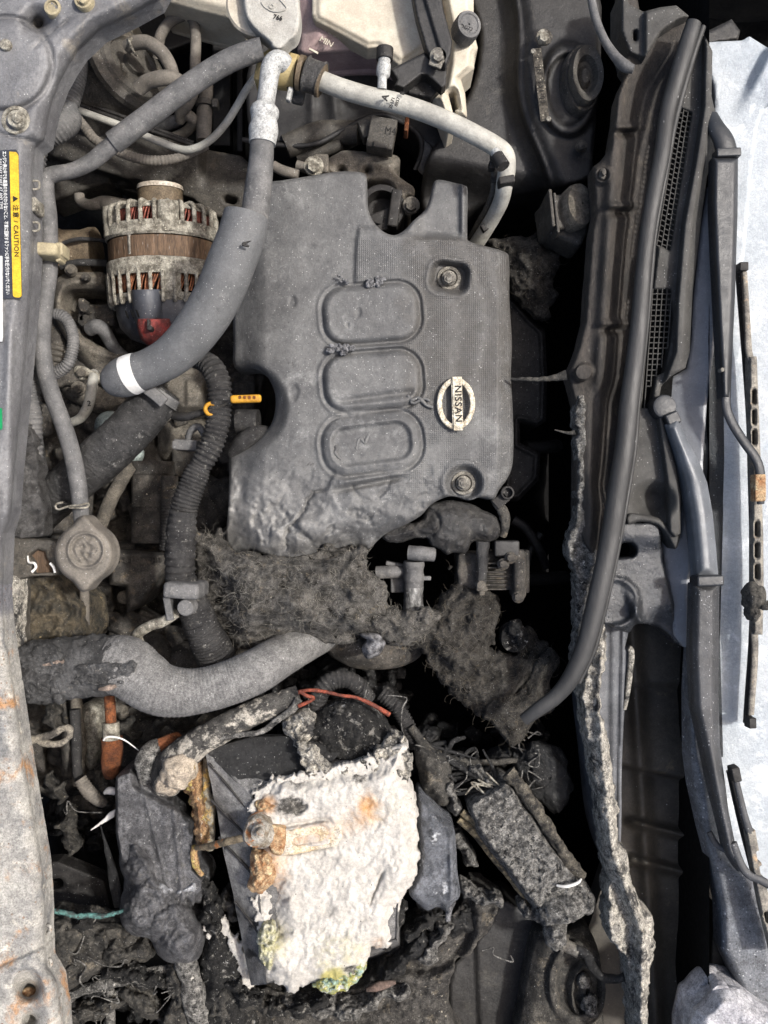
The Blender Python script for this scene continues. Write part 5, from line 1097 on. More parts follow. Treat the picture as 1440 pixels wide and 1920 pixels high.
# ---------------------------------------------------------------- charcoal canister and hoses at the upper left
t_ = thing('vapour_canister', 'grey cylindrical canister lying under looped hoses in the upper left', 'canister')
c = P(192, 176, -.12)
b = MB(); b.lathe(c, (.80, .28, .62), [(-.02, .01), (-.02, .046), (.045, .046), (.047, .050), (.053, .050), (.055, .046), (.056, .040), (.060, .038), (.061, .030), (.057, .028), (.057, .001)], 48, amp=.5).build('body', railM, t_)
b = MB(); b.lathe(tuple(np.array(c)+np.array((.80, .28, .62))/1.05*.056), (.80, .28, .62), [(0, .012), (.006, .012), (.006, .001)], 20).build('port', railM, t_)
tag(MB().tube([(238, 88, -.06, 12), (252, 81, -.055, 13), (276, 80, -.05, 13), (300, 95, -.05, 13), (316, 118, -.055, 13), (326, 145, -.06, 12)], 16, 3, hollow=True).build('vacuum_hose', tanrub), 'tan hose loop with a pinched clamp on its open end above the canister', 'hose')
b = MB(); b.tube([(236, 86, -.055, 3), (244, 76, -.048, 3), (246, 72, -.048, 4)], 8, 2); b.tube([(240, 72, -.05, 2), (250, 96, -.04, 2.5), (256, 104, -.048, 2)], 8, 2); tag(b.build('spring_clamp', alu), 'small pale spring clamp on the tan hose end', 'clamp')
tag(MB().tube([(260, 167, -.05, 14), (276, 154, -.045, 14), (300, 147, -.04, 14), (322, 147, -.045, 14), (340, 156, -.06, 13), (352, 176, -.08, 12)], 16, 3, hollow=True).build('vacuum_hose', tanrub), 'short thick tan hose with a cut open end below the hose loop', 'hose')
tag(MB().tube([(296, 110, -.09, 10), (300, 70, -.08, 10), (318, 42, -.075, 10), (345, 28, -.07, 11), (362, 38, -.07, 10), (367, 70, -.07, 10), (366, 120, -.07, 10), (366, 160, -.075, 10), (356, 190, -.08, 10), (340, 210, -.09, 11), (338, 226, -.10, 10)], 14, 3).build('fuel_hose', tanrub), 'tall tan U-shaped hose beside the dark wing panel', 'hose')
tag(MB().tube([(336, 218, -.10, 12), (352, 216, -.095, 11), (362, 228, -.10, 10), (350, 246, -.11, 10), (322, 262, -.12, 11)], 14, 3).build('fuel_hose', tanrub), 'short tan hose bend where the tall hose ends behind the rail', 'hose')
tag(MB().tube([(290, 240, -.13, 11), (316, 232, -.12, 12), (342, 224, -.12, 11)], 14, 3).build('fuel_hose', rubber), 'dark stub of hose behind the cream pipe', 'hose')
t_ = thing('hose_clamp', 'clamped dusty hose joint upright beside the braided line', 'clamp')
b = MB(); b.tube([(388, 150, -.10, 12), (386, 190, -.10, 13), (383, 215, -.1, 15), (382, 264, -.1, 14)], 14, 3, amp=1.5).build('sleeve', tanrub, t_)
b = MB(); b.tube([(384, 190, -.098, 17), (384, 200, -.098, 17)], 20, 2); b.rbox(404, 196, -.095, 12, 16, .01, bev=2); b.build('band', railM, t_)
tag(MB().tube([(142, 205, -.07, 7), (180, 219, -.07, 7), (230, 237, -.068, 7), (280, 258, -.066, 7), (318, 273, -.065, 7), (348, 281, -.06, 7), (376, 274, -.055, 7), (402, 256, -.05, 7), (426, 228, -.045, 7), (446, 196, -.04, 7), (462, 168, -.035, 7), (484, 138, -.03, 7)], 14, 3).build('air_conditioning_line', creampipe), 'thin cream metal line crossing under the thick hose to the yellow collar', 'pipe')
t_ = thing('guide_rail', 'pair of thin black strips behind the cream metal line', 'trim strip')
for k in (0, 1): MB().tube([(140, 186+k*8, -.085, 4), (240, 222+k*8, -.085, 4), (362, 268+k*5, -.085, 4)], 8, 6).build('strip', blackpl, t_)
tag(MB().tube([(148, 222, -.06, 7), (160, 240, -.06, 9), (176, 260, -.058, 9), (196, 272, -.058, 8), (226, 286, -.062, 9), (262, 298, -.062, 9), (300, 301, -.062, 9), (340, 294, -.066, 8), (388, 274, -.075, 7)], 14, 2, ribs=(7, .06)).build('taped_harness', tanrub), 'tape-wrapped grey cable sagging beneath the cream metal line', 'wiring')
tag(MB().tube([(150, 108, -.05, 13), (144, 132, -.045, 18), (139, 160, -.04, 18), (131, 192, -.035, 17), (126, 206, -.035, 17)], 18, 1.2, ribs=(7, .07)).build('corrugated_sleeve', rubber), 'ribbed grey cable sleeve coming out from under the slate gusset', 'sleeve')
b = MB(); b.tube([(126, 204, -.03, 20), (122, 222, -.025, 30), (106, 240, -.02, 28), (88, 252, -.02, 24)], 22, 1.2, ribs=(5, .03)); tag(b.build('ribbed_boot', rubber), 'bulbous finely ribbed rubber boot beside the slate gusset', 'boot')
tag(MB().tube([(84, 262, .0, 6), (78, 290, .0, 6), (72, 310, .0, 5)], 10, 3).build('pipe_stub', creampl), 'short pale pipe stub at the edge of the slate bar', 'pipe')
tag(MB().tube([(76, 268, -.01, 14), (72, 300, -.01, 14), (68, 340, -.012, 14), (68, 400, -.015, 12), (70, 460, -.015, 12), (66, 520, -.015, 12), (62, 580, -.015, 12), (58, 620, -.02, 12)], 18, 1.3, ribs=(9, .10)).build('corrugated_sleeve', rubber), 'ribbed cable sleeve running down between the slate bar and the thin hose', 'sleeve')
for i, (y, r) in enumerate(((347, 6), (425, 6))):
    tag(MB().tube([(62, y-8, .08, 2.2), (72, y-7, .08, 2.2), (74, y, .08, 2.2), (72, y+7, .08, 2.2), (62, y+8, .08, 2.2)], 8, 2).build('wire_loop', alu), ['small wire loop at the bar edge just below the hose bend', 'small wire loop at the bar edge just above the tan clip'][i], 'wire loop')
tag(MB().rbox(70, 389, .07, 12, 26, .02, bev=5, amp=2).build('edge_clip', alu), 'small pale clip on the slate bar between two wire loops', 'clip')
tag(MB().tube([(148, 364, -.14, 10), (152, 378, -.14, 10), (170, 384, -.135, 10), (190, 380, -.135, 12), (204, 380, -.135, 12), (240, 382, -.15, 8)], 14, 3).build('small_hose', tanrub), 'small tan hose elbow under the holed rail left of the alternator pulley', 'hose')
# overflow hose, filler cap
t_ = thing('overflow_hose', 'thin dusty hose winding down the left side from the pale cap to the filler cap', 'hose')
MB().tube([(492, 92, .05, 21), (470, 98, .05, 21), (430, 114, .05, 21), (385, 140, .048, 21), (335, 175, .045, 21), (285, 213, .042, 21), (245, 243, .04, 21), (212, 268, .038, 21)], 20, 4, hollow=True).build('sleeve', rubber, t_)
MB().tube([(222, 262, .038, 16), (200, 280, .037, 16), (170, 304, .036, 15), (135, 320, .036, 14), (100, 327, .036, 15), (86, 336, .036, 17), (84, 358, .036, 17), (89, 400, .036, 17), (92, 440, .036, 16), (92, 500, .036, 16), (85, 550, .036, 17), (79, 600, .036, 17), (79, 650, .036, 16), (86, 700, .036, 16), (101, 750, .036, 16), (120, 800, .036, 16), (135, 850, .036, 16), (145, 900, .036, 16), (151, 950, .034, 15), (154, 1000, .03, 14)], 20, 4).build('tube', rubber, t_)
b = MB(); b.tube([(118, 942, .05, 2), (108, 944, .05, 2), (104, 950, .05, 2), (110, 955, .05, 2), (130, 949, .053, 2), (150, 947, .057, 2), (164, 944, .05, 2), (166, 948, .046, 2), (158, 952, .053, 2), (130, 952, .052, 2)], 8, 2).build('wire_clip', alu, t_)
t_ = thing('hose_clip', 'tan plastic clip holding the thin hose to the slate bar', 'clip')
b = MB(); b.rbox(92, 474, .05, 50, 24, .03, rot=-3, bev=8, amp=1); b.rbox(117, 472, .045, 14, 24, .02, bev=4, amp=1.5); b.rbox(70, 472, .05, 20, 22, .02, bev=4); b.rbox(112, 486, .045, 10, 16, .014, bev=3, rot=20); b.build('clip', clampT, t_)
t_ = thing('filler_cap', 'dusty brown-grey pressure cap with two ears on the cross plate at the left', 'filler cap')
kc = K(.055)
fr = lambda a: 55+17*math.exp(-((abs(math.degrees(a))-90)/15)**2)
MB().patch([(157+fr(a)*math.cos(a), 1038+fr(a)*math.sin(a)) for a in np.linspace(-math.pi, math.pi, 60, endpoint=False)], .055, lambda x, y, t: .003*np.exp(-((np.hypot(x-161, y-1032)-33)/3)**2)-.0015*ss(32, 27, np.hypot(x-161, y-1032))+.0034*ss(30, 20, np.hypot(x-161, y-1032))*fbm(x, y, 0, 10, 4, 5, True), res=2, er=10, eh=.008, skirt=.022, sub=3, amp=.0006).build('cap', tanrub, t_)
b = MB(); b.cylz(157, 1036, .02, .045, 44, .1, 32).build('neck', railM, t_)
# ---------------------------------------------------------------- refrigerant pipe, collar, clamp
t_ = thing('refrigerant_pipe', 'cream speckled metal pipe running from the yellow collar across the top to the right', 'pipe')
q = [(604, 152, .03, 18), (640, 166, .03, 18), (690, 181, .03, 18), (740, 192, .03, 18), (790, 208, .03, 18), (840, 228, .03, 18), (885, 250, .028, 18), (925, 272, .024, 18), (946, 290, .02, 18), (950, 315, .014, 17), (946, 345, .006, 16), (940, 375, -.01, 15), (926, 405, -.03, 14), (908, 435, -.05, 14), (890, 462, -.07, 14)]
MB().tube(q, 24, 4).build('pipe', creampipe, t_)
b = MB(); b.tube([(716, 168, .035, 9), (717, 146, .036, 9), (718, 140, .036, 13), (720, 122, .036, 13), (720, 118, .036, 11), (721, 110, .036, 12)], 18, 3).build('service_valve', silver, t_)
b = MB(); b.tube([(721, 112, .036, 15.5), (722, 91, .036, 16)], 20, 2).build('valve_cap', blackpl, t_)
b = MB(); b.tube([(928, 284, .036, 9), (936, 296, .04, 9)], 12, 2).build('service_valve', silver, t_)
b = MB(); b.tube([(932, 292, .042, 12), (944, 312, .046, 13)], 18, 2).build('valve_cap', blackpl, t_)
b = MB(); b.rbox(948, 343, .012, 30, 14, .02, rot=10, bev=3); b.build('pipe_clip', blackpl, t_)
text('A', 722.5, 183, .0445, 17, 72, inkM, t_, 'lettering', bold=.5); text('35171', 735, 193, .0448, 9, 72, inkM, t_, 'lettering'); text('8857', 745, 191, .0445, 9, 72, inkM, t_, 'lettering'); text('B', 755, 175, .0425, 12, 72, inkM, t_, 'lettering')
t_ = thing('heater_line', 'thin grey metal line descending beside the cream pipe', 'pipe')
MB().tube([(923, 290, .0, 5), (925, 330, -.005, 5), (924, 360, -.012, 6), (912, 392, -.03, 6), (896, 420, -.05, 6), (882, 448, -.07, 6)], 12, 3).build('pipe', railM, t_)
b = MB(); b.rbox(922, 312, .004, 12, 14, .01, bev=2); b.rbox(926, 336, -.008, 12, 18, .01, bev=2); b.rbox(908, 428, -.04, 12, 14, .01, bev=2, rot=30); b.build('pipe_clip', blackpl, t_)
t_ = thing('pipe_collar', 'yellowed plastic collar gripping the silver elbow', 'collar')
b = MB(); b.tube([(526, 132, .02, 34), (556, 138, .02, 32)], 26, 3); b.rbox(488, 147, .02, 12, 34, .03, rot=-10, bev=4); b.rbox(510, 122, .012, 40, 40, .02, rot=30, bev=4); b.build('collar', clampY, t_)
t_ = thing('pipe_clamp', 'grey metal clamp with rubber lining round the cream pipe', 'clamp')
b = MB(); b.tube([(560, 136, .03, 31), (568, 138, .03, 31)], 26, 3, flat=1.); b.tube([(600, 150, .03, 30), (605, 152, .03, 30)], 26, 3); b.build('rubber_lining', pulleyM, t_)
b = MB(); b.tube([(572, 139, .03, 31), (575, 140, .03, 34), (578, 141, .03, 30), (598, 148, .03, 30), (601, 149, .03, 33), (603, 150, .03, 31)], 28, 1.5, amp=.6); b.build('band', foil, t_)
b = MB(); b.rbox(555, 168, .018, 34, 14, .012, rot=-20, bev=2, amp=1); b.rbox(560, 182, .01, 22, 26, .008, rot=-14, bev=4, amp=1); b.build('ear', foil, t_)
b = MB(); b.rbox(543, 178, .026, 9, 26, .008, rot=-14, bev=3); b.build('screw', silver, t_)
# ---------------------------------------------------------------- thick hose with foam sleeve
t_ = thing('refrigerant_hose', 'thick hose with speckled silver elbow and wide grey foam sleeve ending in a white ring', 'hose')
MB().tube([(536, 122, .055, 17), (528, 116, .058, 19), (517, 116, .06, 20), (508, 128, .06, 19), (504, 150, .06, 18), (500, 180, .06, 17), (496, 205, .06, 17)], 22, 3).build('elbow', silver, t_)
MB().tube([(498, 196, .06, 19), (497, 204, .06, 26), (496, 214, .06, 27), (495, 224, .06, 24), (495, 234, .06, 26), (494, 246, .06, 28), (493, 258, .06, 26), (492, 270, .06, 25)], 24, 2, amp=.8).build('ferrule', silver, t_)
MB().tube([(492, 256, .06, 22), (490, 300, .06, 23), (485, 345, .06, 25), (478, 400, .06, 26), (470, 440, .06, 26)], 24, 4).build('hose', rubber, t_)
MB().tube([(462, 404, .06, 42), (452, 445, .06, 44), (434, 492, .06, 45), (414, 542, .058, 45), (388, 590, .056, 44), (351, 640, .052, 41), (318, 670, .048, 38), (285, 688, .044, 36), (258, 698, .042, 36)], 32, 4, hollow=True, amp=.7, sc=60).build('foam_sleeve', foam, t_)
MB().tube([(262, 697, .042, 36.8), (250, 701, .041, 38), (243, 704, .04, 38.4)], 32, 2, caps=False).build('white_ring', white, t_)
MB().tube([(245, 703, .04, 38), (228, 709, .038, 37), (212, 714, .036, 31), (202, 717, .034, 22), (197, 719, .033, 10)], 32, 2).build('sleeve_end', foam, t_)
b = MB(); b.tube([(467, 462, .084, 2), (455, 458, .086, 3), (470, 452, .083, 1)], 6, 2); b.build('nick', blackpl, t_)
t_ = thing('radiator_hose', 'thick charred black hose running down to the left under the white ringed sleeve', 'hose')
MB().tube([(308, 728, -.0, 34), (286, 758, .0, 40), (258, 790, .0, 42), (222, 828, .0, 43), (180, 866, -.002, 43), (140, 900, -.008, 42), (100, 935, -.02, 40), (70, 965, -.03, 38)], 28, 1.6, ribs=(9, .004), amp=3.5, sc=20).build('hose', M('sheeny_charred_hose', (62, 61, 60), (36, 36, 36), r=.4, s=60, b=.8, bs=240, grain=.4, spk=(W1, W2), spec=.5, bc=.4, bcs=70, layers=(((126, 124, 120), 60, .58, .70),)), t_)
b = MB(); b.tube([(306, 732, .0, 38), (296, 746, .0, 40)], 26, 2, ribs=(4, .03), amp=1.5); b.rbox(292, 742, .03, 44, 22, .006, rot=-40, bev=3, amp=3); b.build('tape', rubber, t_)
# dipstick
t_ = thing('dipstick', 'yellow-handled dipstick at the round notch of the engine cover', 'dipstick')
b = MB(); b.rbox(461, 748, .03, 58, 15, .007, rot=2, bev=5, amp=.4); b.build('handle', yellow, t_)
b = MB(); b.tube([(395+10*math.cos(a), 767+10*math.sin(a), .012, 4) for a in np.linspace(.4, 6.2, 20)], 10, 2); b.build('guide_ring', yellow, t_)
b = MB()
for k in range(4): b.rbox(450+k*9, 745, .0342, 4.5, 5, .001, bev=.5)
b.build('handle_recess', rust, t_)
MB().tube([(436, 752, .028, 2), (418, 760, .02, 2), (398, 768, .012, 2.4), (384, 771, .008, 4)], 8, 3).build('rod', railM, t_)
MB().tube([(390, 770, .004, 6), (366, 777, .0, 7), (344, 782, -.004, 8), (325, 778, -.01, 8), (312, 764, -.02, 8), (305, 745, -.03, 8)], 12, 3).build('guide_tube', blackpl2, t_)
# small bracketed pipe with figure 2
t_ = thing('vent_pipe', 'short bent cream pipe marked 2 bolted by a small eye bracket', 'pipe')
MB().patch([(138, 694), (144, 686), (158, 687), (170, 694), (182, 698), (187, 708), (184, 716), (178, 716), (172, 706), (160, 706), (152, 712), (142, 706)], -.05, None, res=1.6, er=3, eh=.002, skirt=.006).build('eye_bracket', alu, t_)
b = MB(); b.cylz(150, 698, -.06, -.044, 8, .3, 16); b.build('bolt', beigemet, t_)
MB().tube([(176, 700, -.06, 9), (174, 716, -.045, 10), (171, 735, -.045, 10), (167, 755, -.046, 10), (160, 772, -.05, 10), (148, 786, -.055, 9), (122, 796, -.065, 8)], 16, 2.5).build('pipe', creampipe, t_)
text('2', 167, 757, -.0385, 15, 4, inkM, t_, 'lettering')
# looms left
tag(MB().tube([(98, 588, .0, 9), (116, 592, .0, 11), (130, 608, .0, 11), (137, 634, .0, 11), (135, 660, .0, 11), (126, 684, .0, 11), (108, 698, -.004, 11), (98, 704, -.01, 10)], 16, 1.2, ribs=(5, .07)).build('wiring_loom', rubber), 'bowed tape-wrapped wiring loom right of the thin hose', 'wiring')
t_ = thing('coil_windings', 'stack of three pale tube ends poking from behind the thin hose', 'tubes')
for k in range(3): MB().tube([(92, 648+k*11, -.01, 6), (108, 652+k*11, -.01, 6), (121, 656+k*11, -.012, 5)], 10, 3).build('tube_end', railM, t_)
tag(MB().tube([(48, 690, .02, 20), (56, 740, .02, 20), (60, 790, .02, 19), (62, 850, .015, 17), (60, 900, .01, 14)], 20, 1.4, ribs=(9, .05), amp=3, sc=18).build('corrugated_sleeve', rubber), 'scuffed wide ribbed sleeve between the bar and the bend of the thin hose', 'sleeve')
MBf = MB(); MBf.patch([(34, 700), (52, 720), (58, 780), (66, 830), (74, 880), (70, 900), (82, 950), (84, 1000), (60, 1006), (22, 1004), (22, 940), (30, 860), (34, 780)], .03, lambda x, y, t: .01*fbm(x, y, 0, 40, 4, 3, True), res=2.5, er=5, eh=.004, skirt=.02, rag=3); tag(MBf.build('foil_sheet', foil), 'crumpled dark foil sheet along the slate bar above the cross plate', 'foil')
# main wiring harness
t_ = thing('wiring_harness', 'thick black corrugated wiring harness running down beside the engine cover, frayed at its lower end', 'wiring')
MB().tube([(352, 672, -.02, 14), (378, 676, -.01, 18), (398, 690, .0, 21), (410, 718, .004, 22), (412, 755, .004, 22), (408, 795, .004, 22), (398, 830, .004, 22), (384, 860, .004, 21), (374, 878, .002, 17)], 22, 1.1, ribs=(9, .07)).build('conduit', rubberD, t_)
MB().tube([(380, 868, .004, 16), (372, 882, .004, 22), (360, 910, .004, 24), (348, 940, .004, 25), (340, 975, .002, 24), (336, 1000, .0, 25)], 22, 1.1, ribs=(7, .05), amp=1).build('conduit', rubberD, t_)
MB().tube([(344, 960, .008, 24), (340, 1000, .008, 27), (338, 1040, .008, 28), (338, 1078, .006, 28), (346, 1100, .006, 28)], 24, 1.4, ribs=(13, .035), amp=4, sc=10).build('wrapped_section', rubberD, t_)
b = MB(); b.rbox(350, 1104, .012, 66, 30, .05, rot=-4, bev=8, amp=2); b.build('harness_clamp', rubber, t_)
MB().tube([(350, 1110, .0, 30), (364, 1140, .0, 31), (380, 1180, -.004, 33), (398, 1216, -.012, 36), (408, 1240, -.02, 36)], 26, 1.1, ribs=(6, .02), amp=3.5, sc=7).build('wire_bundle', rubberD, t_)
t_ = thing('sensor_bracket', 'small round-headed bracket with a bent metal pipe below the harness clamp', 'bracket')
b = MB(); b.cylz(347, 1140, -.0, .034, 16, .3, 24, amp=.6); b.rbox(318, 1140, .02, 14, 46, .012, rot=10, bev=3, amp=1); b.build('bracket', rubber, t_)
MB().tube([(330, 1150, .02, 9), (305, 1166, .016, 10), (280, 1174, .01, 10), (258, 1190, .0, 10), (262, 1210, -.01, 11)], 14, 3, amp=1).build('pipe', alu, t_)
b = MB(); b.rbox(350, 835, -.02, 44, 20, .016, rot=-3, bev=3); b.rbox(332, 835, -.02, 10, 14, .018, bev=1); b.tube([(352, 826, -.02, 6), (358, 808, -.02, 7), (372, 800, -.02, 7), (384, 815, -.02, 7)], 10, 3); tag(b.build('plug_connector', rubber), 'small grey plug connector left of the corrugated harness', 'connector')
b = MB(); b.lathe(P(430, 790, -.03), (1, 0, .1), [(0, .001), (0, .006), (.008, .006), (.008, .012), (.03, .012), (.03, .001)], 20); tag(b.build('oil_pressure_switch', rubberD), 'small round switch in the notch of the engine cover under the dipstick', 'switch')
tag(MB().tube([(440, 850, -.03, 16), (455, 830, -.02, 17), (478, 815, -.02, 17), (500, 812, -.03, 14)], 16, 3, amp=1).build('breather_hose', rubberD), 'black bent hose tucked below the notch of the engine cover', 'hose')
# heater hose
t_ = thing('heater_hose', 'fat grey heater hose curving across the bay, burnt open at its left end', 'hose')
MB().tube([(208, 1246, .022, 54), (236, 1250, .024, 57), (262, 1268, .024, 54), (295, 1290, .024, 50), (335, 1298, .022, 46), (380, 1294, .02, 42), (430, 1280, .016, 42), (480, 1258, .010, 42), (530, 1228, -.012, 39), (580, 1200, -.04, 36), (625, 1176, -.07, 34)], 34, 1.6, ribs=(7, .006), amp=1).build('hose', M('grey_woven_hose', (124, 123, 121), (104, 103, 102), r=.75, spk=(W1, W2), b=.35, bs=600), t_)
MB().tube([(36, 1268, .018, 52), (70, 1262, .02, 56), (110, 1254, .022, 58), (150, 1250, .022, 57), (190, 1248, .022, 56), (225, 1248, .023, 55)], 44, 2, amp=9, sc=15).build('burnt_section', M('burnt_hose_skin', (92, 92, 92), (58, 58, 58), r=.7, s=40, spk=(W1, W2), b=1., bs=220, bc=.5, bcs=60, layers=(((36, 36, 36), 50, .58, .68), ((150, 144, 134), 60, .62, .72))), t_)
b = MB()
rn = random.Random(4)
for k in range(30): b.blob(34+rn.uniform(0, 80), 1262+rn.uniform(-44, 48), .040+rn.uniform(-.02, .006), rn.uniform(8, 20), rn.uniform(6, 16), .009, rot=rn.uniform(0, 180), amp=.6, sc=9, seed=k, n=18)
for k in range(20): b.blob(140+rn.uniform(0, 110), 1246+rn.uniform(-4, 40), .0475+rn.uniform(-.002, .001), rn.uniform(6, 20), rn.uniform(2, 6), .005, rot=rn.uniform(-20, 20), amp=.6, sc=9, seed=k+40, n=16)
b.build('char_crust', bpy.data.materials['burnt_hose_skin'], t_)
b = MB(); b.tube([(82, 1247, .052, 3.5), (100, 1243, .054, 4), (118, 1241, .056, 3)], 8, 2, amp=4, sc=5); b.tube([(186, 1292, .05, 4), (204, 1290, .052, 6), (218, 1286, .05, 4)], 8, 2, amp=3); b.build('scorched_flake', M('pinkish_scorch', (168, 150, 136), (110, 98, 90), r=.95, b=1., s=200), t_)
hz = lambda x, y: .022+np.sqrt(np.maximum(57.**2-(y-1250-.12*(150-x)*ss(150, 40, x))**2, 1))*S
b = MB(); b.patch([(140, 1252), (170, 1246), (210, 1242), (246, 1240), (256, 1252), (244, 1270), (214, 1282), (190, 1288), (160, 1284), (142, 1272)], lambda x, y: hz(x, y)-.0008, lambda x, y, t: .004*fbm(x, y, 0, 11, 5, 3, True)+.001, res=1.6, er=3, eh=.002, skirt=.006, rag=7, ragsc=10)
b.patch([(30, 1226), (60, 1204), (100, 1206), (116, 1230), (112, 1270), (106, 1300), (60, 1316), (36, 1300)], lambda x, y: hz(x, y)-.001, lambda x, y, t: .007*fbm(x, y, 0, 16, 5, 4, True)+.001, res=1.6, er=4, eh=.003, skirt=.008, rag=8, ragsc=12)
b.build('bubbled_skin', bpy.data.materials['burnt_hose_skin'], t_)
# labels on the bar
lb = thing('caution_label', 'dark caution label with a yellow band and white lettering on the slate bar', 'label')
z0 = .0945
MB().patch([(-10, 282), (34, 280), (41, 560), (-10, 560)], .0985, None, res=8, er=0, skirt=.001, smooth=False).build('film', labelM, lb)
MB().patch([(17.5, 284), (30, 285), (34, 290), (40, 554), (37, 558), (26, 557), (24, 553)], .0993, None, res=2.5, er=0, skirt=.0008, smooth=False).build('yellow_band', yelpaint, lb)
text('▲ 注意 / CAUTION', 29.5, 424, .0998, 12.2, -88.6, inkM, lb, 'lettering', depth=.0002, space=1.12)
text('エンジン停止中でも高温のためさわらないこと、不意に回転するファンに手を近づけないでください', 11, 418, .0993, 8.3, -88.6, whiteprt, lb, 'lettering', depth=.0002, bold=.2, sx=.72)
text('RAS MAY START AT ANY TIME', 1.5, 345, .0993, 7, -88.6, whiteprt, lb, 'lettering', depth=.0002)
MB().patch([(-20, 480), (4, 480), (5, 640), (-20, 640)], .0998, None, res=8, er=0, skirt=.001, smooth=False).build('white_patch', whiteprt, lb)
tag(MB().patch([(-20, 765), (3, 765), (4, 805), (-20, 806)], .0985, None, res=6, er=0, skirt=.001, smooth=False).build('green_sticker', greenM), 'green sticker edge on the slate bar at the left edge of the photo', 'sticker')
# connector capsule right
t_ = thing('brake_fluid_cap', 'dusty pitted oval cap on a ribbed grey body left of the cowl', 'cap')
b = MB(); b.rbox(1040, 412, -.04, 44, 64, .05, rot=8, bev=8, amp=1.5, tilt=(0, 10)); b.rbox(1058, 440, -.05, 70, 50, .05, rot=-25, bev=10, amp=1.5); b.build('body', tanrub if False else railM, t_)
b = MB(); b.rbox(1026, 405, -.03, 6, 68, .05, rot=6, bev=2); b.rbox(1038, 408, -.02, 5, 74, .03, rot=6, bev=2); b.build('rib', railM, t_)
b = MB(); b.lathe(P(1068, 398, -.026), (.42, .1, 1), [(0, .001), (0, 42*K(0)), (.014, 44*K(0)), (.02, 40*K(0)), (.022, 30*K(0)), (.022, .001)], 40, amp=1.2, sc=10, ell=.72).build('cap', M('pitted_grey_foam', (140, 132, 118), (100, 94, 84), r=.9, s=90, b=1.4, bs=700, spk=(B1,)), t_)
# ================================================================ BATTERY CORNER
bt = thing('battery', 'burnt black battery whose top is buried under thick white ash', 'battery')
# case: tilted, left side face visible
def hexa(b, top, bot):
    V = [P(*p) for p in top]+[P(*p) for p in bot]
    # subdivided side faces with slight noise
    for i in range(4):
        j = (i+1) % 4; A, B, C, Dd = [np.array(V[q]) for q in (i, j, j+4, i+4)]
        m = 30; V2 = []; F = []
        for u in range(m+1):
            for v in range(m+1):
                a, c = u/m, v/m
                V2.append((A*(1-a)+B*a)*(1-c)+(Dd*(1-a)+C*a)*c)
        V2 = np.array(V2); nrm = np.cross(B-A, Dd-A); nrm /= np.linalg.norm(nrm)
        V2 += nrm*(.0022*fbm(V2[:, 0]/S, V2[:, 1]/S, V2[:, 2]/S, 50, 3, 5))[:, None]
        for u in range(m):
            for v in range(m):
                q = u*(m+1)+v; F.append((q, q+m+1, q+m+2, q+1))
        b.add(V2, F, True)
top = [(472, 1492, .035), (768, 1404, .035), (742, 1760, .035), (500, 1846, .035)]
b = MB(); hexa(b, top, [(384, 1408, .016), (740, 1360, -.11), (760, 1790, -.11), (470, 1848, .014)])
b.patch([(472, 1492), (768, 1404), (742, 1760), (500, 1846)], .033, None, res=6, er=0, skirt=0, smooth=False)
b.build('case', batside, bt)
b = MB(); hexa(b, [(384, 1410, .012), (540, 1385, .006), (600, 1440, .034), (474, 1490, .033)], [(386, 1440, -.06), (540, 1400, -.05), (600, 1450, -.04), (474, 1500, -.04)])
b.patch([(384, 1408), (470, 1382), (560, 1380), (640, 1410), (600, 1452), (474, 1498)], plane((384, 1410, .016), (474, 1492, .034), (560, 1380, .010)), None, res=4, er=0, skirt=.01, smooth=False, amp=.003, sc=26)
b.build('top_rim', char, bt)
for k, (xa, ya, xb, yb) in enumerate(((392, 1432, 466, 1520), (396, 1500, 470, 1576), (410, 1570, 472, 1636), (440, 1690, 486, 1750), (426, 1452, 474, 1500))):
    if k == 0: rb = MB()
    rb.tube([(xa, ya, 0.019, 2.4), ((xa+xb)/2, (ya+yb)/2, .026, 2.4), (xb, yb, .031, 3)], 8, 4, amp=1.5); rb.build('case_rib', blackpl, bt); rb = MB()
# ash
o_ = [(474, 1500), (486, 1480), (506, 1462), (540, 1452), (580, 1448), (620, 1450), (636, 1436), (660, 1440), (700, 1432), (722, 1420), (740, 1396), (762, 1394), (764, 1420), (760, 1446), (772, 1470), (784, 1510), (780, 1552), (786, 1600), (780, 1640), (766, 1670), (748, 1700), (738, 1730), (736, 1766), (728, 1782), (712, 1776), (698, 1782), (690, 1800), (676, 1832), (656, 1846), (630, 1852), (600, 1850), (580, 1840), (560, 1856), (544, 1860), (522, 1846), (500, 1826), (492, 1800), (484, 1770), (500, 1740), (520, 1742), (514, 1710), (516, 1672), (500, 1664), (480, 1672), (462, 1666), (466, 1640), (480, 1600), (474, 1560), (470, 1530)]
def zf(x, y, t):
    z = .014*ss(0, 34, t)+.007*fbm(x, y, 0, 60, 4, 3)+.0030*fbm(x, y, 0, 20, 5, 8)+.0016*fbm(x, y, 0, 6, 3, 9)
    r = rrect(x, y, 572, 1569, 100, 36, 14, -10)
    z += .004*ss(3, -5, np.abs(r)-4)*ss(632, 600, x)-.004*np.exp(-((r-8)/4)**2)*ss(640, 610, x)
    v = (y-1520)+(x-575)*.18
    z += -.006*ss(.1, .45, fbm(x, y, 0, 22, 5, 14, True)*ss(30, 0, np.hypot(x-560, y-1512)))
    u = np.hypot((x-700), (y-1660)*.5); z += -.005*np.exp(-((x-706+(y-1665)*.45+4*fbm(x, y, 0, 14, 3, 2))/3)**2)*ss(40, 20, np.abs(y-1665))
    return z
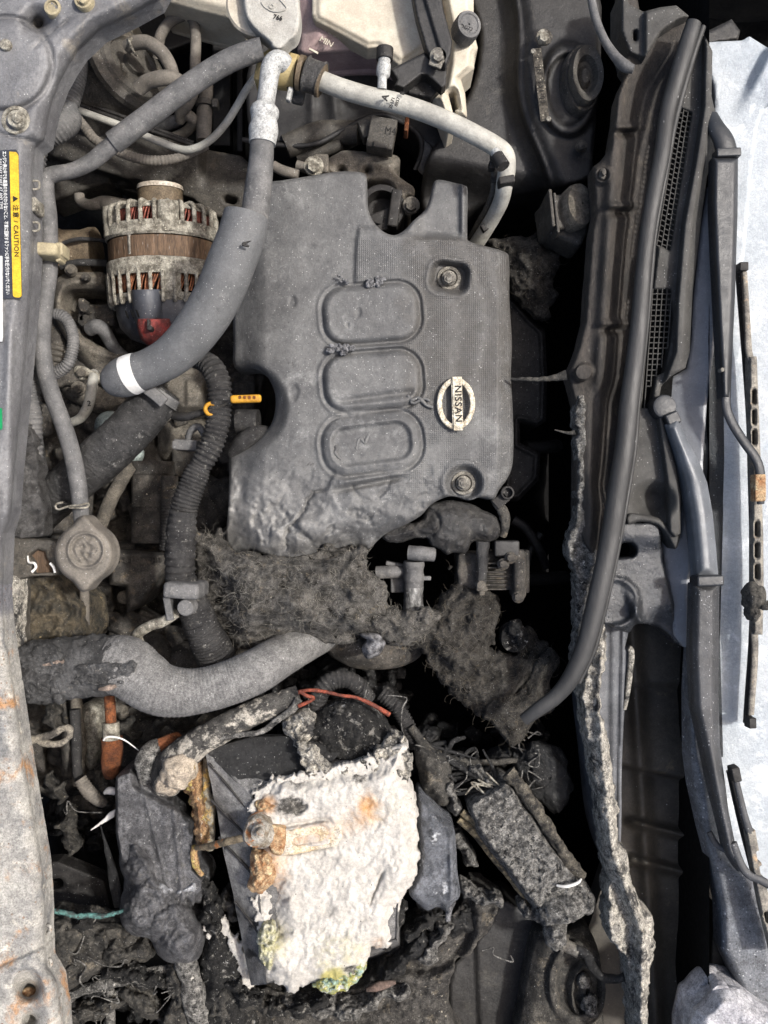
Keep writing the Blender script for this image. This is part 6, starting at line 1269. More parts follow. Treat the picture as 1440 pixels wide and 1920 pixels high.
def m1(x, y, t):
    z = .75*ss(80, 10, np.hypot((x-500)*1.0, (y-1628)*.8))+.8*ss(34, 8, np.hypot((x-502), (y-1508)))
    z += .62*np.exp(-((y-1560+(x-600)*.16)/30)**2)*ss(790, 600, x)*ss(520, 560, x)+.5*ss(60, 10, np.hypot((x-690), (y-1510)))
    z += .35*ss(26, 4, np.hypot(x-690, y-1508))+.55*ss(26, 4, np.hypot((x-708), (y-1768)))
    return z
def m2(x, y, t): return .75*ss(80, 20, np.hypot((x-500), (y-1765)))+.55*ss(120, 30, np.hypot(x-640, y-1800))+.95*ss(34, 12, np.hypot(x-625, y-1842))+.4*ss(80, 20, np.hypot(x-720, y-1510))
def m3(x, y, t): return .62*ss(50, 16, np.hypot((x-545), (y-1512)*1.6))+.6*ss(40, 10, np.hypot((x-556), (y-1452)))+.55*ss(26, 8, np.hypot((x-675), (y-1455)))+.6*ss(20, 6, np.hypot((x-660)*.7, (y-1818)*1.4))+.25
MB().patch(o_, .034, zf, res=2., er=8, eh=.010, skirt=.02, rag=8, ragsc=14, masks={'m1': m1, 'm2': m2, 'm3': m3}, under=False, sub=3).build('ash_layer', ashW, bt)
MB().patch([(470, 1596), (490, 1592), (512, 1604), (520, 1630), (512, 1655), (496, 1672), (476, 1674), (464, 1662), (470, 1630)], .044, lambda x, y, t: .010*ss(0, 14, t)+.004*fbm(x, y, 0, 9, 4, 3, True), res=1.4, er=3, eh=.003, skirt=.02, rag=4, ragsc=9).build('rust_crust', rustpale, bt)
MB().patch([(484, 1500), (500, 1494), (520, 1500), (526, 1514), (510, 1524), (488, 1524), (478, 1512)], .042, lambda x, y, t: .006*ss(0, 12, t)+.003*fbm(x, y, 0, 9, 4, 13, True), res=1.4, er=3, eh=.003, skirt=.012, rag=5, ragsc=9).build('rust_crust', rustpale, bt)
rn = random.Random(8); b = MB(); b.patch([(486, 1742), (500, 1730), (516, 1738), (524, 1756), (520, 1790), (508, 1820), (496, 1812), (486, 1790), (482, 1762)], .040, lambda x, y, t: .006*ss(0, 12, t)+.006*fbm(x, y, 0, 12, 5, 23, True), res=1.4, er=3, eh=.003, skirt=.014, rag=6, ragsc=9)
b.build('sulphur_crust', M('pale_yellow_crust', (196, 192, 150), (206, 204, 186), r=.95, s=130, b=1.3, bs=300, layers=(((180, 176, 90), 110, .58, .66),)), bt)
b = MB(); b.patch([(588, 1844), (606, 1832), (630, 1830), (650, 1818), (664, 1806), (672, 1796), (682, 1806), (678, 1828), (664, 1846), (640, 1860), (612, 1862), (594, 1856)], .034, lambda x, y, t: .006*ss(0, 12, t)+.006*fbm(x, y, 0, 12, 5, 33, True), res=1.4, er=3, eh=.003, skirt=.014, rag=8, ragsc=9)
b.build('copper_salt_crust', M('blue_green_crust', (150, 184, 180), (190, 182, 90), r=.95, s=110, b=1.3, bs=300, layers=(((222, 222, 214), 110, .55, .62),)), bt)
b = MB(); b.patch([(470, 1520), (476, 1490), (500, 1468), (540, 1454), (600, 1446), (660, 1430), (716, 1416), (720, 1440), (660, 1462), (600, 1470), (540, 1476), (504, 1496), (488, 1530)], .040, lambda x, y, t: .003*fbm(x, y, 0, 12, 5, 61), res=1.4, er=2, eh=.002, skirt=.006, rag=14, ragsc=8)
b.patch([(476, 1680), (496, 1672), (510, 1690), (508, 1730), (494, 1750), (480, 1730)], .034, lambda x, y, t: .003*fbm(x, y, 0, 12, 5, 63), res=1.4, er=2, eh=.002, skirt=.006, rag=11, ragsc=8)
b.build('ash_flakes', ashW, bt)['kind'] = 'stuff'
# orange/yellow crusted bracket between box and battery
MB_ = MB(); MB_.patch([(330, 1424), (366, 1416), (374, 1424), (376, 1470), (382, 1520), (390, 1560), (388, 1580), (378, 1592), (366, 1580), (362, 1530), (350, 1490), (330, 1460), (318, 1440)], .012, lambda x, y, t: .012*ss(0, 16, t)+.004*fbm(x, y, 0, 8, 4, 3, True), res=1.6, er=5, eh=.005, skirt=.03, amp=.007, sc=18, rag=6, ragsc=12)
tag(MB_.build('rusted_tray_edge', M('orange_yellow_crust', (196, 160, 118), (132, 96, 66), grain=.6, r=.95, s=100, b=1.4, bs=260, bc=.5, bcs=120, layers=(((206, 186, 110), 60, .54, .62), ((224, 218, 200), 90, .58, .66), ((50, 46, 42), 100, .62, .7)))), 'orange and yellow crusted tray edge between the melted box and the battery', 'tray edge')
# clamp
t_ = thing('battery_clamp', 'rusty battery hold-down with a forked strap and a rod, crusted with ash', 'clamp')
b = MB(); b.patch([(512, 1560), (560, 1552), (626, 1538), (640, 1546), (640, 1572), (630, 1586), (580, 1598), (520, 1606)], .047, lambda x, y, t: .0055*ss(600, 540, x)+.002*fbm(x, y, 0, 16, 4, 3), res=1.6, er=3, eh=.003, skirt=.008, smooth=False, rag=2, holes=((574, 1575, 50, 15, 7, -11),)).build('strap', M('ash_dusted_strap', (232, 224, 208), (214, 190, 154), r=.95, s=60, b=1.2, layers=(((190, 136, 84), 50, .60, .72),)), t_)
b = MB(); b.patch([(502, 1548), (518, 1546), (536, 1556), (534, 1590), (526, 1604), (508, 1598), (500, 1570)], .058, None, res=1.8, er=5, eh=.006, skirt=.02, amp=.002, sc=12).build('strap_end', rustpale, t_)
b = MB(); b.cylz(484, 1566, .03, .062, 30, .3, 28, amp=5, seed=3); b.cylz(486, 1564, .05, .070, 17, .25, 22, amp=3); b.cylz(487, 1564, .05, .078, 8, .3, 16, amp=1); b.build('nut', M('ashy_zinc', (196, 192, 182), (130, 118, 100), r=.8, s=120, b=1., spk=(B1,), layers=(((186, 120, 66), 60, .52, .64),)), t_)
b = MB(); b.tube([(368, 1590, .02, 5), (400, 1585, .035, 7), (430, 1577, .05, 7), (462, 1570, .055, 7)], 14, 3, amp=1, ribs=(4, .04)); b.build('threaded_rod', M('sooty_rod', (150, 136, 112), (88, 78, 64), r=.8, b=.8, s=100, layers=(((190, 120, 66), 60, .56, .66),)), t_)
b = MB(); b.tube([(366, 1586, .012, 6), (364, 1606, .012, 7), (370, 1628, .01, 6), (380, 1640, .008, 4)], 10, 2, amp=3, sc=8); b.build('hook', bpy.data.materials['orange_yellow_crust'], t_)
tag(MB().tube([(388, 1420, -.0, 8), (387, 1450, .0, 8), (388, 1490, .0, 8), (392, 1500, .0, 12), (392, 1540, .0, 12), (394, 1590, -.01, 9)], 12, 3, amp=2).build('tray_post', M('crusted_post', (172, 166, 150), (110, 100, 84), r=.9, s=90, b=1., layers=(((206, 170, 100), 50, .5, .6),))), 'crusted upright rod at the left side of the battery', 'rod')
# melted box left
meltbox = M('melted_box_plastic', (112, 112, 114), (74, 74, 76), r=.5, s=60, b=1., bs=220, grain=.6, spk=(W1, W2), bc=.6, bcs=80, spec=.45, masks=(('m1', (26, 26, 26), .5, .8, 60), ('m2', (176, 164, 128), .5, .9, 70), ('m3', (196, 198, 202), .5, .9, 80)), layers=(((176, 176, 174), 110, .60, .70), ((30, 30, 31), 60, .62, .7)))
t_ = thing('melted_fuse_box', 'melted charcoal-grey plastic box left of the battery, sagging over the rail gap', 'melted box')
o_ = [(216, 1478), (218, 1456), (228, 1450), (244, 1444), (290, 1464), (336, 1490), (352, 1504), (358, 1526), (368, 1532), (370, 1550), (364, 1580), (366, 1600), (362, 1630), (380, 1650), (382, 1672), (372, 1680), (362, 1698), (350, 1686), (338, 1700), (326, 1688), (308, 1660), (288, 1652), (262, 1640), (240, 1628), (226, 1612), (218, 1566)]
def zf(x, y, t): return .010*ss(0, 5, t)+.006*fbm(x, y, 0, 70, 4, 12)-.018*ss(-4, 10, (y-1478-(x-250)*.52)*-1)*ss(240, 262, x)+.003*np.exp(-((x-288-(y-1560)*.25)/4)**2)+.004*np.exp(-((x-330-(y-1560)*.1)/5)**2)+.004*fbm(x, y, 0, 22, 5, 15)*ss(270, 330, x)
MB().patch(o_, .0, zf, res=1.8, er=3, eh=.003, skirt=.05, rag=1.5, smooth=False, amp=.0015, sc=14, masks={'m1': lambda x, y, t: .9*ss(26, 6, t)*ss(270, 320, x)*ss(1600, 1540, y)+.25, 'm2': lambda x, y, t: .42*ss(70, 10, np.abs(x-320+20*np.sin(y/24)))*ss(1520, 1600, y), 'm3': lambda x, y, t: .42*np.exp(-((x-292-(y-1560)*.2)/34)**2)}).build('housing', meltbox, t_)
b = MB(); 
def mf(x, y, t):
    z = .022*ss(0, 30, t)
    for (cx, cy, r, h) in ((256, 1600, 34, .012), (262, 1650, 30, .012), (268, 1716, 42, .018), (334, 1764, 46, .018), (304, 1650, 26, .008), (360, 1670, 22, .006)): z += .8*h*np.sqrt(np.maximum(1-np.hypot(x-cx+16*fbm(x, y, 0, 40, 3, 5), (y-cy)*.8+16*fbm(x, y, 0, 40, 3, 6))**2/(r*1.15)**2, 0))
    return z+.010*fbm(x, y, 0, 34, 5, 91, True)+.0030*fbm(x, y, 0, 9, 3, 92)
b.patch([(224, 1606), (236, 1576), (262, 1570), (292, 1596), (312, 1640), (330, 1652), (366, 1644), (384, 1664), (376, 1692), (352, 1690), (366, 1716), (382, 1750), (378, 1790), (352, 1808), (318, 1806), (296, 1790), (280, 1760), (250, 1756), (230, 1736), (224, 1700), (234, 1660), (226, 1630)], -.012, mf, res=2, er=10, eh=.012, skirt=.06, rag=3, masks={'m1': lambda x, y, t: .1+0*x, 'm2': lambda x, y, t: .5*ss(70, 10, np.hypot(x-272, y-1640)), 'm3': lambda x, y, t: .6*ss(1690, 1660, y)*ss(290, 310, x)+.3}); b.build('molten_folds', meltbox, t_)
b = MB(); b.tube([(346, 1790, -.01, 22), (356, 1830, -.012, 20), (366, 1870, -.016, 24), (380, 1920, -.02, 26)], 18, 3, amp=6, sc=16); b.build('molten_drip', ashgrey, t_)
# char mass above the battery
t_ = thing('charred_terminal_cover', 'black charred mass with ash-white lower rim above the battery top', 'charred lump')
def zf(x, y, t): return .02*ss(0, 30, t)+.012*fbm(x, y, 0, 34, 5, 32)+.003*fbm(x, y, 0, 8, 3, 2)
MB().patch([(560, 1370), (576, 1350), (610, 1326), (640, 1316), (676, 1320), (712, 1340), (730, 1370), (736, 1400), (730, 1430), (700, 1440), (672, 1452), (640, 1456), (616, 1436), (600, 1420), (588, 1400), (570, 1386)], .0, zf, res=1.8, er=6, eh=.006, skirt=.03, rag=6, ragsc=12).build('crust', ashbits, t_)
b = MB(); b.tube([(560, 1390, .01, 8), (580, 1370, .014, 12), (560, 1350, .01, 10)], 10, 3, amp=4); b.patch([(530, 1352), (548, 1340), (570, 1334), (590, 1346), (584, 1370), (570, 1384), (562, 1404), (552, 1400), (548, 1384), (532, 1374)], .014, lambda x, y, t: .010*ss(0, 12, t)+.006*fbm(x, y, 0, 12, 5, 7, True), res=1.4, er=3, eh=.003, skirt=.014, rag=5, ragsc=9); b.build('ash_tip', crustW, t_)
b = MB(); b.patch([(560, 1392), (590, 1404), (606, 1426), (640, 1440), (690, 1424), (716, 1396), (740, 1372), (756, 1380), (770, 1420), (766, 1462), (700, 1470), (620, 1466), (570, 1440)], .036, lambda x, y, t: .007*fbm(x, y, 0, 14, 5, 75, True)-.01*ss(1410, 1390, y), res=1.6, er=4, eh=.004, skirt=.012, rag=9, ragsc=11)
b.build('ash_grains', crustW, t_)
# charred cable ending in ash
t_ = thing('charred_cable', 'thick charred cable bleached to white ash where it bends down towards the melted box', 'cable')
crv = [(560, 1306, -.0, 20), (530, 1316, .004, 22), (496, 1328, .008, 23), (460, 1344, .010, 24), (420, 1366, .012, 26), (384, 1386, .012, 27), (350, 1410, .010, 30), (322, 1440, .004, 34), (312, 1470, -.01, 30)]
MB().tube(crv, 22, 2.2, amp=4, sc=14).build('cable', M('charred_cable_skin', (90, 88, 84), (48, 47, 46), r=.85, s=60, b=1.1, bs=240, spk=(W1, W2), layers=(((186, 180, 168), 50, .50, .60), ((34, 34, 34), 60, .6, .68))), t_)
b = MB(); b.blob(336, 1444, .02, 34, 34, .02, amp=.3, sc=14, n=44); b.blob(318, 1464, .01, 26, 24, .02, amp=.3, sc=12, seed=2, n=36); b.build('ash_cuff', M('beige_ash', (204, 190, 170), (168, 156, 140), r=.95, s=90, b=1.2, layers=(((190, 130, 80), 40, .6, .7),)), t_)
t_ = thing('rusted_elbow', 'stubby sooty elbow with an orange rusted collar left of the charred cable', 'elbow')
b = MB(); b.tube([(300, 1398, -.01, 16), (284, 1410, -.004, 20), (274, 1430, -.0, 20), (280, 1460, -.006, 18)], 18, 2.5, amp=3); b.build('elbow', ashgrey, t_)
b = MB(); b.tube([(296, 1402, -.008, 17), (318, 1392, -.012, 15), (334, 1384, -.02, 13)], 16, 2.5, amp=1.5); b.build('collar', rust, t_)
tag(MB().tube([(346, 1470, .0, 5), (344, 1440, .01, 5), (352, 1412, .018, 5), (380, 1396, .02, 6), (410, 1384, .022, 5), (450, 1378, .022, 5), (490, 1372, .02, 5), (520, 1350, .018, 6), (548, 1330, .016, 8), (560, 1310, .014, 8)], 10, 2.5, amp=2, sc=9).build('scorched_lead', ashgrey), 'thin scorched lead lying along the battery rim up to the orange wire', 'wire')
tag(MB().tube([(436, 1376, .0, 2), (452, 1384, .0, 2), (470, 1384, .0, 2), (484, 1374, .0, 2)], 8, 3).build('steel_wire_loop', boltM), 'short bare steel wire curl under the charred cable', 'wire')
tag(MB().tube([(560, 1298, .02, 4), (580, 1294, .022, 3.5), (610, 1297, .022, 3.2), (640, 1304, .022, 3), (668, 1308, .02, 3), (700, 1322, .018, 4), (730, 1340, .014, 5)], 10, 2.5, amp=1).build('orange_wire', orangew), 'bare orange-red wire above the charred mass over the battery', 'wire')
tag(MB().tube([(562, 1296, .022, 3.6), (574, 1304, .024, 3.6), (588, 1310, .02, 3.2), (560, 1324, .018, 4)], 8, 2).build('wire_tail', orangew), 'frayed orange tail knotted to the end of the orange wire', 'wire')
tag(MB().tube([(592, 1340, -.02, 16), (600, 1300, -.016, 17), (620, 1278, -.016, 17), (650, 1274, -.018, 16), (672, 1286, -.022, 16), (690, 1310, -.03, 15)], 18, 1.4, ribs=(8, .05)).build('corrugated_conduit', rubberD), 'arched black corrugated conduit behind the orange wire', 'conduit')
tag(MB().tube([(714, 1300, -.03, 13), (740, 1322, -.028, 14), (762, 1356, -.028, 14), (780, 1400, -.03, 13)], 16, 1.2, ribs=(7, .08)).build('corrugated_conduit', rubberD), 'straight black corrugated conduit slanting down right of the orange wire', 'conduit')
tag(MB().tube([(770, 1362, -.02, 8), (800, 1400, -.02, 9), (850, 1424, -.022, 7), (900, 1430, -.025, 6), (960, 1426, -.03, 5), (1010, 1420, -.04, 4)], 10, 2, amp=3, sc=9).build('scorched_harness', charbrn), 'scorched cable running right through the dark gap above the slanted box', 'wiring')
# tangle right of battery
t_ = thing('burnt_relay_cluster', 'burnt black tangle of melted relays between the battery and the slanted box', 'melted relays')
MB().patch([(780, 1396), (810, 1402), (836, 1420), (846, 1450), (848, 1500), (832, 1512), (806, 1500), (790, 1470), (782, 1430)], -.01, lambda x, y, t: .014*ss(0, 20, t)+.008*fbm(x, y, 0, 24, 4, 3), res=2.2, er=6, eh=.006, skirt=.04, rag=4).build('relay', charbrn, t_)
b = MB()
for k in range(14): b.tube([(780+rn.uniform(0, 150), 1380+rn.uniform(0, 120), -.03+rn.uniform(0, .02), rn.uniform(2, 6)) for _ in range(3)], 8, 3, amp=2, seed=k)
b.build('wire_tangle', char, t_)
b = MB()
for k in range(5): b.tube([(862+rn.uniform(0, 90), 1440+rn.uniform(0, 60), -.005+rn.uniform(0, .01), 1.6), (900+rn.uniform(-20, 30), 1450+rn.uniform(-20, 30), .0, 2), (920+rn.uniform(0, 40), 1480+rn.uniform(-20, 30), -.004, 1.4)], 6, 3)
b.build('bare_wire', alu, t_)
# blue-grey melted lid right of ash
o_ = [(782, 1494), (800, 1500), (826, 1530), (850, 1552), (854, 1580), (858, 1640), (862, 1680), (846, 1700), (842, 1724), (836, 1712), (820, 1700), (800, 1706), (780, 1690), (766, 1672), (780, 1640), (786, 1600), (780, 1552)]
tag(MB().patch(o_, .02, lambda x, y, t: .008*ss(0, 12, t)+.004*np.exp(-((x-846)/5)**2), res=2, er=5, eh=.006, skirt=.04, amp=.004, sc=30, rag=2).build('melted_plastic_sheet', M('blue_grey_melt', (126, 129, 135), (74, 77, 82), r=.3, s=40, b=.8, grain=.5, spk=(W1, W2), bc=.8, bcs=50, spec=.6, layers=(((44, 46, 50), 44, .58, .66), ((206, 208, 210), 70, .6, .68)))), 'glossy blue-grey melted plastic sheet along the right side of the ash', 'melted plastic')
b = MB(); b.tube([(850, 1690, .02, 6), (842, 1706, .018, 6), (840, 1726, .016, 5)], 8, 2, amp=1); b.build('x', blis); bpy.data.objects['x'].name = 'melted_hook'; tag(bpy.data.objects['melted_hook'], 'shiny melted hook dripping below the blue-grey sheet', 'melted hook')
# slanted ash-covered box (right)
t_ = thing('slanted_relay_box', 'oblong relay box crusted in speckled grey ash, lying slanted right of the battery', 'relay box')
o_ = [(876, 1512), (900, 1490), (930, 1474), (956, 1470), (1000, 1530), (1040, 1590), (1076, 1634), (1106, 1664), (1112, 1690), (1100, 1704), (1074, 1716), (1050, 1724), (1030, 1730), (1010, 1712), (976, 1672), (940, 1624), (900, 1570)]
def zf(x, y, t): return .012*ss(0, 10, t)+.006*fbm(x, y, 0, 36, 5, 6)+.0025*fbm(x, y, 0, 9, 4, 3, True)
MB().patch(o_, .0, zf, res=1.9, er=4, eh=.005, skirt=.07, rag=2).build('lid', ashgrey, t_)
b = MB(); b.tube([(952, 1448, .006, 12), (980, 1480, .008, 12), (1020, 1540, .008, 11), (1060, 1604, .006, 11), (1090, 1642, .002, 11)], 20, 2, amp=8, sc=12); b.build('side_rail', M('ochre_scorch', (112, 106, 94), (42, 40, 38), r=.85, s=110, b=1., bc=.5, bcs=90, grain=.6, spk=(W1, B1))   , t_)
b = MB(); b.tube([(860, 1536, -.01, 8), (890, 1560, -.008, 9), (930, 1610, -.008, 9), (970, 1660, -.012, 8), (1010, 1716, -.02, 7)], 10, 3, amp=2); b.tube([(866, 1522, -.004, 7), (900, 1552, -.002, 8), (940, 1606, -.002, 7), (960, 1640, -.008, 5)], 10, 3, amp=2, seed=4); b.build('scorched_edge', M('ochre_edge', (160, 146, 116), (44, 41, 37), r=.7, s=110, b=.8, grain=.5, layers=(((60, 56, 50), 60, .55, .62),)), t_)
b = MB(); b.tube([(1044, 1660, .016, 2), (1062, 1662, .02, 3), (1082, 1656, .018, 3), (1090, 1648, .014, 2)], 8, 2, amp=1); b.build('bare_wire', white, t_)
b = MB(); b.blob(1056, 1700, .006, 54, 26, .02, rot=18, amp=.35, sc=18, n=48); b.blob(1100, 1690, .004, 14, 22, .014, amp=.3, sc=9, n=30); b.blob(1040, 1742, -.004, 22, 34, .02, amp=.4, sc=14, n=34, seed=3); b.build('melted_foot', ashgrey, t_)
b = MB(); b.blob(1026, 1452, -.03, 40, 60, .02, rot=20, amp=.5, sc=22, n=44); b.blob(990, 1430, -.04, 30, 34, .02, amp=.5, sc=16, n=30, seed=4); tag(b.build('charred_lump', char), 'dark charred lump in the gap above the slanted relay box', 'charred lump')
t_ = thing('tower_stud', 'small threaded stud and short charred cable beside the scorched strut top', 'stud')
b = MB(); b.lathe(P(1056, 1770, .0), (.7, -.25, .3), [(0, .001), (0, .010), (.003, .010), (.003, .006), (.016, .006), (.016, .001)], 16); b.build('stud', boltM, t_)
MB().tube([(1080, 1778, .006, 8), (1100, 1790, .006, 9), (1110, 1812, .0, 9), (1128, 1830, -.004, 8), (1150, 1836, -.004, 8), (1172, 1832, .0, 8)], 12, 2.5, amp=3, sc=9).build('cable', char, t_)
# charred sheet below the battery
t_ = thing('scorched_tray', 'wavy scorched sheet lying below the battery towards the dark wing panel', 'scorched tray')
o_ = [(740, 1760), (760, 1735), (800, 1722), (836, 1724), (860, 1700), (880, 1664), (900, 1660), (930, 1676), (944, 1688), (936, 1700), (920, 1740), (900, 1760), (880, 1790), (858, 1800), (846, 1840), (842, 1900), (840, 1980), (420, 1980), (430, 1900), (470, 1868), (500, 1850), (560, 1866), (640, 1856), (690, 1840)]
def zf(x, y, t):
    z = .016*fbm(x, y, 0, 70, 4, 52)+.004*fbm(x, y, 0, 14, 4, 6)
    r = np.hypot(x-790, y-1730)
    z += .010*np.exp(-((r-110)/12)**2)-.006*np.exp(-((r-86)/9)**2)+.006*np.exp(-((r-60)/9)**2)
    return z
MB().patch(o_, -.03, zf, res=2.4, er=6, eh=.008, skirt=.03, rag=5, ragsc=14).build('sheet', M('tan_scorched_sheet', (92, 89, 84), (52, 50, 48), grain=0.62, r=.9, s=60, b=1.2, bs=260, spk=(W1, B1, ((190, 182, 164), 240, .3, .3)), bc=.5, bcs=90, layers=(((140, 130, 112), 50, .56, .68), ((34, 34, 34), 50, .6, .68))), t_)
b = MB(); b.tube([(688, 1856, -.006, 4), (712, 1848, -.003, 8), (742, 1842, -.004, 4)], 10, 2.5, amp=3); b.build('pink_scorch', M('pink_scorch', (128, 108, 98), (90, 80, 74), r=.9, b=.8), t_)
# lower left debris
t_ = thing('burnt_wiring_mass', 'ashy burnt wiring and plastic strung across the dark bottom left of the bay', 'burnt wiring')
MB().patch([(92, 1716), (150, 1722), (210, 1728), (240, 1734), (270, 1760), (290, 1790), (270, 1806), (230, 1800), (200, 1822), (170, 1836), (140, 1850), (116, 1870), (100, 1848), (96, 1800), (94, 1760)], -.03, lambda x, y, t: .010*ss(0, 20, t)+.012*fbm(x, y, 0, 34, 5, 62), res=2.2, er=6, eh=.006, skirt=.03, rag=7, ragsc=14).build('ashy_sheet', charbrn, t_)
b = MB(); b.tube([(115, 1880, -.04, 8), (150, 1860, -.035, 9), (190, 1846, -.03, 10), (230, 1840, -.03, 9), (270, 1826, -.03, 9), (330, 1812, -.03, 7)], 12, 2.5, amp=4, sc=11); b.tube([(140, 1905, -.05, 6), (190, 1880, -.045, 6), (240, 1850, -.04, 6)], 10, 3, amp=3); b.tube([(205, 1800, -.04, 9), (206, 1850, -.04, 8), (208, 1930, -.05, 9)], 12, 3, amp=3, seed=4); b.tube([(240, 1790, -.04, 7), (252, 1812, -.04, 7)], 12, 3, amp=3, seed=4); b.build('burnt_cable', ashgrey, t_)
MB().patch([(380, 1770), (400, 1738), (420, 1730), (440, 1752), (460, 1790), (466, 1830), (470, 1870), (480, 1910), (470, 1980), (360, 1980), (352, 1900), (380, 1850), (374, 1810)], -.02, lambda x, y, t: .014*ss(0, 24, t)+.010*fbm(x, y, 0, 30, 5, 72), res=2.2, er=6, eh=.006, skirt=.03, rag=6, ragsc=14).build('char_mass', ashbits, t_)
b = MB(); b.patch([(382, 1742), (400, 1722), (418, 1720), (430, 1736), (452, 1770), (470, 1810), (476, 1850), (468, 1880), (458, 1850), (444, 1806), (424, 1764), (408, 1742), (392, 1760)], -.004, lambda x, y, t: .003*fbm(x, y, 0, 12, 4, 75), res=1.4, er=2, eh=.002, skirt=.004, rag=13, ragsc=9)
b.build('white_flakes', ashW, t_)['kind'] = 'stuff'
MB().patch([(320, 1880), (360, 1868), (400, 1890), (440, 1880), (470, 1900), (480, 1980), (300, 1980)], -.02, lambda x, y, t: .014*fbm(x, y, 0, 34, 5, 82), res=2.4, er=6, eh=.006, skirt=.03, rag=7, ragsc=14).build('ashy_sheet', charbrn, t_)
tag(MB().patch([(82, 1616), (110, 1614), (160, 1634), (196, 1650), (206, 1690), (212, 1720), (150, 1716), (84, 1710)], -.10, None, res=2.5, er=5, eh=.004, skirt=.02, smooth=False, holes=((102, 1657, 34, 18, 9, -10),), amp=.002).build('dark_bracket_plate', blackpl), 'dark metal plate with an oval hole beside the bleached bar', 'plate')
tag(MB().tube([(84, 1704, .0, 4), (100, 1708, .0, 5), (124, 1712, .0, 5), (146, 1718, .0, 5), (170, 1716, .0, 5), (190, 1718, .0, 5), (216, 1712, .0, 4), (240, 1704, .004, 4)], 10, 2, amp=2.4, sc=7).build('teal_wire', teal), 'teal-stained burnt wire sagging from the bleached bar to the melted box', 'wire')
tag(MB().patch([(164, 1561), (196, 1534), (204, 1524), (216, 1518), (214, 1532), (200, 1540), (180, 1552)], -.02, None, res=1.5, er=1, eh=.001, skirt=.003, smooth=False).build('plastic_shard', white), 'pointed white plastic shard left of the melted box', 'shard')
tag(MB().tube([(188, 1546, -.02, 2.5), (196, 1576, -.024, 4), (208, 1620, -.03, 8), (216, 1660, -.036, 11), (222, 1700, -.04, 9)], 12, 3, amp=3, flat=.5).build('hanging_strap', char), 'thin black burnt strap hanging below the white shard', 'strap')
tag(MB().tube([(196, 1486, -.03, 4), (206, 1482, -.028, 7), (216, 1484, -.03, 6)], 10, 2, amp=3).build('white_chip', white), 'small white chip above the melted box corner', 'chip')
b = MB(); b.tube([(44, 1392, .03, 9), (70, 1384, .034, 8), (96, 1378, .038, 7), (118, 1366, .04, 6), (130, 1366, .04, 6), (130, 1380, .038, 6), (112, 1394, .036, 6), (84, 1394, .034, 6), (70, 1386, .034, 6)], 10, 2.5, amp=3, sc=8); tag(b.build('frayed_loop', M('pale_frayed_end', (172, 164, 148), (88, 84, 78), r=.95, s=80, b=1., spk=(B1,))), 'frayed pale loop of burnt cable beside the bleached bar', 'cable loop')
t_ = thing('rusty_fitting', 'bright orange rusted pipe with a pale nut below the fat hose', 'fitting')
MB().tube([(203, 1296, -.03, 10), (206, 1320, -.03, 10), (208, 1356, -.03, 10)], 16, 3, amp=1).build('pipe', rust, t_)
b = MB(); b.tube([(208, 1354, -.03, 15), (209, 1386, -.03, 16)], 20, 2, amp=1); b.build('nut', alu, t_)
b = MB(); b.tube([(209, 1384, -.032, 20), (210, 1410, -.034, 20), (208, 1440, -.04, 17), (206, 1452, -.045, 12)], 20, 2.5, amp=2); b.build('body', M('dark_rust', (132, 78, 44), (92, 54, 34), r=.9, s=90, b=1.), t_)
tag(MB().tube([(194, 1388, -.005, 2), (200, 1382, -.003, 2), (216, 1382, -.003, 2), (234, 1388, -.004, 1.5), (256, 1404, -.01, 1), (262, 1410, -.012, 1)], 8, 2).build('fine_white_wire', white), 'fine white wire curl lying over the rusty fitting', 'wire')
# extra sooty pipes around the gearbox
t_ = thing('sooty_conduit', 'sooty upright conduit with a crimped end near the bleached bar', 'conduit')
MB().tube([(140, 1330, -.06, 10), (143, 1380, -.06, 10), (146, 1450, -.06, 9), (160, 1480, -.06, 10)], 12, 3, amp=1.5).build('tube', rubberD, t_)
MB().tube([(150, 1460, -.05, 12), (166, 1484, -.05, 13), (184, 1500, -.055, 11), (194, 1506, -.06, 8)], 14, 1.6, ribs=(6, .05), amp=1).build('crimped_end', tanrub, t_)
def shreds(parent, spots, mat, seed, name='melted_shred'):
    rs = random.Random(seed)
    for (cx, cy, L, Wd, ang, z) in spots:
        aa = math.radians(ang); ux, uy = math.cos(aa), math.sin(aa); vx, vy = -uy, ux
        up, lo = [], []
        for k in range(7):
            t = k/6; w = Wd*(.35+.65*math.sin(math.pi*(.12+.8*t)))*rs.uniform(.6, 1.3); off = rs.uniform(-.25, .25)*Wd
            px, py = cx+ux*L*(t-.5)+vx*off, cy+uy*L*(t-.5)+vy*off
            up.append((px+vx*w/2, py+vy*w/2)); lo.append((px-vx*w/2, py-vy*w/2))
        sd2 = rs.randint(0, 999)
        MB().patch(up+lo[::-1], z, lambda x, y, t, sd2=sd2: .008*ss(0, Wd*.4, t)+.012*fbm(x, y, 0, 30, 5, sd2)+.005*fbm(x, y, 0, 12, 4, sd2+3, True), res=2., er=4, eh=.005, skirt=.014, rag=6, ragsc=11, seed=sd2).build(name, mat, parent)
t_ = thing('burnt_insulation', 'black shreds of burnt plastic and insulation strewn around the battery and the slanted box', 'burnt shreds')
shreds(t_, [(820, 1452, 110, 46, 70, -.03), (800, 1390, 70, 30, 30, -.035), (880, 1440, 90, 30, 20, -.04), (1010, 1450, 110, 60, 60, -.035), (960, 1420, 90, 30, -10, -.045), (700, 1300, 120, 36, 25, -.05), (620, 1285, 110, 30, -8, -.06),
             (560, 1340, 70, 26, -30, -.02), (880, 1720, 100, 50, -40, -.035), (800, 1700, 60, 26, 40, -.012), (760, 1800, 120, 36, -50, -.012)], char, 3)
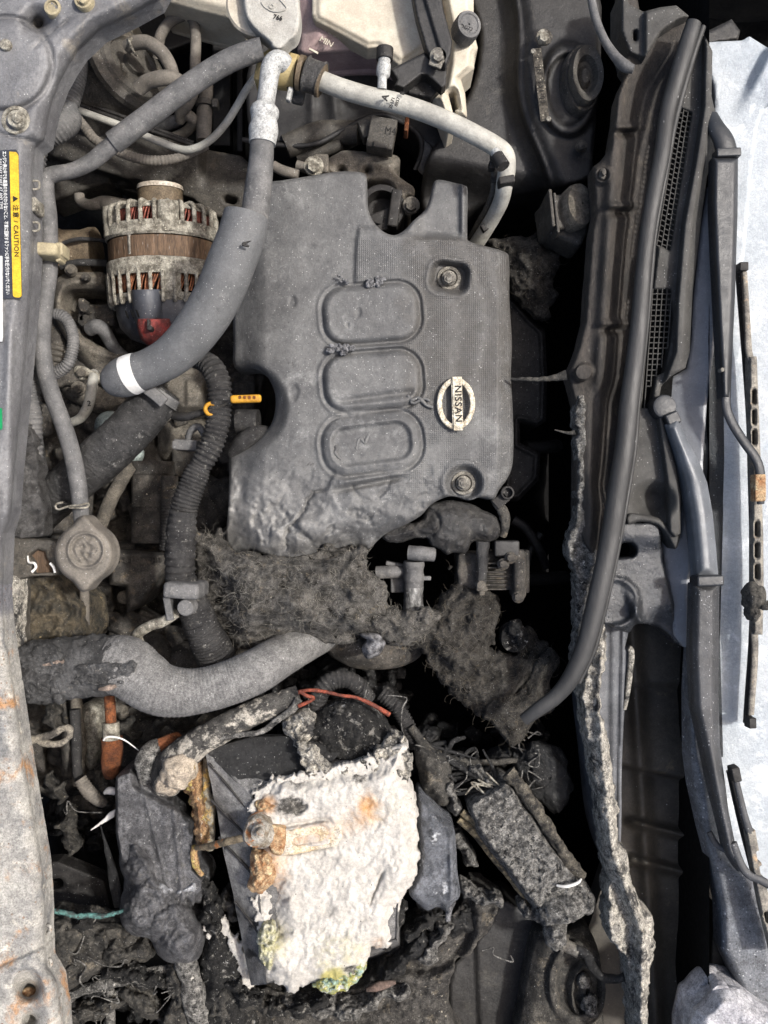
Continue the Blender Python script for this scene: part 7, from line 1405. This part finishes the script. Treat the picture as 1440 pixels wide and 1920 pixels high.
shreds(t_, [(850, 1500, 60, 24, 80, -.012), (918, 1462, 80, 26, 30, -.008), (870, 1590, 90, 20, 55, -.03), (1010, 1720, 90, 34, 40, -.006), (700, 1876, 140, 36, -20, -.014), (600, 1890, 140, 40, 5, -.014), (820, 1770, 90, 30, -60, -.012), (900, 1680, 90, 26, 20, -.012)], ashgrey, 5)
shreds(t_, [(388, 1690, 90, 34, 70, -.004), (400, 1740, 70, 26, 60, -.004), (452, 1862, 80, 30, 30, .0), (740, 1740, 90, 24, -70, .0), (790, 1740, 80, 30, -40, -.01), (120, 1740, 100, 30, 0, -.02), (250, 1840, 120, 34, 10, -.02), (60+60, 1890, 90, 34, 40, -.03), (560, 1890, 120, 30, -8, -.012)], ashbits, 13)
shreds(t_, [(150, 1760, 110, 50, 10, -.02), (236, 1790, 80, 40, -20, -.016), (120, 1830, 80, 36, -40, -.024), (330, 1860, 110, 40, 80, -.02), (160, 1900, 150, 30, -20, -.034), (270, 1890, 110, 30, 40, -.034), (430, 1700, 60, 24, 60, -.014), (410, 1900, 90, 40, 80, -.01), (500, 1890, 110, 34, 20, -.014)], charbrn, 7)
shreds(t_, [(100, 1480, 60, 24, 60, -.08), (130, 1560, 90, 30, 80, -.1), (96, 1350, 60, 26, 80, -.07), (190, 1480, 70, 24, 70, -.08), (240, 1380, 60, 30, 60, -.09), (340, 1340, 110, 34, -20, -.08)], charbrn, 9)
b = MB(); rs = random.Random(31)
for k in range(46):
    cx, cy = rs.choice([(840, 1440), (900, 1480), (1010, 1440), (230, 1850), (160, 1800), (700, 1330), (860, 1740), (330, 1850), (560, 1350), (120, 1500)])
    p = [(cx+rs.gauss(0, 26), cy+rs.gauss(0, 22), -.015+rs.uniform(-.02, .01))]
    for q in range(4): p.append((p[-1][0]+rs.gauss(0, 18), p[-1][1]+rs.gauss(0, 18), p[-1][2]+rs.uniform(-.006, .006)))
    b.tube([(*q, rs.uniform(.6, 1.8)) for q in p], 6, 2.5, amp=.6, sc=5, seed=k)
b.build('charred_strands', ashgrey, t_)['kind'] = 'stuff'
# fluff and fallen debris in the deep gaps (uncountable)
b = MB(); rn = random.Random(77)
for (cx, cy, sx, sy, z, n) in ((150, 1520, 60, 60, -.2, 50), (330, 1880, 200, 50, -.15, 70), (900, 1430, 120, 70, -.16, 50), (640, 1290, 120, 50, -.12, 60), (560, 1330, 90, 40, -.1, 30)):
    for k in range(n): b.blob(cx+rn.uniform(-sx, sx), cy+rn.uniform(-sy, sy), z+rn.uniform(-.03, .03), rn.uniform(6, 26), rn.uniform(5, 18), rn.uniform(.004, .016), rot=rn.uniform(0, 180), amp=.7, sc=12, seed=k, n=12)
tag(b.build('charred_debris', char), 'loose black charred debris lying deep in the gaps around the battery', 'debris', kind='stuff')
finish()
